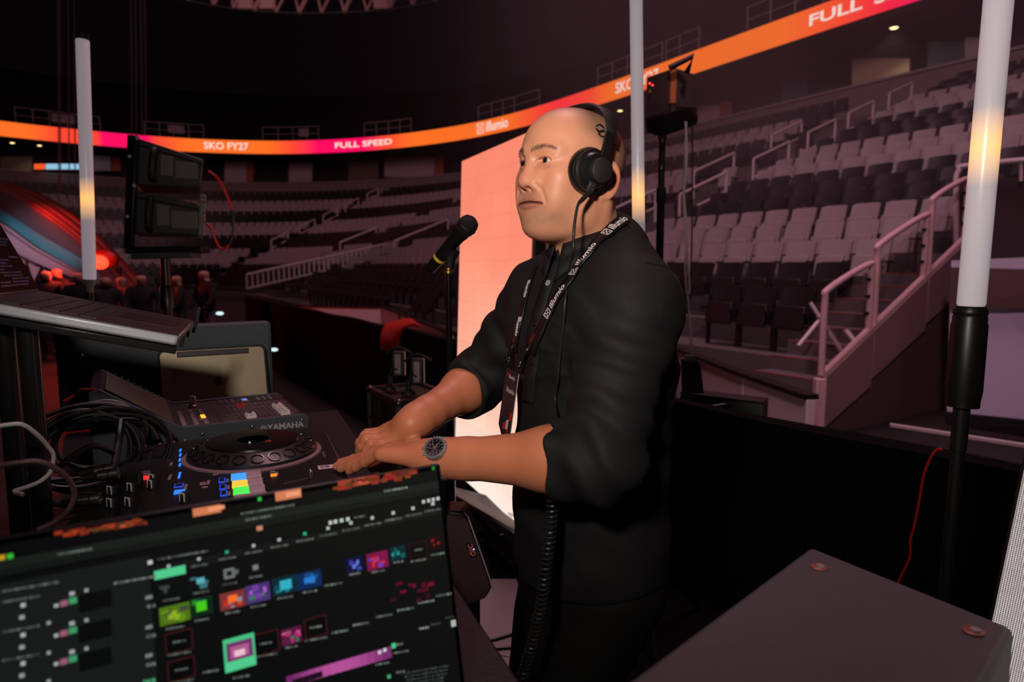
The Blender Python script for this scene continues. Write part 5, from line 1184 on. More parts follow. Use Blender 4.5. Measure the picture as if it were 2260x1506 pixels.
# --- cables and plugs
BC = M('black_cable', (20, 19, 20), 0.42)
cc = P(215, 985, 1.28)
for k in range(9):
    r1, r2 = RNG.uniform(.075, .125), RNG.uniform(.06, .10); ph = RNG.uniform(0, 6); cen = cc + Vector((RNG.uniform(-.03, .03), RNG.uniform(-.04, .06), RNG.uniform(-.015, .02)))
    ax = (BV * 0.9 + AV * .3).normalized(); ay = (UP * RNG.uniform(.55, .95) + AV * RNG.uniform(.3, .8)).normalized(); pts = []
    for i in range(25):
        a = ph + i / 24 * 2 * math.pi * 0.93; p_ = cen + ax * r1 * math.cos(a) + ay * r2 * math.sin(a); p_.z = max(p_.z, TZ + 0.012); pts.append(p_)
    o = MB().tube(catmull(pts, 3), 0.0042, 8).obj('coiled_cable', BC); tag(o, 'loop of black cable in the tangle beside the mixer', 'cable', 'tangle of black cables')
def cab(px_pts, r, mat, label, name='cable'): return cable(name, [P(*q_) for q_ in px_pts], r, mat, label, n=6)
cab(((-20, 945, 0.86), (18, 938, 0.87), (50, 938, 0.88), (82, 960, 0.9), (105, 985, 0.92), (118, 1005, 0.93), (112, 1040, 0.93), (90, 1062, 0.92), (58, 1076, 0.91), (32, 1085, 0.9), (52, 1092, 0.9)), 0.0028, M('white_cable', (205, 200, 200), 0.5), 'white cable looping beside the black stand posts')
cab(((-20, 1032, 0.80), (40, 1022, 0.81), (85, 1020, 0.82), (125, 1036, 0.83), (155, 1065, 0.84), (163, 1095, 0.84), (150, 1128, 0.83), (118, 1155, 0.82), (80, 1172, 0.80)), 0.0036, M('brown_cable', (82, 58, 56), 0.5), 'brown cable arching in front of the white one')
cab(((218, 932, 1.32), (260, 928, 1.34), (300, 930, 1.36), (330, 945, 1.37), (345, 972, 1.37)), 0.006, BC, 'thick black cable arching over the mixer side')
cab(((120, 1040, 1.1), (170, 1000, 1.14), (210, 985, 1.18), (250, 1000, 1.22)), 0.005, BC, 'black cable sweeping up from the desk toward the tangle')
cab(((268, 925, 1.30), (262, 975, 1.28), (252, 1030, 1.22), (240, 1080, 1.18)), 0.007, BC, 'black cable bundle dropping in front of the tangle')
def plug(px0, py0, px1, py1, Y, label, n=1):
    a = P(px0, py0, Y); b = P(px1, py1, Y + .01); d = (b - a).normalized(); L = (b - a).length
    t = T('cable_plug', label, 'plug', a, 'metal cable plugs')
    MB().lathe([(0.0045, -0.02), (0.006, 0.0), (0.0095, 0.004), (0.0095, L * .55), (0.0088, L * .56), (0.0088, L * .62), (0.0098, L * .63), (0.0098, L), (0.008, L)], a, d, 18).obj('barrel', M('plug_metal', (150, 145, 140), 0.25, 0.95), t)
    MB().lathe([(0.0101, L * .57), (0.0101, L * .61)], a, d, 18).obj('ring', RUB, t)
plug(168, 1107, 222, 1100, 1.0, 'silver plug lying lowest on the desk')
plug(205, 1042, 252, 1034, 1.12, 'dark metal plug in front of the cable tangle, upper of two')
plug(212, 1052, 262, 1044, 1.11, 'dark metal plug in front of the cable tangle, lower of two')
for px, py in ((190, 858), (95, 850)):
    pass
cab(((140, 888, 1.4), (168, 872, 1.42), (178, 862, 1.42), (215, 862, 1.43)), 0.004, M('red_sleeved', (150, 24, 24), 0.5), 'short red cable behind the tangle')

# --- small monitor speaker beside the desk
q1 = lambda x, y, Y=1.40: P(x, y, Y)
ws = T('small_monitor_speaker', 'small dark red-brown speaker beside the desk with a badge on its grille', 'speaker', P(1040, 1330, 1.45))
gpoly = [q1(975, 1350), q1(1040, 1336), q1(1072, 1322), q1(1084, 1300), q1(1082, 1284), q1(1032, 1142), q1(1022, 1131), q1(985, 1128)]
gnv = (gpoly[2] - gpoly[0]).cross(gpoly[5] - gpoly[0]).normalized(); gnv = gnv if gnv.y > 0 else -gnv
MB().slab(gpoly, gnv, 0.07).obj('cabinet', M('monitor_black', (20, 17, 18), 0.5), ws, bevel=0.006)
gi = [p_.lerp(q1(1030, 1240), 0.06) - gnv * 0.002 for p_ in gpoly]
MB().slab(gi, -gnv, 0.003).obj('grille', M('grille_brown', (58, 34, 36), 0.65, bump=0.8, bscale=700), ws)
MB().tube([q1(1024, 1131, 1.395), q1(1033, 1141, 1.395), q1(1083, 1283, 1.395), q1(1086, 1300, 1.395)], 0.0018, 6).obj('edge_bevel_strip', M('edge_strip', (150, 140, 142), 0.3), ws)  # pale bevel strip along the cabinet's edge
dd_ = (q1(1083, 1284) - q1(1032, 1142)).normalized()
bc = q1(1041, 1214, 1.394)
MB().box(bc, (0.036, 0.016, 0.002), frame(dd_, gnv.cross(dd_).normalized(), gnv)).obj('badge', RUB, ws, bevel=0.001)
text('lettering', 'QSC', bc - gnv * 0.0016, -dd_, (dd_.cross(gnv)).normalized(), 0.014, M('badge_red', (214, 96, 96), 0.5), ws, bold=0.0004)
MB().ell(q1(1046, 1213, 1.389), 0.0016).obj('status_light', E('status_blue', (120, 150, 255), 3.0), ws)
bb_ = Vector((ws.location.x, ws.location.y + .06, 0))
MB().cyl((bb_.x, bb_.y, 0.01), (bb_.x, bb_.y, q1(1040, 1336).z + .02), 0.017, seg=12).obj('stand_pole', BLK, ws); MB().lathe([(0.13, 0), (0.13, 0.01), (0.03, 0.016)], (bb_.x, bb_.y, 0.008), UP, 24).obj('stand_base', BLK, ws)
for k, pts in enumerate((((1060, 1420), (1105, 1408), (1165, 1390)), ((1075, 1434), (1120, 1430), (1165, 1428)), ((1060, 1192), (1085, 1186), (1110, 1180)))):
    o = MB().tube(catmull([Pz(x, y, 0.012) for x, y in pts], 6), 0.006 if k < 2 else 0.003, 8).obj('floor_cable', BC if k < 2 else M('pale_cable', (176, 168, 160), 0.5)); tag(o, ['black cable on the grey carpet, the upper of two', 'black cable on the grey carpet, the lower of two', 'pale thin line of cable across the carpet behind the small speaker'][k], 'cable')

# --- grey case close to the lens
bx = T('grey_equipment_case', 'out-of-focus grey case at bottom right with two round fasteners', 'case', (0.35, 0.75, 0))
A1 = Vector((0.428, 0.935, 1.05)); B1 = Vector((0.558, 0.714, 1.05)); ax_ = (B1 - A1).normalized(); ay_ = Vector((-0.706, -0.708, 0)); wl = (B1 - A1).length
MB().slab([A1, B1, B1 + ay_ * .47, A1 + ay_ * .47], (0, 0, -1), 0.16).obj('body', M('case_grey', (80, 75, 76), 0.55, bump=0.2, bscale=200), bx, bevel=0.008)
for px, py in ((1808, 1254), (2148, 1396)):
    p_ = Pz(px, py, 1.05); f_ = MB().lathe([(0.011, 0), (0.011, 0.002), (0.009, 0.003), (0.001, 0.003)], p_, UP, 20).obj('fastener', M('fastener_red', (150, 80, 74), 0.4), bx)
    MB().lathe([(0.0055, 0), (0.005, 0.002), (0.001, 0.0022)], p_ + UP * .003 - AV * .002, UP, 16).obj('pin', M('fastener_pin', (190, 180, 176), 0.3, 0.5), f_)
for s_, d_ in ((.03, .04), (wl - .03, .04), (.03, .43), (wl - .03, .43)):
    p_ = A1 + ax_ * s_ + ay_ * d_; MB().cyl((p_.x, p_.y, 0.005), (p_.x, p_.y, 0.89), 0.02, seg=10).obj('leg', BLK, bx)
# ================================================================== the person at the desk
def V3(v): return np.array([v[0], v[1], v[2]], dtype=np.float64)
def s_rc(p, a, b, r1, r2):
    a = V3(a); b = V3(b); ba = b - a; h = np.clip(((p - a) @ ba) / (ba @ ba), 0, 1)
    return np.linalg.norm(p - a - h[:, None] * ba, axis=1) - (r1 + (r2 - r1) * h)
def s_ell(p, c, r, R=None):
    q = p - V3(c)
    if R is not None: q = q @ R            # columns of R are the axes
    r = V3(r); k0 = np.linalg.norm(q / r, axis=1); k1 = np.linalg.norm(q / (r * r), axis=1)
    return k0 * (k0 - 1) / np.maximum(k1, 1e-9)
def smin(a, b, k):
    h = np.clip(0.5 + 0.5 * (b - a) / k, 0, 1); return b + (a - b) * h - k * h * (1 - h)
def smax(a, b, k): return -smin(-a, -b, k)
def mesh_sdf(f, lo, hi, h, B=8):
    lo = V3(lo); hi = V3(hi); H = B * h; nb = np.ceil((hi - lo) / H).astype(int)
    g = np.stack(np.meshgrid(*[np.arange(n) for n in nb], indexing='ij'), -1).reshape(-1, 3)
    d = f(lo + (g + 0.5) * H); g = g[np.abs(d) < H * 1.35]
    loc = np.stack(np.meshgrid(*[np.arange(B + 1)] * 3, indexing='ij'), -1).reshape(-1, 3)
    vals = np.empty((len(g), (B + 1) ** 3))
    for i in range(0, len(g), 400):
        gi = g[i:i + 400]; pts = lo + ((gi * B)[:, None, :] + loc[None]) * h
        vals[i:i + 400] = f(pts.reshape(-1, 3)).reshape(len(gi), -1)
    val = vals.reshape(len(g), B + 1, B + 1, B + 1); neg = val < 0
    cn = [(i, j, k) for i in (0, 1) for j in (0, 1) for k in (0, 1)]
    cor = np.stack([val[:, i:i + B, j:j + B, k:k + B] for i, j, k in cn], -1); ng = cor < 0; s = ng.sum(-1)
    act = (s > 0) & (s < 8); idx = np.argwhere(act); cv = cor[act]
    acc = np.zeros((len(idx), 3)); cnt = np.zeros(len(idx))
    for a in range(8):
        for b in range(a + 1, 8):
            da = np.array(cn[b]) - np.array(cn[a])
            if np.abs(da).sum() != 1: continue
            x = (cv[:, a] < 0) != (cv[:, b] < 0); t = np.where(x, cv[:, a] / np.where(x, cv[:, a] - cv[:, b], 1), 0)
            acc += np.where(x[:, None], np.array(cn[a]) + t[:, None] * da, 0); cnt += x
    cell = g[idx[:, 0]] * B + idx[:, 1:]; verts = lo + (cell + acc / cnt[:, None]) * h
    NN = nb * B + 2
    def key(c): return ((c[:, 0] + 1) * (NN[1] + 2) + c[:, 1] + 1) * (NN[2] + 2) + c[:, 2] + 1
    kk = key(cell); order = np.argsort(kk); ks = kk[order]; faces = []
    for ax in range(3):
        sl = [slice(0, B)] * 3; s1 = list(sl); s1[ax] = slice(1, B + 1)
        a = val[(slice(None), *sl)]; b = val[(slice(None), *s1)]; m = (a < 0) != (b < 0); ii = np.argwhere(m); inside = (a[m] < 0)
        c0 = g[ii[:, 0]] * B + ii[:, 1:]; u = (ax + 1) % 3; v = (ax + 2) % 3; q = []
        for du, dv in ((0, 0), (-1, 0), (-1, -1), (0, -1)):
            c = c0.copy(); c[:, u] += du; c[:, v] += dv; k_ = key(c); pos = np.searchsorted(ks, k_); pos = np.clip(pos, 0, len(ks) - 1)
            q.append(np.where(ks[pos] == k_, order[pos], -1))
        q = np.stack(q, 1); ok = (q >= 0).all(1); q = q[ok]; ins = inside[ok]; q[~ins] = q[~ins][:, ::-1]; faces.append(q)
    return verts, np.concatenate(faces)
def np_obj(name, vs, fs, mat, parent=None, col=None, norms=None):
    me = bpy.data.meshes.new(name); me.vertices.add(len(vs)); me.vertices.foreach_set('co', np.asarray(vs, np.float32).ravel())
    me.loops.add(fs.size); me.loops.foreach_set('vertex_index', fs.astype(np.int32).ravel()); me.polygons.add(len(fs))
    me.polygons.foreach_set('loop_start', np.arange(0, fs.size, 4, dtype=np.int32)); me.update(calc_edges=True); me.validate()
    if col is not None:
        a = me.attributes.new('Col', 'FLOAT_COLOR', 'POINT'); a.data.foreach_set('color', np.c_[col, np.ones(len(col))].astype(np.float32).ravel())
    me.materials.append(mat); me.shade_smooth(); o = bpy.data.objects.new(name, me); COL.objects.link(o)
    if parent is not None: put(o, parent)
    return o
def hit_sdf(f, px, py, y0=0.7, y1=2.0):
    """first meeting of a sight line with a surface"""
    d = ray(px, py).normalized(); ts = np.arange(y0, y1, 0.004); pts = np.array([0, 0, CAMZ]) + ts[:, None] * V3(d)
    v = f(pts); k = np.argmax(v < 0)
    if not (v < 0).any(): k = int(np.argmin(v))
    return Vector(pts[k])
def grad(f, p, e=0.004):
    p = V3(p); q = np.array([p + e * np.eye(3)[i] for i in range(3)] + [p - e * np.eye(3)[i] for i in range(3)]); v = f(q); g = v[:3] - v[3:]; return Vector(g / (np.linalg.norm(g) + 1e-12))

# ---- frames
F2 = Vector((-0.82, -0.57, 0)).normalized(); L2 = Vector((-F2.y, F2.x, 0))
TR = np.array([V3(L2), V3(F2), [0, 0, 1.0]]).T                 # torso axes as columns: left, forward, up
HC = Vector((0.105, 1.235, 1.612))
_rot = Matrix.Rotation(math.radians(-9.0), 3, L2) @ Matrix.Rotation(math.radians(-1.5), 3, F2)
hF = _rot @ F2; hL = _rot @ L2; hU = _rot @ UP
HR = np.array([V3(hL), V3(hF), V3(hU)]).T
def hw(x, y, z): return HC + hL * x + hF * y + hU * z          # head coordinates to world

EYE = [(0.0315, 0.0735, 0.0), (-0.0315, 0.0735, 0.0)]; ER = 0.0122
NBL = V3(Vector((0.150, 1.272, 1.43)) - HC) @ HR
def head_base(q):
    x = q.copy(); ax = np.abs(q[:, 0]); m = np.c_[ax, q[:, 1], q[:, 2]]     # mirrored
    d = s_ell(q, (0, -0.007, 0.033), (0.0765, 0.0955, 0.079))
    d = smin(d, s_ell(q, (0, 0.030, 0.034), (0.064, 0.060, 0.055)), 0.03)
    d = smin(d, s_ell(q, (0, 0.026, -0.028), (0.0655, 0.0615, 0.076)), 0.03)
    d = smin(d, s_ell(q, (0, 0.014, -0.070), (0.0600, 0.060, 0.044)), 0.025)
    d = smin(d, s_ell(q, (0, 0.050, -0.098), (0.031, 0.0225, 0.021)), 0.024)
    d = smin(d, s_ell(m, (0.044, 0.052, -0.026), (0.024, 0.026, 0.022)), 0.022)
    d = smin(d, s_ell(m, (0.053, -0.002, -0.066), (0.019, 0.032, 0.034)), 0.03)
    d = smin(d, s_ell(m, (0.036, 0.053, -0.058), (0.024, 0.023, 0.030)), 0.022)
    d = smin(d, s_ell(q, (0, 0.028, -0.106), (0.040, 0.040, 0.018)), 0.03)
    # brow
    d = smin(d, s_rc(m, (0.010, 0.0875, 0.0145), (0.046, 0.0695, 0.018), 0.0095, 0.0085), 0.014)
    # eye socket
    d = smax(d, -s_ell(m, (0.031, 0.0985, 0.0005), (0.020, 0.0165, 0.0105)), 0.010)
    # lids
    lid = s_ell(m, (EYE[0][0], EYE[0][1], 0.0), (ER + 0.0022, ER + 0.0022, ER + 0.0022))
    d = smin(d, lid, 0.004)
    d = smin(d, s_rc(m, (0.019, 0.0830, 0.0085), (0.047, 0.0725, 0.0065), 0.0042, 0.0042), 0.006)
    d = smax(d, -s_ell(m, (0.0320, 0.0885, -0.0008), (0.0178, 0.0100, 0.0050)), 0.0022)
    # nose
    d = smin(d, s_ell(m, (0.018, 0.078, -0.026), (0.014, 0.012, 0.018)), 0.012)
    n = s_rc(q, (0, 0.083, 0.012), (0, 0.0915, -0.028), 0.0078, 0.0116)
    n = smin(n, s_ell(q, (0, 0.0930, -0.0370), (0.0150, 0.0130, 0.0120)), 0.010)
    n = smin(n, s_ell(m, (0.0170, 0.0840, -0.0405), (0.0098, 0.0125, 0.0090)), 0.009)
    d = smin(d, n, 0.010)
    d = smax(d, -s_ell(m, (0.0088, 0.0915, -0.0485), (0.0050, 0.0075, 0.0040)), 0.003)
    return d
def surf_y(x, z, y0=0.13):
    """depth of the bare face at (x, z)"""
    ys = np.arange(y0, 0.0, -0.0005); v = head_base(np.c_[np.full(len(ys), x), ys, np.full(len(ys), z)]); k = int(np.argmax(v < 0)); return ys[k]
def face_line(xz, dy): return [(x, surf_y(x, z) + dy, z) for x, z in xz]
MOUTH = face_line([(0, -0.0695), (0.010, -0.0693), (0.020, -0.0701), (0.028, -0.0708), (0.0345, -0.0720)], 0.0)
UPL = face_line([(0.004, -0.0648), (0.012, -0.0658), (0.022, -0.0684), (0.032, -0.0716)], -0.0015); UPR = [0.0044, 0.0042, 0.0034, 0.0014]
LOL = face_line([(0.0, -0.0752), (0.010, -0.0750), (0.020, -0.0742), (0.030, -0.0732)], -0.0018); LOR = [0.0058, 0.0055, 0.0042, 0.0014]
FOLD = face_line([(0.0255, -0.0415), (0.0325, -0.0500), (0.0385, -0.0600), (0.0415, -0.0690)], 0.0003)
BAG = face_line([(0.0165, -0.0095), (0.0240, -0.0125), (0.0330, -0.0130), (0.0430, -0.0095)], 0.0002)
FROWN = face_line([(0.0065, 0.0100), (0.0075, 0.0180), (0.0070, 0.0270)], 0.0004)
BROW = face_line([(0.011, 0.0150), (0.022, 0.0188), (0.034, 0.0215), (0.045, 0.0205), (0.054, 0.0165)], 0.0)
def s_chain(p, pts, rs, k=0.003):
    d = None
    for i in range(len(pts) - 1):
        e = s_rc(p, pts[i], pts[i + 1], rs[i], rs[i + 1]); d = e if d is None else np.minimum(d, e)
    return d
def head_local(q):
    m = np.c_[np.abs(q[:, 0]), q[:, 1], q[:, 2]]; d = head_base(q)
    d = smax(d, -s_chain(m, FOLD, [0.0012, 0.0013, 0.0012, 0.0004]), 0.0065)
    d = smax(d, -s_chain(m, BAG, [0.0008, 0.0009, 0.0009, 0.0004]), 0.0045)
    d = smax(d, -s_chain(m, FROWN, [0.0006, 0.0008, 0.0003]), 0.004)
    lips = smin(s_chain(m, UPL, UPR), s_chain(m, LOL, LOR), 0.0012)
    d = smin(d, lips, 0.004)
    d = smax(d, -s_chain(m, MOUTH, [0.0020, 0.0019, 0.0017, 0.0014, 0.0010]), 0.0018)
    # ears
    eR = np.array([[0.90, -0.44, 0], [0.44, 0.90, 0], [0, 0, 1.0]])
    e = s_ell(m, (0.0770, -0.025, -0.012), (0.0070, 0.0185, 0.0320), eR)
    e = smax(e, -s_ell(m, (0.0860, -0.023, -0.008), (0.0060, 0.0120, 0.0220), eR), 0.004)
    e = smin(e, s_ell(m, (0.0725, -0.014, -0.038), (0.0065, 0.010, 0.011)), 0.006)
    e = smin(e, s_rc(m, (0.0765, -0.022, 0.006), (0.0755, -0.022, -0.026), 0.0030, 0.0035), 0.006)
    d = smin(d, e, 0.007)
    # neck
    d = smin(d, s_rc(q, (0, -0.030, -0.050), NBL, 0.0625, 0.067), 0.022)
    d = smin(d, s_rc(m, (0.054, -0.036, -0.050), (0.016, NBL[1] + 0.052, -0.170), 0.014, 0.012), 0.02)
    return d
def head_sdf(p): return head_local((p - V3(HC)) @ HR)

# ---- limbs (world points)
SL = P(1432, 632, 1.12); EL = P(1322, 1016, 1.035); WL = P(978, 1012, 1.125)
SR = P(1150, 640, 1.42); ERt = P(1062, 838, 1.50); WR = P(920, 928, 1.30)
CTZ = 1.072
def finger(chain, radii): return list(zip(chain[:-1], chain[1:], radii[:-1], radii[1:]))
def hand_prims(W, K, side, tips, thumb):
    """wrist W, middle knuckle K, side = unit vector across the knuckles toward the thumb, tips = four finger tips"""
    pr = []; d = (K - W).normalized(); up = side.cross(d); up = up if up.z > 0 else -up
    kn = [K + side * s_ + up * u for s_, u in ((0.030, -.002), (0.010, 0.002), (-0.011, 0.0), (-0.030, -.005))]
    for k in kn: pr.append((W + (k - K) * 0.55 + d * .012, k - d * 0.006, 0.0165, 0.0125))
    pr.append((W, W + d * 0.03, 0.024, 0.023))
    for k, t, L, r in zip(kn, tips, (0.074, 0.083, 0.078, 0.070), (0.0098, 0.0100, 0.0094, 0.0082)):
        t = Vector(t); v = t - k; dist = v.length
        bow = math.sqrt(max(0.0, (L * 0.5) ** 2 - (min(dist, L) * 0.5) ** 2)); n = (up - v.normalized() * up.dot(v.normalized())).normalized()
        j1 = k + v * 0.46 + n * min(bow, 0.02); j2 = k + v * 0.76 + n * min(bow * 0.75, 0.014)
        pr += finger([k, j1, j2, t], [r * 1.12, r * 1.02, r * .92, r * .80])
    b = W + d * 0.028 + side * 0.026 - up * 0.006
    pr += finger([b, *[Vector(t) for t in thumb]], [0.015, 0.0125, 0.0108, 0.0085][:len(thumb) + 1])
    return pr, kn, up
KL = P(858, 992, 1.172); sideL = Vector((0.35, 0.92, -0.12)).normalized()
tipsL = [P(752, 1036, 1.245), P(744, 1042, 1.222), P(753, 1048, 1.206), P(771, 1051, 1.190)]
tipsL = [Vector((t.x, t.y, max(t.z, CTZ + 0.008))) for t in tipsL]
thL = [P(890, 1012, 1.225), P(850, 1024, 1.245), P(822, 1034, 1.245)]
hL_pr, knL, upL = hand_prims(WL + (KL - WL) * 0.12, KL, sideL, tipsL, thL)
KR = P(846, 965, 1.305); dR = (KR - WR).normalized(); sideR = Vector((0.25, -0.90, -0.30)).normalized()
tipsR = [P(808, 1020, 1.270), P(796, 1016, 1.295), P(792, 1008, 1.32), P(802, 998, 1.345)]
tipsR = [Vector((t.x, t.y, max(t.z, CTZ + 0.010))) for t in tipsR]
thR = [P(918, 978, 1.262), P(898, 1004, 1.255), P(872, 1020, 1.252)]
hR_pr, knR, upR = hand_prims(WR, KR, sideR, tipsR, thR)
def arm_sdf(E0, W0, S0, prims, fs):
    def f(p):
        ax = (W0 - E0).normalized()
        d = s_rc(p, E0, E0 + (W0 - E0) * 0.30, 0.046 * fs, 0.047 * fs)
        d = smin(d, s_rc(p, E0 + (W0 - E0) * 0.22, E0 + (W0 - E0) * 0.96, 0.0500 * fs, 0.0310), 0.03)
        d = smin(d, s_rc(p, E0 + (W0 - E0) * 0.85, W0 + (W0 - E0) * 0.08, 0.031, 0.028), 0.02)
        d = smin(d, s_rc(p, S0, E0, 0.055, 0.046), 0.03)
        # muscle of the forearm, on its outer side
        n = Vector((0.2, -0.6, 0.5)).normalized()
        d = smin(d, s_ell(p, E0 + (W0 - E0) * 0.28 + n * 0.012, (0.036 * fs, 0.036 * fs, 0.036 * fs)), 0.03)
        palm = None
        for a, b, r1, r2 in prims[:5]:
            e = s_rc(p, a, b, r1, r2); palm = e if palm is None else smin(palm, e, 0.014)
        d = smin(d, palm, 0.022)
        k = 5
        for fi in range(5):
            seg = prims[k:k + 3]; k += 3; e = None
            for a, b, r1, r2 in seg:
                q = s_rc(p, a, b, r1, r2); e = q if e is None else smin(e, q, 0.004)
            d = smin(d, e, 0.006)
        return d
    return f
armL = arm_sdf(EL, WL, SL, hL_pr, 1.0); armR = arm_sdf(ERt, WR, SR, hR_pr, 0.90)

# ---- torso points
NB = Vector((0.145, 1.255, 1.470)); CH = Vector((0.155, 1.275, 1.27)); BE = Vector((0.150, 1.29, 1.03)); HP = Vector((0.155, 1.30, 0.87))
SHL = SL + Vector((-0.021, 0.014, -0.036)); SHR = SR + Vector((0.042, -0.01, -0.012))
def wrink(p, sc, amp, seed=0.0):
    x, y, z = p[:, 0] * sc, p[:, 1] * sc, p[:, 2] * sc
    a = np.sin(x * 1.3 + 2.1 * np.sin(z * 0.7 + seed) + 1.3 * np.sin(y * 0.9 + seed * 2)); b = np.sin(z * 0.8 + 1.7 * np.sin(y * 1.1 + x * 0.6 + seed))
    return amp * (a * 0.6 + b * 0.6 + 0.5 * np.sin(2.3 * x + 1.9 * z + 2 * a))
CUFL = EL + (WL - EL) * 0.265; CUFR = ERt + (WR - ERt) * 0.33
def shirt_sdf(p):
    q = p - V3(CH)
    d = s_ell(p, CH, (0.178, 0.125, 0.215), TR)
    d = smin(d, s_ell(p, BE, (0.160, 0.140, 0.21), TR), 0.09)
    d = smin(d, s_ell(p, HP, (0.172, 0.132, 0.17), TR), 0.07)
    d = smin(d, s_rc(p, SHR, SHL, 0.060, 0.066), 0.07)
    d = smin(d, s_rc(p, NB + Vector((0.030, 0.012, 0.004)), SHL + Vector((-0.022, 0.010, 0.020)), 0.063, 0.060), 0.05)
    d = smin(d, s_rc(p, NB + Vector((0.035, 0.030, 0.0)), Vector((0.230, 1.205, 1.402)), 0.062, 0.056), 0.045)
    d = smin(d, s_rc(p, NB + Vector((0.02, 0.02, 0)), SHR + Vector((0, 0, .004)), 0.060, 0.055), 0.05)
    d = smin(d, s_ell(p, CH + L2 * 0.065 + F2 * 0.062 + Vector((0, 0, .055)), (0.085, 0.068, 0.075), TR), 0.06)
    d = smin(d, s_ell(p, CH - L2 * 0.065 + F2 * 0.062 + Vector((0, 0, .055)), (0.085, 0.068, 0.075), TR), 0.06)
    # soft folds over the chest and back
    d = d + wrink(p, 26.0, 0.0016, 1.0) * (p[:, 2] < 1.5)
    # folds fanning out from the near armpit and from the waist
    ap = V3(SHL + Vector((-0.05, -0.02, -0.11))); vx = p[:, 0] - ap[0]; vz = p[:, 2] - ap[2]; r_ = np.hypot(vx, vz); an = np.arctan2(vz, vx)
    d = d + (0.0020 * np.sin(an * 9.0 + 1.6 * np.sin(r_ * 26)) - 0.0036 * (1 - np.abs(np.sin(an * 6.5 + 0.9 * np.sin(r_ * 22)))) ** 3) * np.exp(-((r_ - 0.13) / 0.085) ** 2)
    d = d + 0.0030 * np.sin(p[:, 2] * 46 + 14 * (p[:, 0] * 0.9 + p[:, 1] * 0.5) + 1.5 * np.sin(p[:, 0] * 33)) * np.exp(-((p[:, 2] - 0.98) / 0.10) ** 2)
    # sleeves
    def sleeve(S, Em, Cf, W0, r0, r1, r2, k):
        e = s_rc(p, S, Em, r0, r1); e = smin(e, s_rc(p, Em, Cf, r1, r2), 0.03)
        t = (W0 - Em).normalized(); e = smax(e, (p - V3(Cf)) @ V3(t), 0.006)
        # turned-up cuff: a slightly thicker band, stepped
        c = s_rc(p, Cf - t * 0.075, Cf, r2 + 0.007, r2 + 0.006); c = smax(c, (p - V3(Cf)) @ V3(t), 0.004); c = smax(c, -((p - V3(Cf - t * 0.075)) @ V3(t)), 0.006)
        e = smin(e, c, 0.004)
        near = np.exp(-(np.linalg.norm(p - V3(Em), axis=1) / 0.13) ** 2)
        u = (p - V3(S)) @ V3((Em - S).normalized())
        ring_ = np.sin(u * 95 + 3.2 * np.sin(p[:, 0] * 24 + k) + 2.2 * np.sin(p[:, 1] * 31 + p[:, 2] * 12))
        ring2 = np.sin(u * 61 - 40 * (p[:, 0] * 0.5 - p[:, 1] * 0.8) + 2.0 * np.sin(p[:, 2] * 21))
        return e + (0.0016 + 0.0034 * near) * ring_ + 0.0034 * ring2 * np.exp(-((u - 0.10) / 0.12) ** 2)
    sl_ = sleeve(SHL, EL, CUFL, WL, 0.078, 0.066, 0.058, 0.3)
    sr_ = sleeve(SHR, ERt, CUFR, WR, 0.072, 0.062, 0.057, 1.7)
    d = smin(d, smin(sl_, sr_, 0.01), 0.028)
    # arms are held off the body: crease line in front of the near arm
    # hem
    hem = 0.848 + 0.016 * np.sin(p[:, 0] * 14 + p[:, 1] * 9)
    d = smax(d, hem - p[:, 2], 0.008)
    # neck opening
    d = smax(d, -s_rc(p, HC + Vector((0.02, 0.02, -0.05)), NB + Vector((0, 0, .012)) + F2 * .012, 0.058, 0.054), 0.006)
    return d
KNL = Vector((0.050, 1.205, 0.50)); KNR = Vector((0.045, 1.36, 0.50)); ANL = Vector((0.0, 1.17, 0.09)); ANR = Vector((0.065, 1.36, 0.09))
def trouser_sdf(p):
    d = s_ell(p, HP + Vector((0, 0, -0.01)), (0.158, 0.122, 0.13), TR)
    for s_, K_, A__ in ((1, KNL, ANL), (-1, KNR, ANR)):
        h = HP + L2 * 0.078 * s_ + Vector((0, 0, -0.04))
        e = s_rc(p, h, K_, 0.092, 0.064); e = smin(e, s_rc(p, K_, A__, 0.064, 0.056), 0.03)
        n = np.exp(-((p[:, 2] - 0.50) / 0.10) ** 2) + np.exp(-((p[:, 2] - 0.12) / 0.08) ** 2)
        d = smin(d, e + 0.003 * n * np.sin(p[:, 2] * 90 + 2 * np.sin(p[:, 0] * 30)), 0.03)
    d = d + wrink(p, 22.0, 0.0016, 3.0)
    d = smax(d, 0.045 - p[:, 2], 0.004); return smax(d, p[:, 2] - 0.93, 0.004)

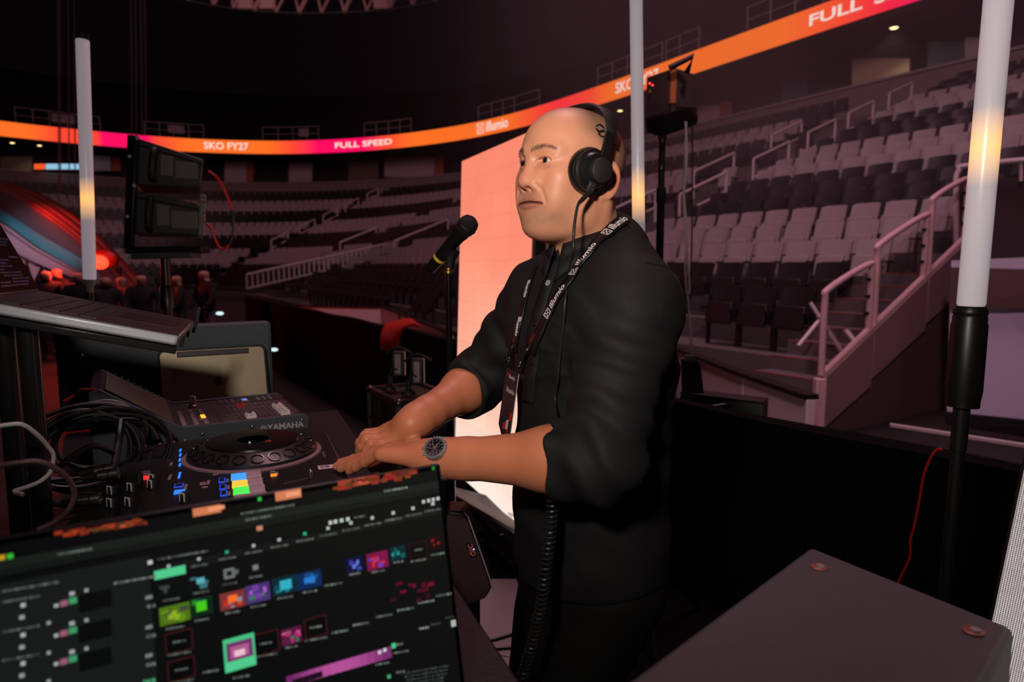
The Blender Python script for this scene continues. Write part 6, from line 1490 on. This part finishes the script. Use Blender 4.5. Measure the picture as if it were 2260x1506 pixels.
# ---- body: one mesh (head and neck, both arms with hands, trunk and legs below the clothes)
def skin_colours(v):
    q = (v - V3(HC)) @ HR; m = np.c_[np.abs(q[:, 0]), q[:, 1], q[:, 2]]; n = len(v)
    col = np.tile(np.array(lin((226, 156, 124))), (n, 1))
    def mix(c, w): 
        w = np.clip(w, 0, 1)[:, None]; col[:] = col * (1 - w) + np.array(lin(c)) * w
    hd = np.linalg.norm(q, axis=1) < 0.24
    rough_ = np.random.default_rng(3).uniform(0, 1, n); rough_ = 0.5 * rough_ + 0.25 + 0.25 * np.sin(q[:, 0] * 130 + 2 * np.sin(q[:, 2] * 97)) * np.sin(q[:, 2] * 120 + 3 * np.sin(q[:, 1] * 80))
    mix((202, 120, 86), 0.9 * np.clip((1.36 - v[:, 2]) / 0.05, 0, 1))  # arms browner: tan, with the screen's orange light put in
    # ruddy cheeks and nose
    mix((214, 138, 110), hd * 0.55 * np.exp(-(np.linalg.norm((m - [0.045, 0.07, -0.03]) / [0.03, 0.03, 0.03], axis=1)) ** 2))
    mix((212, 132, 108), hd * 0.5 * np.exp(-(np.linalg.norm((q - [0, 0.105, -0.035]) / [0.02, 0.02, 0.02], axis=1)) ** 2))
    mix((216, 116, 94), hd * 0.65 * np.exp(-(np.linalg.norm((m - [0.088, -0.036, -0.010]) / [0.014, 0.026, 0.036], axis=1)) ** 2))
    # shaved hair: crown and back
    hair = np.clip((0.055 - q[:, 1]) / 0.03, 0, 1) * np.clip((q[:, 2] - 0.030 + 0.7 * np.clip(-q[:, 1], -0.02, 0.1)) / 0.02, 0, 1)
    hair = np.maximum(hair, np.clip((-0.035 - q[:, 1]) / 0.015, 0, 1) * np.clip((q[:, 2] + 0.055) / 0.02, 0, 1) * (m[:, 0] < 0.074))
    mix((152, 118, 94), hd * hair * (0.58 + 0.35 * rough_))
    # beard shadow
    bd = np.exp(-((q[:, 2] + 0.098) / 0.024) ** 2) * np.clip((q[:, 1] - 0.02) / 0.04, 0, 1)
    bd = np.maximum(bd, 0.85 * np.exp(-((q[:, 2] + 0.0590) / 0.0085) ** 2) * np.exp(-(m[:, 0] / 0.026) ** 4) * np.clip((q[:, 1] - 0.05) / 0.02, 0, 1))
    bd = np.maximum(bd, 0.45 * np.exp(-((q[:, 2] + 0.085) / 0.03) ** 2) * np.clip((q[:, 1] + 0.01) / 0.05, 0, 1))
    mix((150, 112, 92), hd * bd * (0.45 + 0.3 * rough_))
    # lips
    lips = np.minimum(s_chain(m, UPL, UPR), s_chain(m, LOL, LOR)) - 0.0012
    mix((176, 98, 88), hd * np.clip((0.0015 - lips) / 0.003, 0, 1) * 0.8)
    mix((96, 48, 42), hd * np.clip((0.0028 - s_chain(m, MOUTH, [0.0010, 0.001, 0.001, 0.0008, 0.0005])) / 0.0020, 0, 1) * 0.8)
    # eyebrows
    eb = s_chain(m, BROW, [0.0030, 0.0040, 0.0038, 0.0030, 0.0010])
    mix((92, 68, 56), hd * np.clip((0.0025 - eb) / 0.005, 0, 1) * (0.45 + 0.35 * rough_))
    # lid line and shadowed eye corner
    ll = s_ell(m, (0.0320, 0.0885, -0.0008), (0.0186, 0.0115, 0.0058))
    mix((74, 48, 40), hd * np.clip((0.0012 - np.abs(ll)) / 0.0014, 0, 1) * (q[:, 2] > -0.002) * 0.85)
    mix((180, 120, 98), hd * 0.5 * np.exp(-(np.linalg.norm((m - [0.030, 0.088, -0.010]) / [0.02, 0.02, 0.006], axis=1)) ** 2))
    mix((170, 98, 84), hd * 0.8 * np.clip((0.0016 - s_ell(m, (0.0088, 0.0915, -0.0485), (0.0054, 0.008, 0.0044))) / 0.003, 0, 1))
    # knuckles and finger tips
    for k in knL + knR: mix((206, 134, 106), 0.5 * np.exp(-(np.linalg.norm(v - V3(k), axis=1) / 0.012) ** 2))
    for k in tipsL + tipsR: mix((222, 140, 118), 0.6 * np.exp(-(np.linalg.norm(v - V3(k), axis=1) / 0.010) ** 2))
    return col
SKIN = M('skin', (255, 255, 255), 0.45, var=0.03, scale=90, bump=0.13, bscale=420, spec=0.5, vcol=True, sss=0.10)
def bb(pts, m): a = np.array([V3(p) for p in pts]); return a.min(0) - m, a.max(0) + m
vs1, fs1 = mesh_sdf(lambda p: smax(head_sdf(p), 1.435 - p[:, 2], 0.004), V3(HC) - [0.135, 0.135, 0.19], V3(HC) + [0.135, 0.135, 0.135], 0.0016)
parts_ = [(vs1, fs1)]
for f_, E0, W0, S0, tips_ in ((armL, EL, WL, SL, tipsL), (armR, ERt, WR, SR, tipsR)):
    lo_, hi_ = bb([E0, W0, *tips_], 0.06)
    t_ = V3((S0 - E0).normalized()); e0 = V3(E0)
    parts_.append(mesh_sdf(lambda p, f_=f_, t_=t_, e0=e0: smax(f_(p), (p - e0) @ t_ - 0.05, 0.004), lo_, hi_, 0.0018))
def inner(p):
    d = s_ell(p, CH, (0.145, 0.095, 0.18), TR); d = smin(d, s_ell(p, BE, (0.13, 0.11, 0.19), TR), .05); d = smin(d, s_ell(p, HP + Vector((0, 0, -.03)), (.14, .10, .13), TR), .05)
    d = smin(d, s_rc(p, HC + Vector((0.02, 0.015, -0.12)), CH + Vector((0, 0, .1)), 0.05, 0.07), 0.04); d = smin(d, s_rc(p, SHR, SHL, .04, .045), .04)
    d = smin(d, s_rc(p, SHL, EL, .042, .036), .03); d = smin(d, s_rc(p, SHR, ERt, .042, .036), .03)
    for s_, K_, A__ in ((1, KNL, ANL), (-1, KNR, ANR)):
        d = smin(d, s_rc(p, HP + L2 * .078 * s_ + Vector((0, 0, -.04)), K_, .07, .05), .03); d = smin(d, s_rc(p, K_, A__, .05, .036), .02)
        d = smin(d, s_rc(p, A__ + Vector((0, 0, -.04)), A__ + F2 * .13 + Vector((0, 0, -.06)), .03, .022), .02)
    return d
parts_.append(mesh_sdf(inner, (-0.15, 0.95, 0.0), (0.42, 1.65, 1.55), 0.008))
off = 0; VS = []; FS = []
for v_, f_ in parts_: VS.append(v_); FS.append(f_ + off); off += len(v_)
VS = np.concatenate(VS); FS = np.concatenate(FS)
person = np_obj('person', VS, FS, SKIN, col=skin_colours(VS))
tag(person, 'standing person in black shirt and headphones working the desk', 'person')
# eyes
def eye_mesh(c, gaze):
    c = hw(*c); mb = MB(); g = gaze.normalized(); mb.ell(c, ER, frame(g.orthogonal().normalized(), g.cross(g.orthogonal().normalized()), g), 64, 90)
    for v in mb.v:
        a = math.degrees((Vector(v) - c).angle(g)); mb.c.append(lin((10, 8, 8)) if a < 11 else lin((52, 30, 20)) if a < 27 else lin((30, 20, 16)) if a < 30 else lin((196, 176, 166)))
    return mb
gz = (hF * 1.0 + hL * 0.02 - hU * 0.03)
for e_ in EYE: eye_mesh(e_, gz).obj('eye', M('eye_surface', (255, 255, 255), 0.12, var=0.02, coat=1.0, vcol=True), person)
# eyebrow hairs
for sg in (1, -1):
    mb = MB()
    for k in range(130):
        t_ = RNG.uniform(0, 1); bi = min(int(t_ * 4), 3); p_ = np.array(BROW[bi]) + (np.array(BROW[bi + 1]) - np.array(BROW[bi])) * (t_ * 4 - bi)
        p_ = p_ + np.array([0, 0, RNG.uniform(-0.0042, 0.0042) * (1 - 0.5 * t_)]); w_ = np.array([V3(hw(sg * p_[0], p_[1] + 0.002, p_[2]))])
        for _ in range(4):
            d_ = head_sdf(w_)[0]; g_ = V3(grad(head_sdf, w_[0], 0.002)); w_ = w_ - d_ * g_
        r0 = Vector(w_[0]); gv = Vector(g_); dr = (hL * sg * (0.4 + 0.9 * t_) + hU * (0.9 - 1.1 * t_) + gv * 0.25).normalized(); L = RNG.uniform(0.003, 0.006); sw = dr.cross(gv).normalized() * 0.00017
        tip = r0 + dr * L; mb.add([r0 - sw, r0 + sw, tip], [(0, 1, 2)])
    kind(mb.obj('eyebrow', M('brow_hair', (84, 66, 56), 0.7), person, smooth=False), 'stuff')
# ---- clothes
def add_bump_fabric(m):
    return m
CLOTH = M('black_shirt_cotton', (25, 25, 27), 0.72, var=0.15, scale=300, bump=0.25, bscale=260, spec=0.3)
vs_, fs_ = mesh_sdf(shirt_sdf, (-0.14, 0.90, 0.80), (0.46, 1.68, 1.56), 0.0042)
shirt = np_obj('shirt', vs_, fs_, CLOTH, person)
vs_, fs_ = mesh_sdf(trouser_sdf, (-0.12, 1.05, 0.03), (0.42, 1.60, 0.95), 0.006)
np_obj('trousers', vs_, fs_, M('black_trousers', (20, 19, 19), 0.8, var=0.1, scale=200, bump=0.2, bscale=300, spec=0.25), person)
for A__ in (ANL, ANR):
    o_ = A__.copy(); mb = MB(); rows = []
    for k, (y, w_, h_) in enumerate(((-0.085, .028, .05), (-0.07, .036, .085), (-0.02, .040, .10), (0.04, .040, .085), (0.10, .047, .06), (0.15, .045, .05), (0.185, .028, .035))):
        rows.append([Vector((o_.x, o_.y, 0.004)) + F2 * y + L2 * w_ * math.cos(a) + UP * max(0.0, h_ * math.sin(a)) for a in [math.pi * j / 10 for j in range(11)]] )
    for r0, r1 in zip(rows, rows[1:]): mb.strip(r0, r1)
    mb.add(rows[0], [tuple(range(11))]); mb.add(rows[-1], [tuple(range(11))[::-1]])
    mb.obj('shoe', M('black_shoe', (18, 17, 17), 0.4), person)
# collar: stand and two leaves folded down
def neck_ring(th, r, z):
    """angle 0 at the front, growing to the person's left"""
    c = NB + F2 * 0.004 + UP * z; return c + (F2 * math.cos(th) * 1.0 + L2 * math.sin(th) * 0.94) * r - UP * (0.020 * math.cos(th))
cm = MB(); N = 48; g0 = 0.16
ths = [g0 + (2 * math.pi - 2 * g0) * i / N for i in range(N + 1)]
inner_ = [neck_ring(t, 0.064, -0.004) for t in ths]; topi = [neck_ring(t, 0.0655, 0.040 + 0.012 * (0.5 - 0.5 * math.cos(t))) for t in ths]; topo = [neck_ring(t, 0.0700, 0.042 + 0.012 * (0.5 - 0.5 * math.cos(t))) for t in ths]
def leaf(t, f_):
    fr = max(0.0, math.cos(t)); pt = math.exp(-(min(t, 2 * math.pi - t) / 0.42) ** 2)
    r = 0.0715 + (0.012 + 0.012 * pt + 0.006 * (1 - fr)) * f_; z = 0.041 + 0.012 * (0.5 - 0.5 * math.cos(t)) - (0.044 + 0.030 * pt) * f_
    return neck_ring(t, r, z)
mid_ = [leaf(t, 0.5) for t in ths]; low_ = [leaf(t, 1.0) for t in ths]
for a_, b_ in ((inner_, topi), (topi, topo), (topo, mid_), (mid_, low_)): cm.strip(a_, b_)
cm.obj('collar', CLOTH, shirt, solid=0.0022, ang=70)
# placket and buttons down the front
def on_shirt(px, py, lift=0.0):
    p_ = hit_sdf(shirt_sdf, px, py); g_ = grad(shirt_sdf, p_); return p_ + g_ * lift, g_
def button(px, py, mat):
    p_, g_ = on_shirt(px, py, 0.0036)
    b_ = MB().lathe([(0.0060, 0), (0.0060, 0.0014), (0.0050, 0.0022), (0.0042, 0.0016), (0.001, 0.0014)], p_, g_, 24).obj('button', mat, shirt)
    for i in range(4):
        u = g_.orthogonal().normalized(); v = g_.cross(u); a = i * math.pi / 2 + .5; MB().cyl(p_ + (u * math.cos(a) + v * math.sin(a)) * .0016 + g_ * .0013, p_ + (u * math.cos(a) + v * math.sin(a)) * .0016 + g_ * .0018, 0.0005, seg=8).obj('button_hole', RUB, b_)
button(1213, 627, M('button_pearl', (150, 150, 156), 0.25)); button(1184, 716, M('button_black', (24, 24, 25), 0.25)); button(1175, 800, M('button_black', (24, 24, 25), 0.25))
pk = [on_shirt(x, y, 0.0028) for x, y in ((1226, 575), (1212, 627), (1196, 680), (1184, 716), (1178, 770), (1172, 830), (1168, 890))]
mb = MB(); A_ = []; B_ = []
for p_, g_ in pk:
    s_ = (g_.cross(UP)).normalized(); A_.append(p_ - s_ * 0.017); B_.append(p_ + s_ * 0.017)
def snap(p_, lift):
    for _ in range(5):
        d_ = shirt_sdf(np.array([V3(p_)]))[0]; p_ = p_ - grad(shirt_sdf, p_) * (d_ - lift)
    return p_
A_ = [snap(p_, 0.0016) for p_ in catmull(A_, 6)]; B_ = [snap(p_, 0.0016) for p_ in catmull(B_, 6)]
mb.strip(A_, B_); mb.obj('placket', CLOTH, shirt, solid=0.0016, ang=70)

sm_ = []
for x, y in ((1425, 582), (1452, 586), (1478, 598), (1496, 620), (1508, 655), (1514, 690)): sm_.append(snap(on_shirt(x, y)[0], 0.0004))
MB().tube([snap(p_, 0.0004) for p_ in catmull(sm_, 8)], 0.0011, 6).obj('shoulder_seam', CLOTH, shirt)
# ---- headphones
hp = T('headphones', 'black DJ headphones worn over the ear, cable hanging from the cup', 'headphones', hw(0, -0.01, 0.12))
HB = M('headphone_black', (22, 22, 23), 0.38); HM = M('headphone_matte', (30, 29, 29), 0.6)
for sg in (1, -1):
    c = hw(sg * 0.072, 0.024 if sg > 0 else 0.012, -0.009); ax = (hL * sg + hF * 0.13 * 1 + hU * -0.05).normalized()
    MB().lathe([(0.024, -0.004), (0.034, -0.004), (0.0385, 0.002), (0.0395, 0.009), (0.0375, 0.015), (0.033, 0.017)], c, ax, 48).obj('ear_pad', M('pad_leather', (18, 17, 17), 0.33), hp)
    MB().lathe([(0.0350, 0.014), (0.0360, 0.017), (0.0350, 0.022), (0.0310, 0.024), (0.0300, 0.0242), (0.0290, 0.027), (0.0265, 0.031), (0.0205, 0.0325)], c, ax, 48).obj('cup', HB, hp)
    MB().lathe([(0.0203, 0.030), (0.0203, 0.040), (0.0195, 0.0425), (0.018, 0.0435), (0.001, 0.0438)], c - hF * 0.004, ax, 48).obj('cup_cap', HM, hp)
    e = c + ax * 0.030
    # cable socket tab at the lower front edge
    t0 = c + ax * 0.0335 + hF * 0.006 - hU * 0.020; t1 = c + ax * 0.027 + hF * 0.008 - hU * 0.039
    if sg > 0:
        m = MB(); bar(m, t0, t1, 0.015, 0.009, ax); tb_o = m.obj('cable_socket', HM, hp, bevel=0.003)
        for f_ in (0.35, 0.65): 
            p_ = t0.lerp(t1, f_) + ax * 0.0046; MB().cyl(p_, p_ + ax * 0.0006, 0.0012, seg=10).obj('socket_screw', CHR, tb_o)
        CT = t1
    # arm from the cup up to the band
    s0 = c + ax * 0.031 + hU * 0.018 - hF * 0.010; s1 = hw(sg * 0.0960, 0.006, 0.058)
    m = MB(); bar(m, s0, s1, 0.017, 0.006, ax); m.obj('slider_arm', HB, hp, bevel=0.0015)
    lp = hw(sg * 0.092, 0.026, 0.060); u_ = hF; v_ = hU
    MB().tube([lp + (u_ * math.cos(a) * 0.008 + v_ * math.sin(a) * 0.0055) for a in [2 * math.pi * k / 20 for k in range(20)]], 0.0016, 8, closed=True).obj('adjuster_loop', HB, hp)
# band
bp = []; 
for k in range(33):
    a = math.pi * (k / 32); x = math.cos(a); z = math.sin(a)
    bp.append((hw((0.0925 + 0.004 * (1 - z)) * (abs(x) ** 0.80) * (1 if x > 0 else -1), 0.004 - 0.004 * z, 0.040 + 0.075 * (z ** 0.72)), a))
mb = MB(); rows = []
for i, (p_, a) in enumerate(bp):
    q = bp[min(i + 1, 32)][0] - bp[max(i - 1, 0)][0]; n_o = q.cross(hF).normalized(); n_o = n_o if n_o.dot(p_ - HC) > 0 else -n_o
    w_ = 0.0125 + 0.003 * math.sin(a); r_ = []
    for dy, dn_ in ((-1, 0.0), (-0.8, 0.003), (0.8, 0.003), (1, 0.0), (0.8, -0.003), (-0.8, -0.003)): r_.append(p_ + hF * dy * w_ + n_o * dn_)
    rows.append(r_)
for r0, r1 in zip(rows, rows[1:]):
    mb.add(r0 + r1, [(j, (j + 1) % 6, 6 + (j + 1) % 6, 6 + j) for j in range(6)])
mb.obj('headband', HM, hp, ang=60)
# cable from the cup: straight lead then coil
cpts = [CT, P(1278, 448, 1.108), P(1270, 480, 1.098), P(1266, 520, 1.09), P(1265, 560, 1.09)]
for x, y in ((1262, 605), (1256, 660), (1249, 720), (1242, 780), (1236, 830), (1231, 880)):
    p_, g_ = on_shirt(x, y, 0.007 if y > 560 else 0.010)
    cpts.append(p_)
cpts += [P(1228, 930, 1.12), P(1226, 990, 1.10)]
o = MB().tube(catmull(cpts, 8), 0.0024, 10).obj('lead', M('headphone_lead', (34, 34, 35), 0.42), hp)
MB().tube([CT, CT.lerp(cpts[1], .6), cpts[1]], [0.0042, 0.004, 0.003], 10).obj('strain_relief', HM, hp)
axis = catmull([P(1226, 985, 1.10), P(1222, 1080, 1.085), P(1215, 1170, 1.075), P(1205, 1250, 1.07), (P(1195, 1330, 1.07)), P(1178, 1410, 1.08), P(1155, 1490, 1.09), P(1140, 1560, 1.10)], 60)
coil = []; s_ = 0.0
for i, p_ in enumerate(axis):
    tgt = (axis[min(i + 1, len(axis) - 1)] - axis[max(i - 1, 0)]).normalized(); u = tgt.cross(Vector((0, 1, 0))).normalized(); v = tgt.cross(u)
    if i: s_ += (p_ - axis[i - 1]).length
    a = s_ / 0.0086 * 2 * math.pi; coil.append((p_, u, v, s_))
tot = coil[-1][3]; pts = []; nT = int(tot / 0.0086 * 10); SS = np.array([c_[3] for c_ in coil])
for k in range(nT + 1):
    s_ = tot * k / nT; i = min(int(np.searchsorted(SS, s_)), len(coil) - 1); p_, u, v, _ = coil[i]
    j = max(i - 1, 0); t_ = 0 if SS[i] == SS[j] else (s_ - SS[j]) / (SS[i] - SS[j]); pp = coil[j][0].lerp(p_, t_); a = s_ / 0.0086 * 2 * math.pi
    pts.append(pp + (u * math.cos(a) + v * math.sin(a)) * 0.0085)
MB().tube(pts, 0.0026, 6).obj('coiled_lead', M('headphone_lead', (34, 34, 35), 0.42), hp)

# ---- lanyard with badge
ly = T('lanyard', 'black printed lanyard round the neck holding a dark badge', 'lanyard', P(1150, 800, 1.12))
LY = M('lanyard_satin', (24, 20, 22), 0.4); LW = M('lanyard_print', (225, 215, 220), 0.5)
def strand(pxs, w_, name):
    ce = [on_shirt(x, y, 0.004) for x, y in pxs]; pts = catmull([c_[0] for c_ in ce], 10); A_ = []; B_ = []; fr = []
    pts = [snap(p_, 0.0055) for p_ in pts]
    for _ in range(8): pts = [pts[0]] + [(a_ + b_ * 2 + c_) / 4 for a_, b_, c_ in zip(pts, pts[1:], pts[2:])] + [pts[-1]]
    for i, p_ in enumerate(pts):
        t_ = (pts[min(i + 1, len(pts) - 1)] - pts[max(i - 1, 0)]).normalized(); g_ = grad(shirt_sdf, p_, 0.012); x_ = t_.cross(g_).normalized(); fr.append((p_, t_, x_, g_)); A_.append(p_ - x_ * w_); B_.append(p_ + x_ * w_)
    m = MB(); m.strip(A_, B_); return m.obj(name, LY, ly, solid=0.001, ang=70), fr
s1, fr1 = strand([(1378, 488), (1346, 513), (1321, 538), (1302, 562), (1283, 587), (1254, 630), (1230, 664), (1208, 706), (1192, 742), (1178, 775)], 0.0112, 'strap')
s2, fr2 = strand([(1189, 588), (1178, 615), (1168, 645), (1160, 680), (1152, 715), (1146, 745), (1141, 770)], 0.0070, 'strap')
def on_strand(fr, sdist, across, lift=0.0012):
    acc = 0.0
    for (p0, t0, x0, g0), (p1, t1, x1, g1) in zip(fr, fr[1:]):
        L = (p1 - p0).length
        if acc + L >= sdist:
            f_ = (sdist - acc) / L; return p0.lerp(p1, f_) + x0.lerp(x1, f_) * across + g0.lerp(g1, f_) * lift
        acc += L
    return fr[-1][0] + fr[-1][2] * across + fr[-1][3] * lift
def strap_text(par, fr, body, s0, size, flip=1):
    vs, fs = text_geo(body, size, 0.0004, 1.0); MB().add([on_strand(fr, s0 - flip * v.x, flip * v.y * 1.0) for v in vs], fs).obj('lettering', LW, par, smooth=False)
def strap_logo(par, fr, s0, sz, flip=1):
    mb = MB()
    def q(x0, y0, x1, y1): mb.quad(*[on_strand(fr, s0 - flip * x * sz, flip * y * sz) for x, y in ((x0, y0), (x1, y0), (x1, y1), (x0, y1))])
    q(-.5, -.5, .5, -.4); q(-.5, .4, .5, .5); q(-.5, -.4, -.4, .4); q(.4, -.4, .5, .4)
    for x, y in ((0, 0), (.22, .22), (-.22, .22), (.22, -.22), (-.22, -.22)): mb.add([on_strand(fr, s0 - flip * (x + .1 * math.cos(a)) * sz, flip * (y + .1 * math.sin(a)) * sz) for a in [k * math.pi / 4 for k in range(8)]], [tuple(range(8))])
    for sgn in (1, -1): mb.add([on_strand(fr, s0 - flip * (x) * sz, flip * (y) * sz) for x, y in ((-.25, -.22 * sgn), (-.22, -.25 * sgn), (.25, .22 * sgn), (.22, .25 * sgn))], [(0, 1, 2, 3)])
    mb.obj('emblem', LW, par, smooth=False)
STX = [0.026, 0.122, 0.212]
for k, s0 in enumerate(STX): strap_text(s1, fr1, 'illumio', s0, 0.0185); strap_logo(s1, fr1, s0 + 0.0365, 0.0155)
for s0 in (0.055, 0.13): strap_text(s2, fr2, 'illumio', s0, 0.0135, -1)
# hooks
def hook(a, b, name='clip'):
    a = Vector(a); b = Vector(b); MB().tube(catmull([a, a.lerp(b, .3) + F2 * .004, a.lerp(b, .7) - L2 * .003, b], 5), [0.0065] * 5 + [0.004] * 10 + [0.003], 10).obj(name, M('lanyard_clip', (22, 20, 21), 0.25), ly)
e1 = fr1[-1][0]; e2 = fr2[-1][0]
b1 = e1 + (P(1160, 818, 1.12) - P(1178, 775, 1.12)) + F2 * 0.01; b2 = e2 + (P(1136, 803, 1.14) - P(1141, 770, 1.14)) + F2 * 0.008
hook(e1 + UP * .012, b1 + UP * .006); hook(e2 + UP * .012, b2 + UP * .004)
# badge card
bd = T('name_badge', 'dark printed badge card hanging from the lanyard', 'badge', b1 - UP * .2)
bx_ = (b1 - b2); bx_.z *= 0.6; bx_ = bx_.normalized(); nb_ = Vector((bx_.y, -bx_.x, 0)); nb_ = nb_ if nb_.y < 0 else -nb_
dy = (P(1140, 962, 1.10) - P(1160, 822, 1.10)).normalized(); BW = (b1 - b2).length + 0.012; BH = 0.125
c0 = b1 + bx_ * 0.004 - UP * .004
crd = [c0, c0 - bx_ * BW, c0 - bx_ * BW + dy * BH * .86, c0 - bx_ * BW * .62 + dy * BH, c0 + dy * BH]
nb_ = (bx_.cross(dy)).normalized(); nb_ = nb_ if nb_.y < 0 else -nb_
card = MB().slab(crd, nb_, 0.0012).obj('card', M('badge_card', (30, 27, 36), 0.4), bd)
MB().tube([c0 + nb_ * .0008, c0 + dy * BH + nb_ * .0008], 0.0007, 6).obj('card_edge', M('badge_edge', (170, 170, 172), 0.4), bd)
def ct(x, y): return c0 - bx_ * BW * (1 - x) + dy * BH * y + nb_ * 0.0015
for bdy, x, y, sz, mt_ in (('illumio', .55, .10, .010, 'badge_white'), ('Elizalde', .55, .30, .012, 'badge_white')):
    text('lettering', bdy, ct(x, y), bx_, -dy, sz, M('badge_white', (190, 186, 196), 0.5), bd, bold=0.0002)
for x, y, w_, h_, c_ in ((.86, .66, .16, .12, (190, 30, 26)), (.45, .84, .22, .10, (180, 36, 30)), (.66, .80, .18, .14, (190, 186, 190)), (.72, .90, .12, .08, (180, 36, 30)), (.22, .10, .12, .05, (190, 30, 26))):
    MB().add([ct(x - w_ / 2, y - h_ / 2), ct(x + w_ / 2, y - h_ / 2 - .03), ct(x + w_ / 2, y + h_ / 2 - .03), ct(x - w_ / 2, y + h_ / 2)], [(0, 1, 2, 3)]).obj('printed_shape', M('badge_%d' % sum(c_), c_, 0.5), bd, smooth=False)

# ---- wrist watch on the near arm
wa = (WL - EL).normalized(); wc = WL - wa * 0.002
dn_ = (P(968, 997, 1.0) - CAM); fcv = (-dn_.normalized() * 0.95 + UP * 0.50); fcv = (fcv - wa * fcv.dot(wa)).normalized(); sv_ = wa.cross(fcv)
wt = T('wrist_watch', 'steel chronograph watch with a dark dial on the near wrist', 'watch', wc + fcv * 0.03)
ST = M('watch_steel', (178, 170, 174), 0.34, 0.65); DKD = M('watch_dial', (20, 18, 20), 0.3)
wr = 0.0325; cz = wc + fcv * (wr + 0.0005)
MB().lathe([(0.0185, -0.003), (0.0200, 0.0), (0.0205, 0.004), (0.0200, 0.0075), (0.0178, 0.0095), (0.0165, 0.0095), (0.0160, 0.0060)], cz, fcv, 48).obj('case', ST, wt)
MB().lathe([(0.0175, 0.0070), (0.0172, 0.0100), (0.0148, 0.0096), (0.0145, 0.0055)], cz, fcv, 48).obj('bezel_ring', M('watch_bezel', (112, 106, 112), 0.35, 0.5), wt)
dial = MB().lathe([(0.0148, 0.0070), (0.001, 0.0070)], cz, fcv, 48).obj('dial', DKD, wt)
for a in (0.3, 2.39, 4.48):
    p_ = cz + fcv * 0.0072 + (wa * math.cos(a) + sv_ * math.sin(a)) * 0.0066
    MB().tube([p_ + (wa * math.cos(b_) + sv_ * math.sin(b_)) * 0.0038 for b_ in [2 * math.pi * j / 20 for j in range(20)]], 0.0005, 6, closed=True).obj('subdial_ring', M('subdial_ring', (190, 140, 140), 0.3, 0.6), dial)
for k in range(12):
    a = k * math.pi / 6; d_ = wa * math.cos(a) + sv_ * math.sin(a); m = MB(); bar(m, cz + fcv * .0073 + d_ * .0118, cz + fcv * .0073 + d_ * .0140, 0.0011, 0.0004, fcv); m.obj('hour_mark', M('hour_mark', (210, 200, 205), 0.3, 0.5), dial)
for a, L in ((0.9, .011), (2.2, .008)):
    d_ = wa * math.cos(a) + sv_ * math.sin(a); m = MB(); bar(m, cz + fcv * .0078 - d_ * .002, cz + fcv * .0078 + d_ * L, 0.0008, 0.0004, fcv); m.obj('hand', M('hour_mark', (210, 200, 205), 0.3, 0.5), dial)
for k in range(24):
    a = k * math.pi / 12; d_ = wa * math.cos(a) + sv_ * math.sin(a); MB().ell(cz + fcv * .0088 + d_ * .0192, 0.0013, None, 8, 6).obj('bezel_bead', ST, wt)
for a in (-0.5, 0.0, 0.5): d_ = (wa * math.cos(a) + sv_ * math.sin(a)); MB().cyl(cz + fcv * .004 + d_ * .020, cz + fcv * .004 + d_ * .0245, 0.0020 if a else .0026, seg=12).obj('crown', ST, wt)
for k in range(1, 24):
    a = 2 * math.pi * k / 24
    if min(a, 2 * math.pi - a) < 0.55: continue
    d_ = fcv * math.cos(a) + sv_ * math.sin(a); rr_ = wr + 0.0022
    t_ = wa.cross(d_)
    for o_, w_ in ((-0.0062, .0046), (0, .0066), (0.0062, .0046)):
        MB().box(wc + d_ * rr_ + wa * o_, (w_, 0.0068, 0.0030), frame(wa, t_, d_)).obj('bracelet_link', ST, wt, bevel=0.0006)
# ================================================================== haze drifting over the near stand
def haze_box(name, lo, hi, dens, label, scale, thr):
    lo = Vector(lo); hi = Vector(hi); o = MB().box((lo + hi) / 2, tuple(hi - lo)).obj(name, bpy.data.materials.new(name))
    m = o.data.materials[0]; m.use_nodes = True; nt = m.node_tree; nt.nodes.clear()
    out = nt.nodes.new('ShaderNodeOutputMaterial'); vp = nt.nodes.new('ShaderNodeVolumeScatter'); vp.inputs['Color'].default_value = (0.92, 0.84, 0.92, 1); vp.inputs['Anisotropy'].default_value = 0.2
    tc = nt.nodes.new('ShaderNodeTexCoord'); nz = nt.nodes.new('ShaderNodeTexNoise'); nz.inputs['Scale'].default_value = scale; nz.inputs['Detail'].default_value = 2; nt.links.new(tc.outputs['Object'], nz.inputs['Vector'])
    mr = nt.nodes.new('ShaderNodeMapRange'); mr.inputs[1].default_value = thr; mr.inputs[2].default_value = thr + 0.3; mr.inputs[3].default_value = dens * 0.35; mr.inputs[4].default_value = dens; nt.links.new(nz.outputs['Fac'], mr.inputs[0])
    # thinner toward the left end of the box, where the photograph's air is clear
    g = nt.nodes.new('ShaderNodeSeparateXYZ'); nt.links.new(tc.outputs['Object'], g.inputs[0])
    m2 = nt.nodes.new('ShaderNodeMapRange'); m2.inputs[1].default_value = lo.x; m2.inputs[2].default_value = lo.x + 7.0; nt.links.new(g.outputs['X'], m2.inputs[0])
    mu = nt.nodes.new('ShaderNodeMath'); mu.operation = 'MULTIPLY'; nt.links.new(mr.outputs[0], mu.inputs[0]); nt.links.new(m2.outputs[0], mu.inputs[1])
    nt.links.new(mu.outputs[0], vp.inputs['Density']); nt.links.new(vp.outputs[0], out.inputs['Volume'])
    kind(o, 'stuff', label); o['category'] = 'haze'; return o
haze_box('haze', (-3.0, 8.0, 0.2), (24, 34, 19), 0.020, 'thin pinkish stage haze over the near stand', 0.22, 0.42)
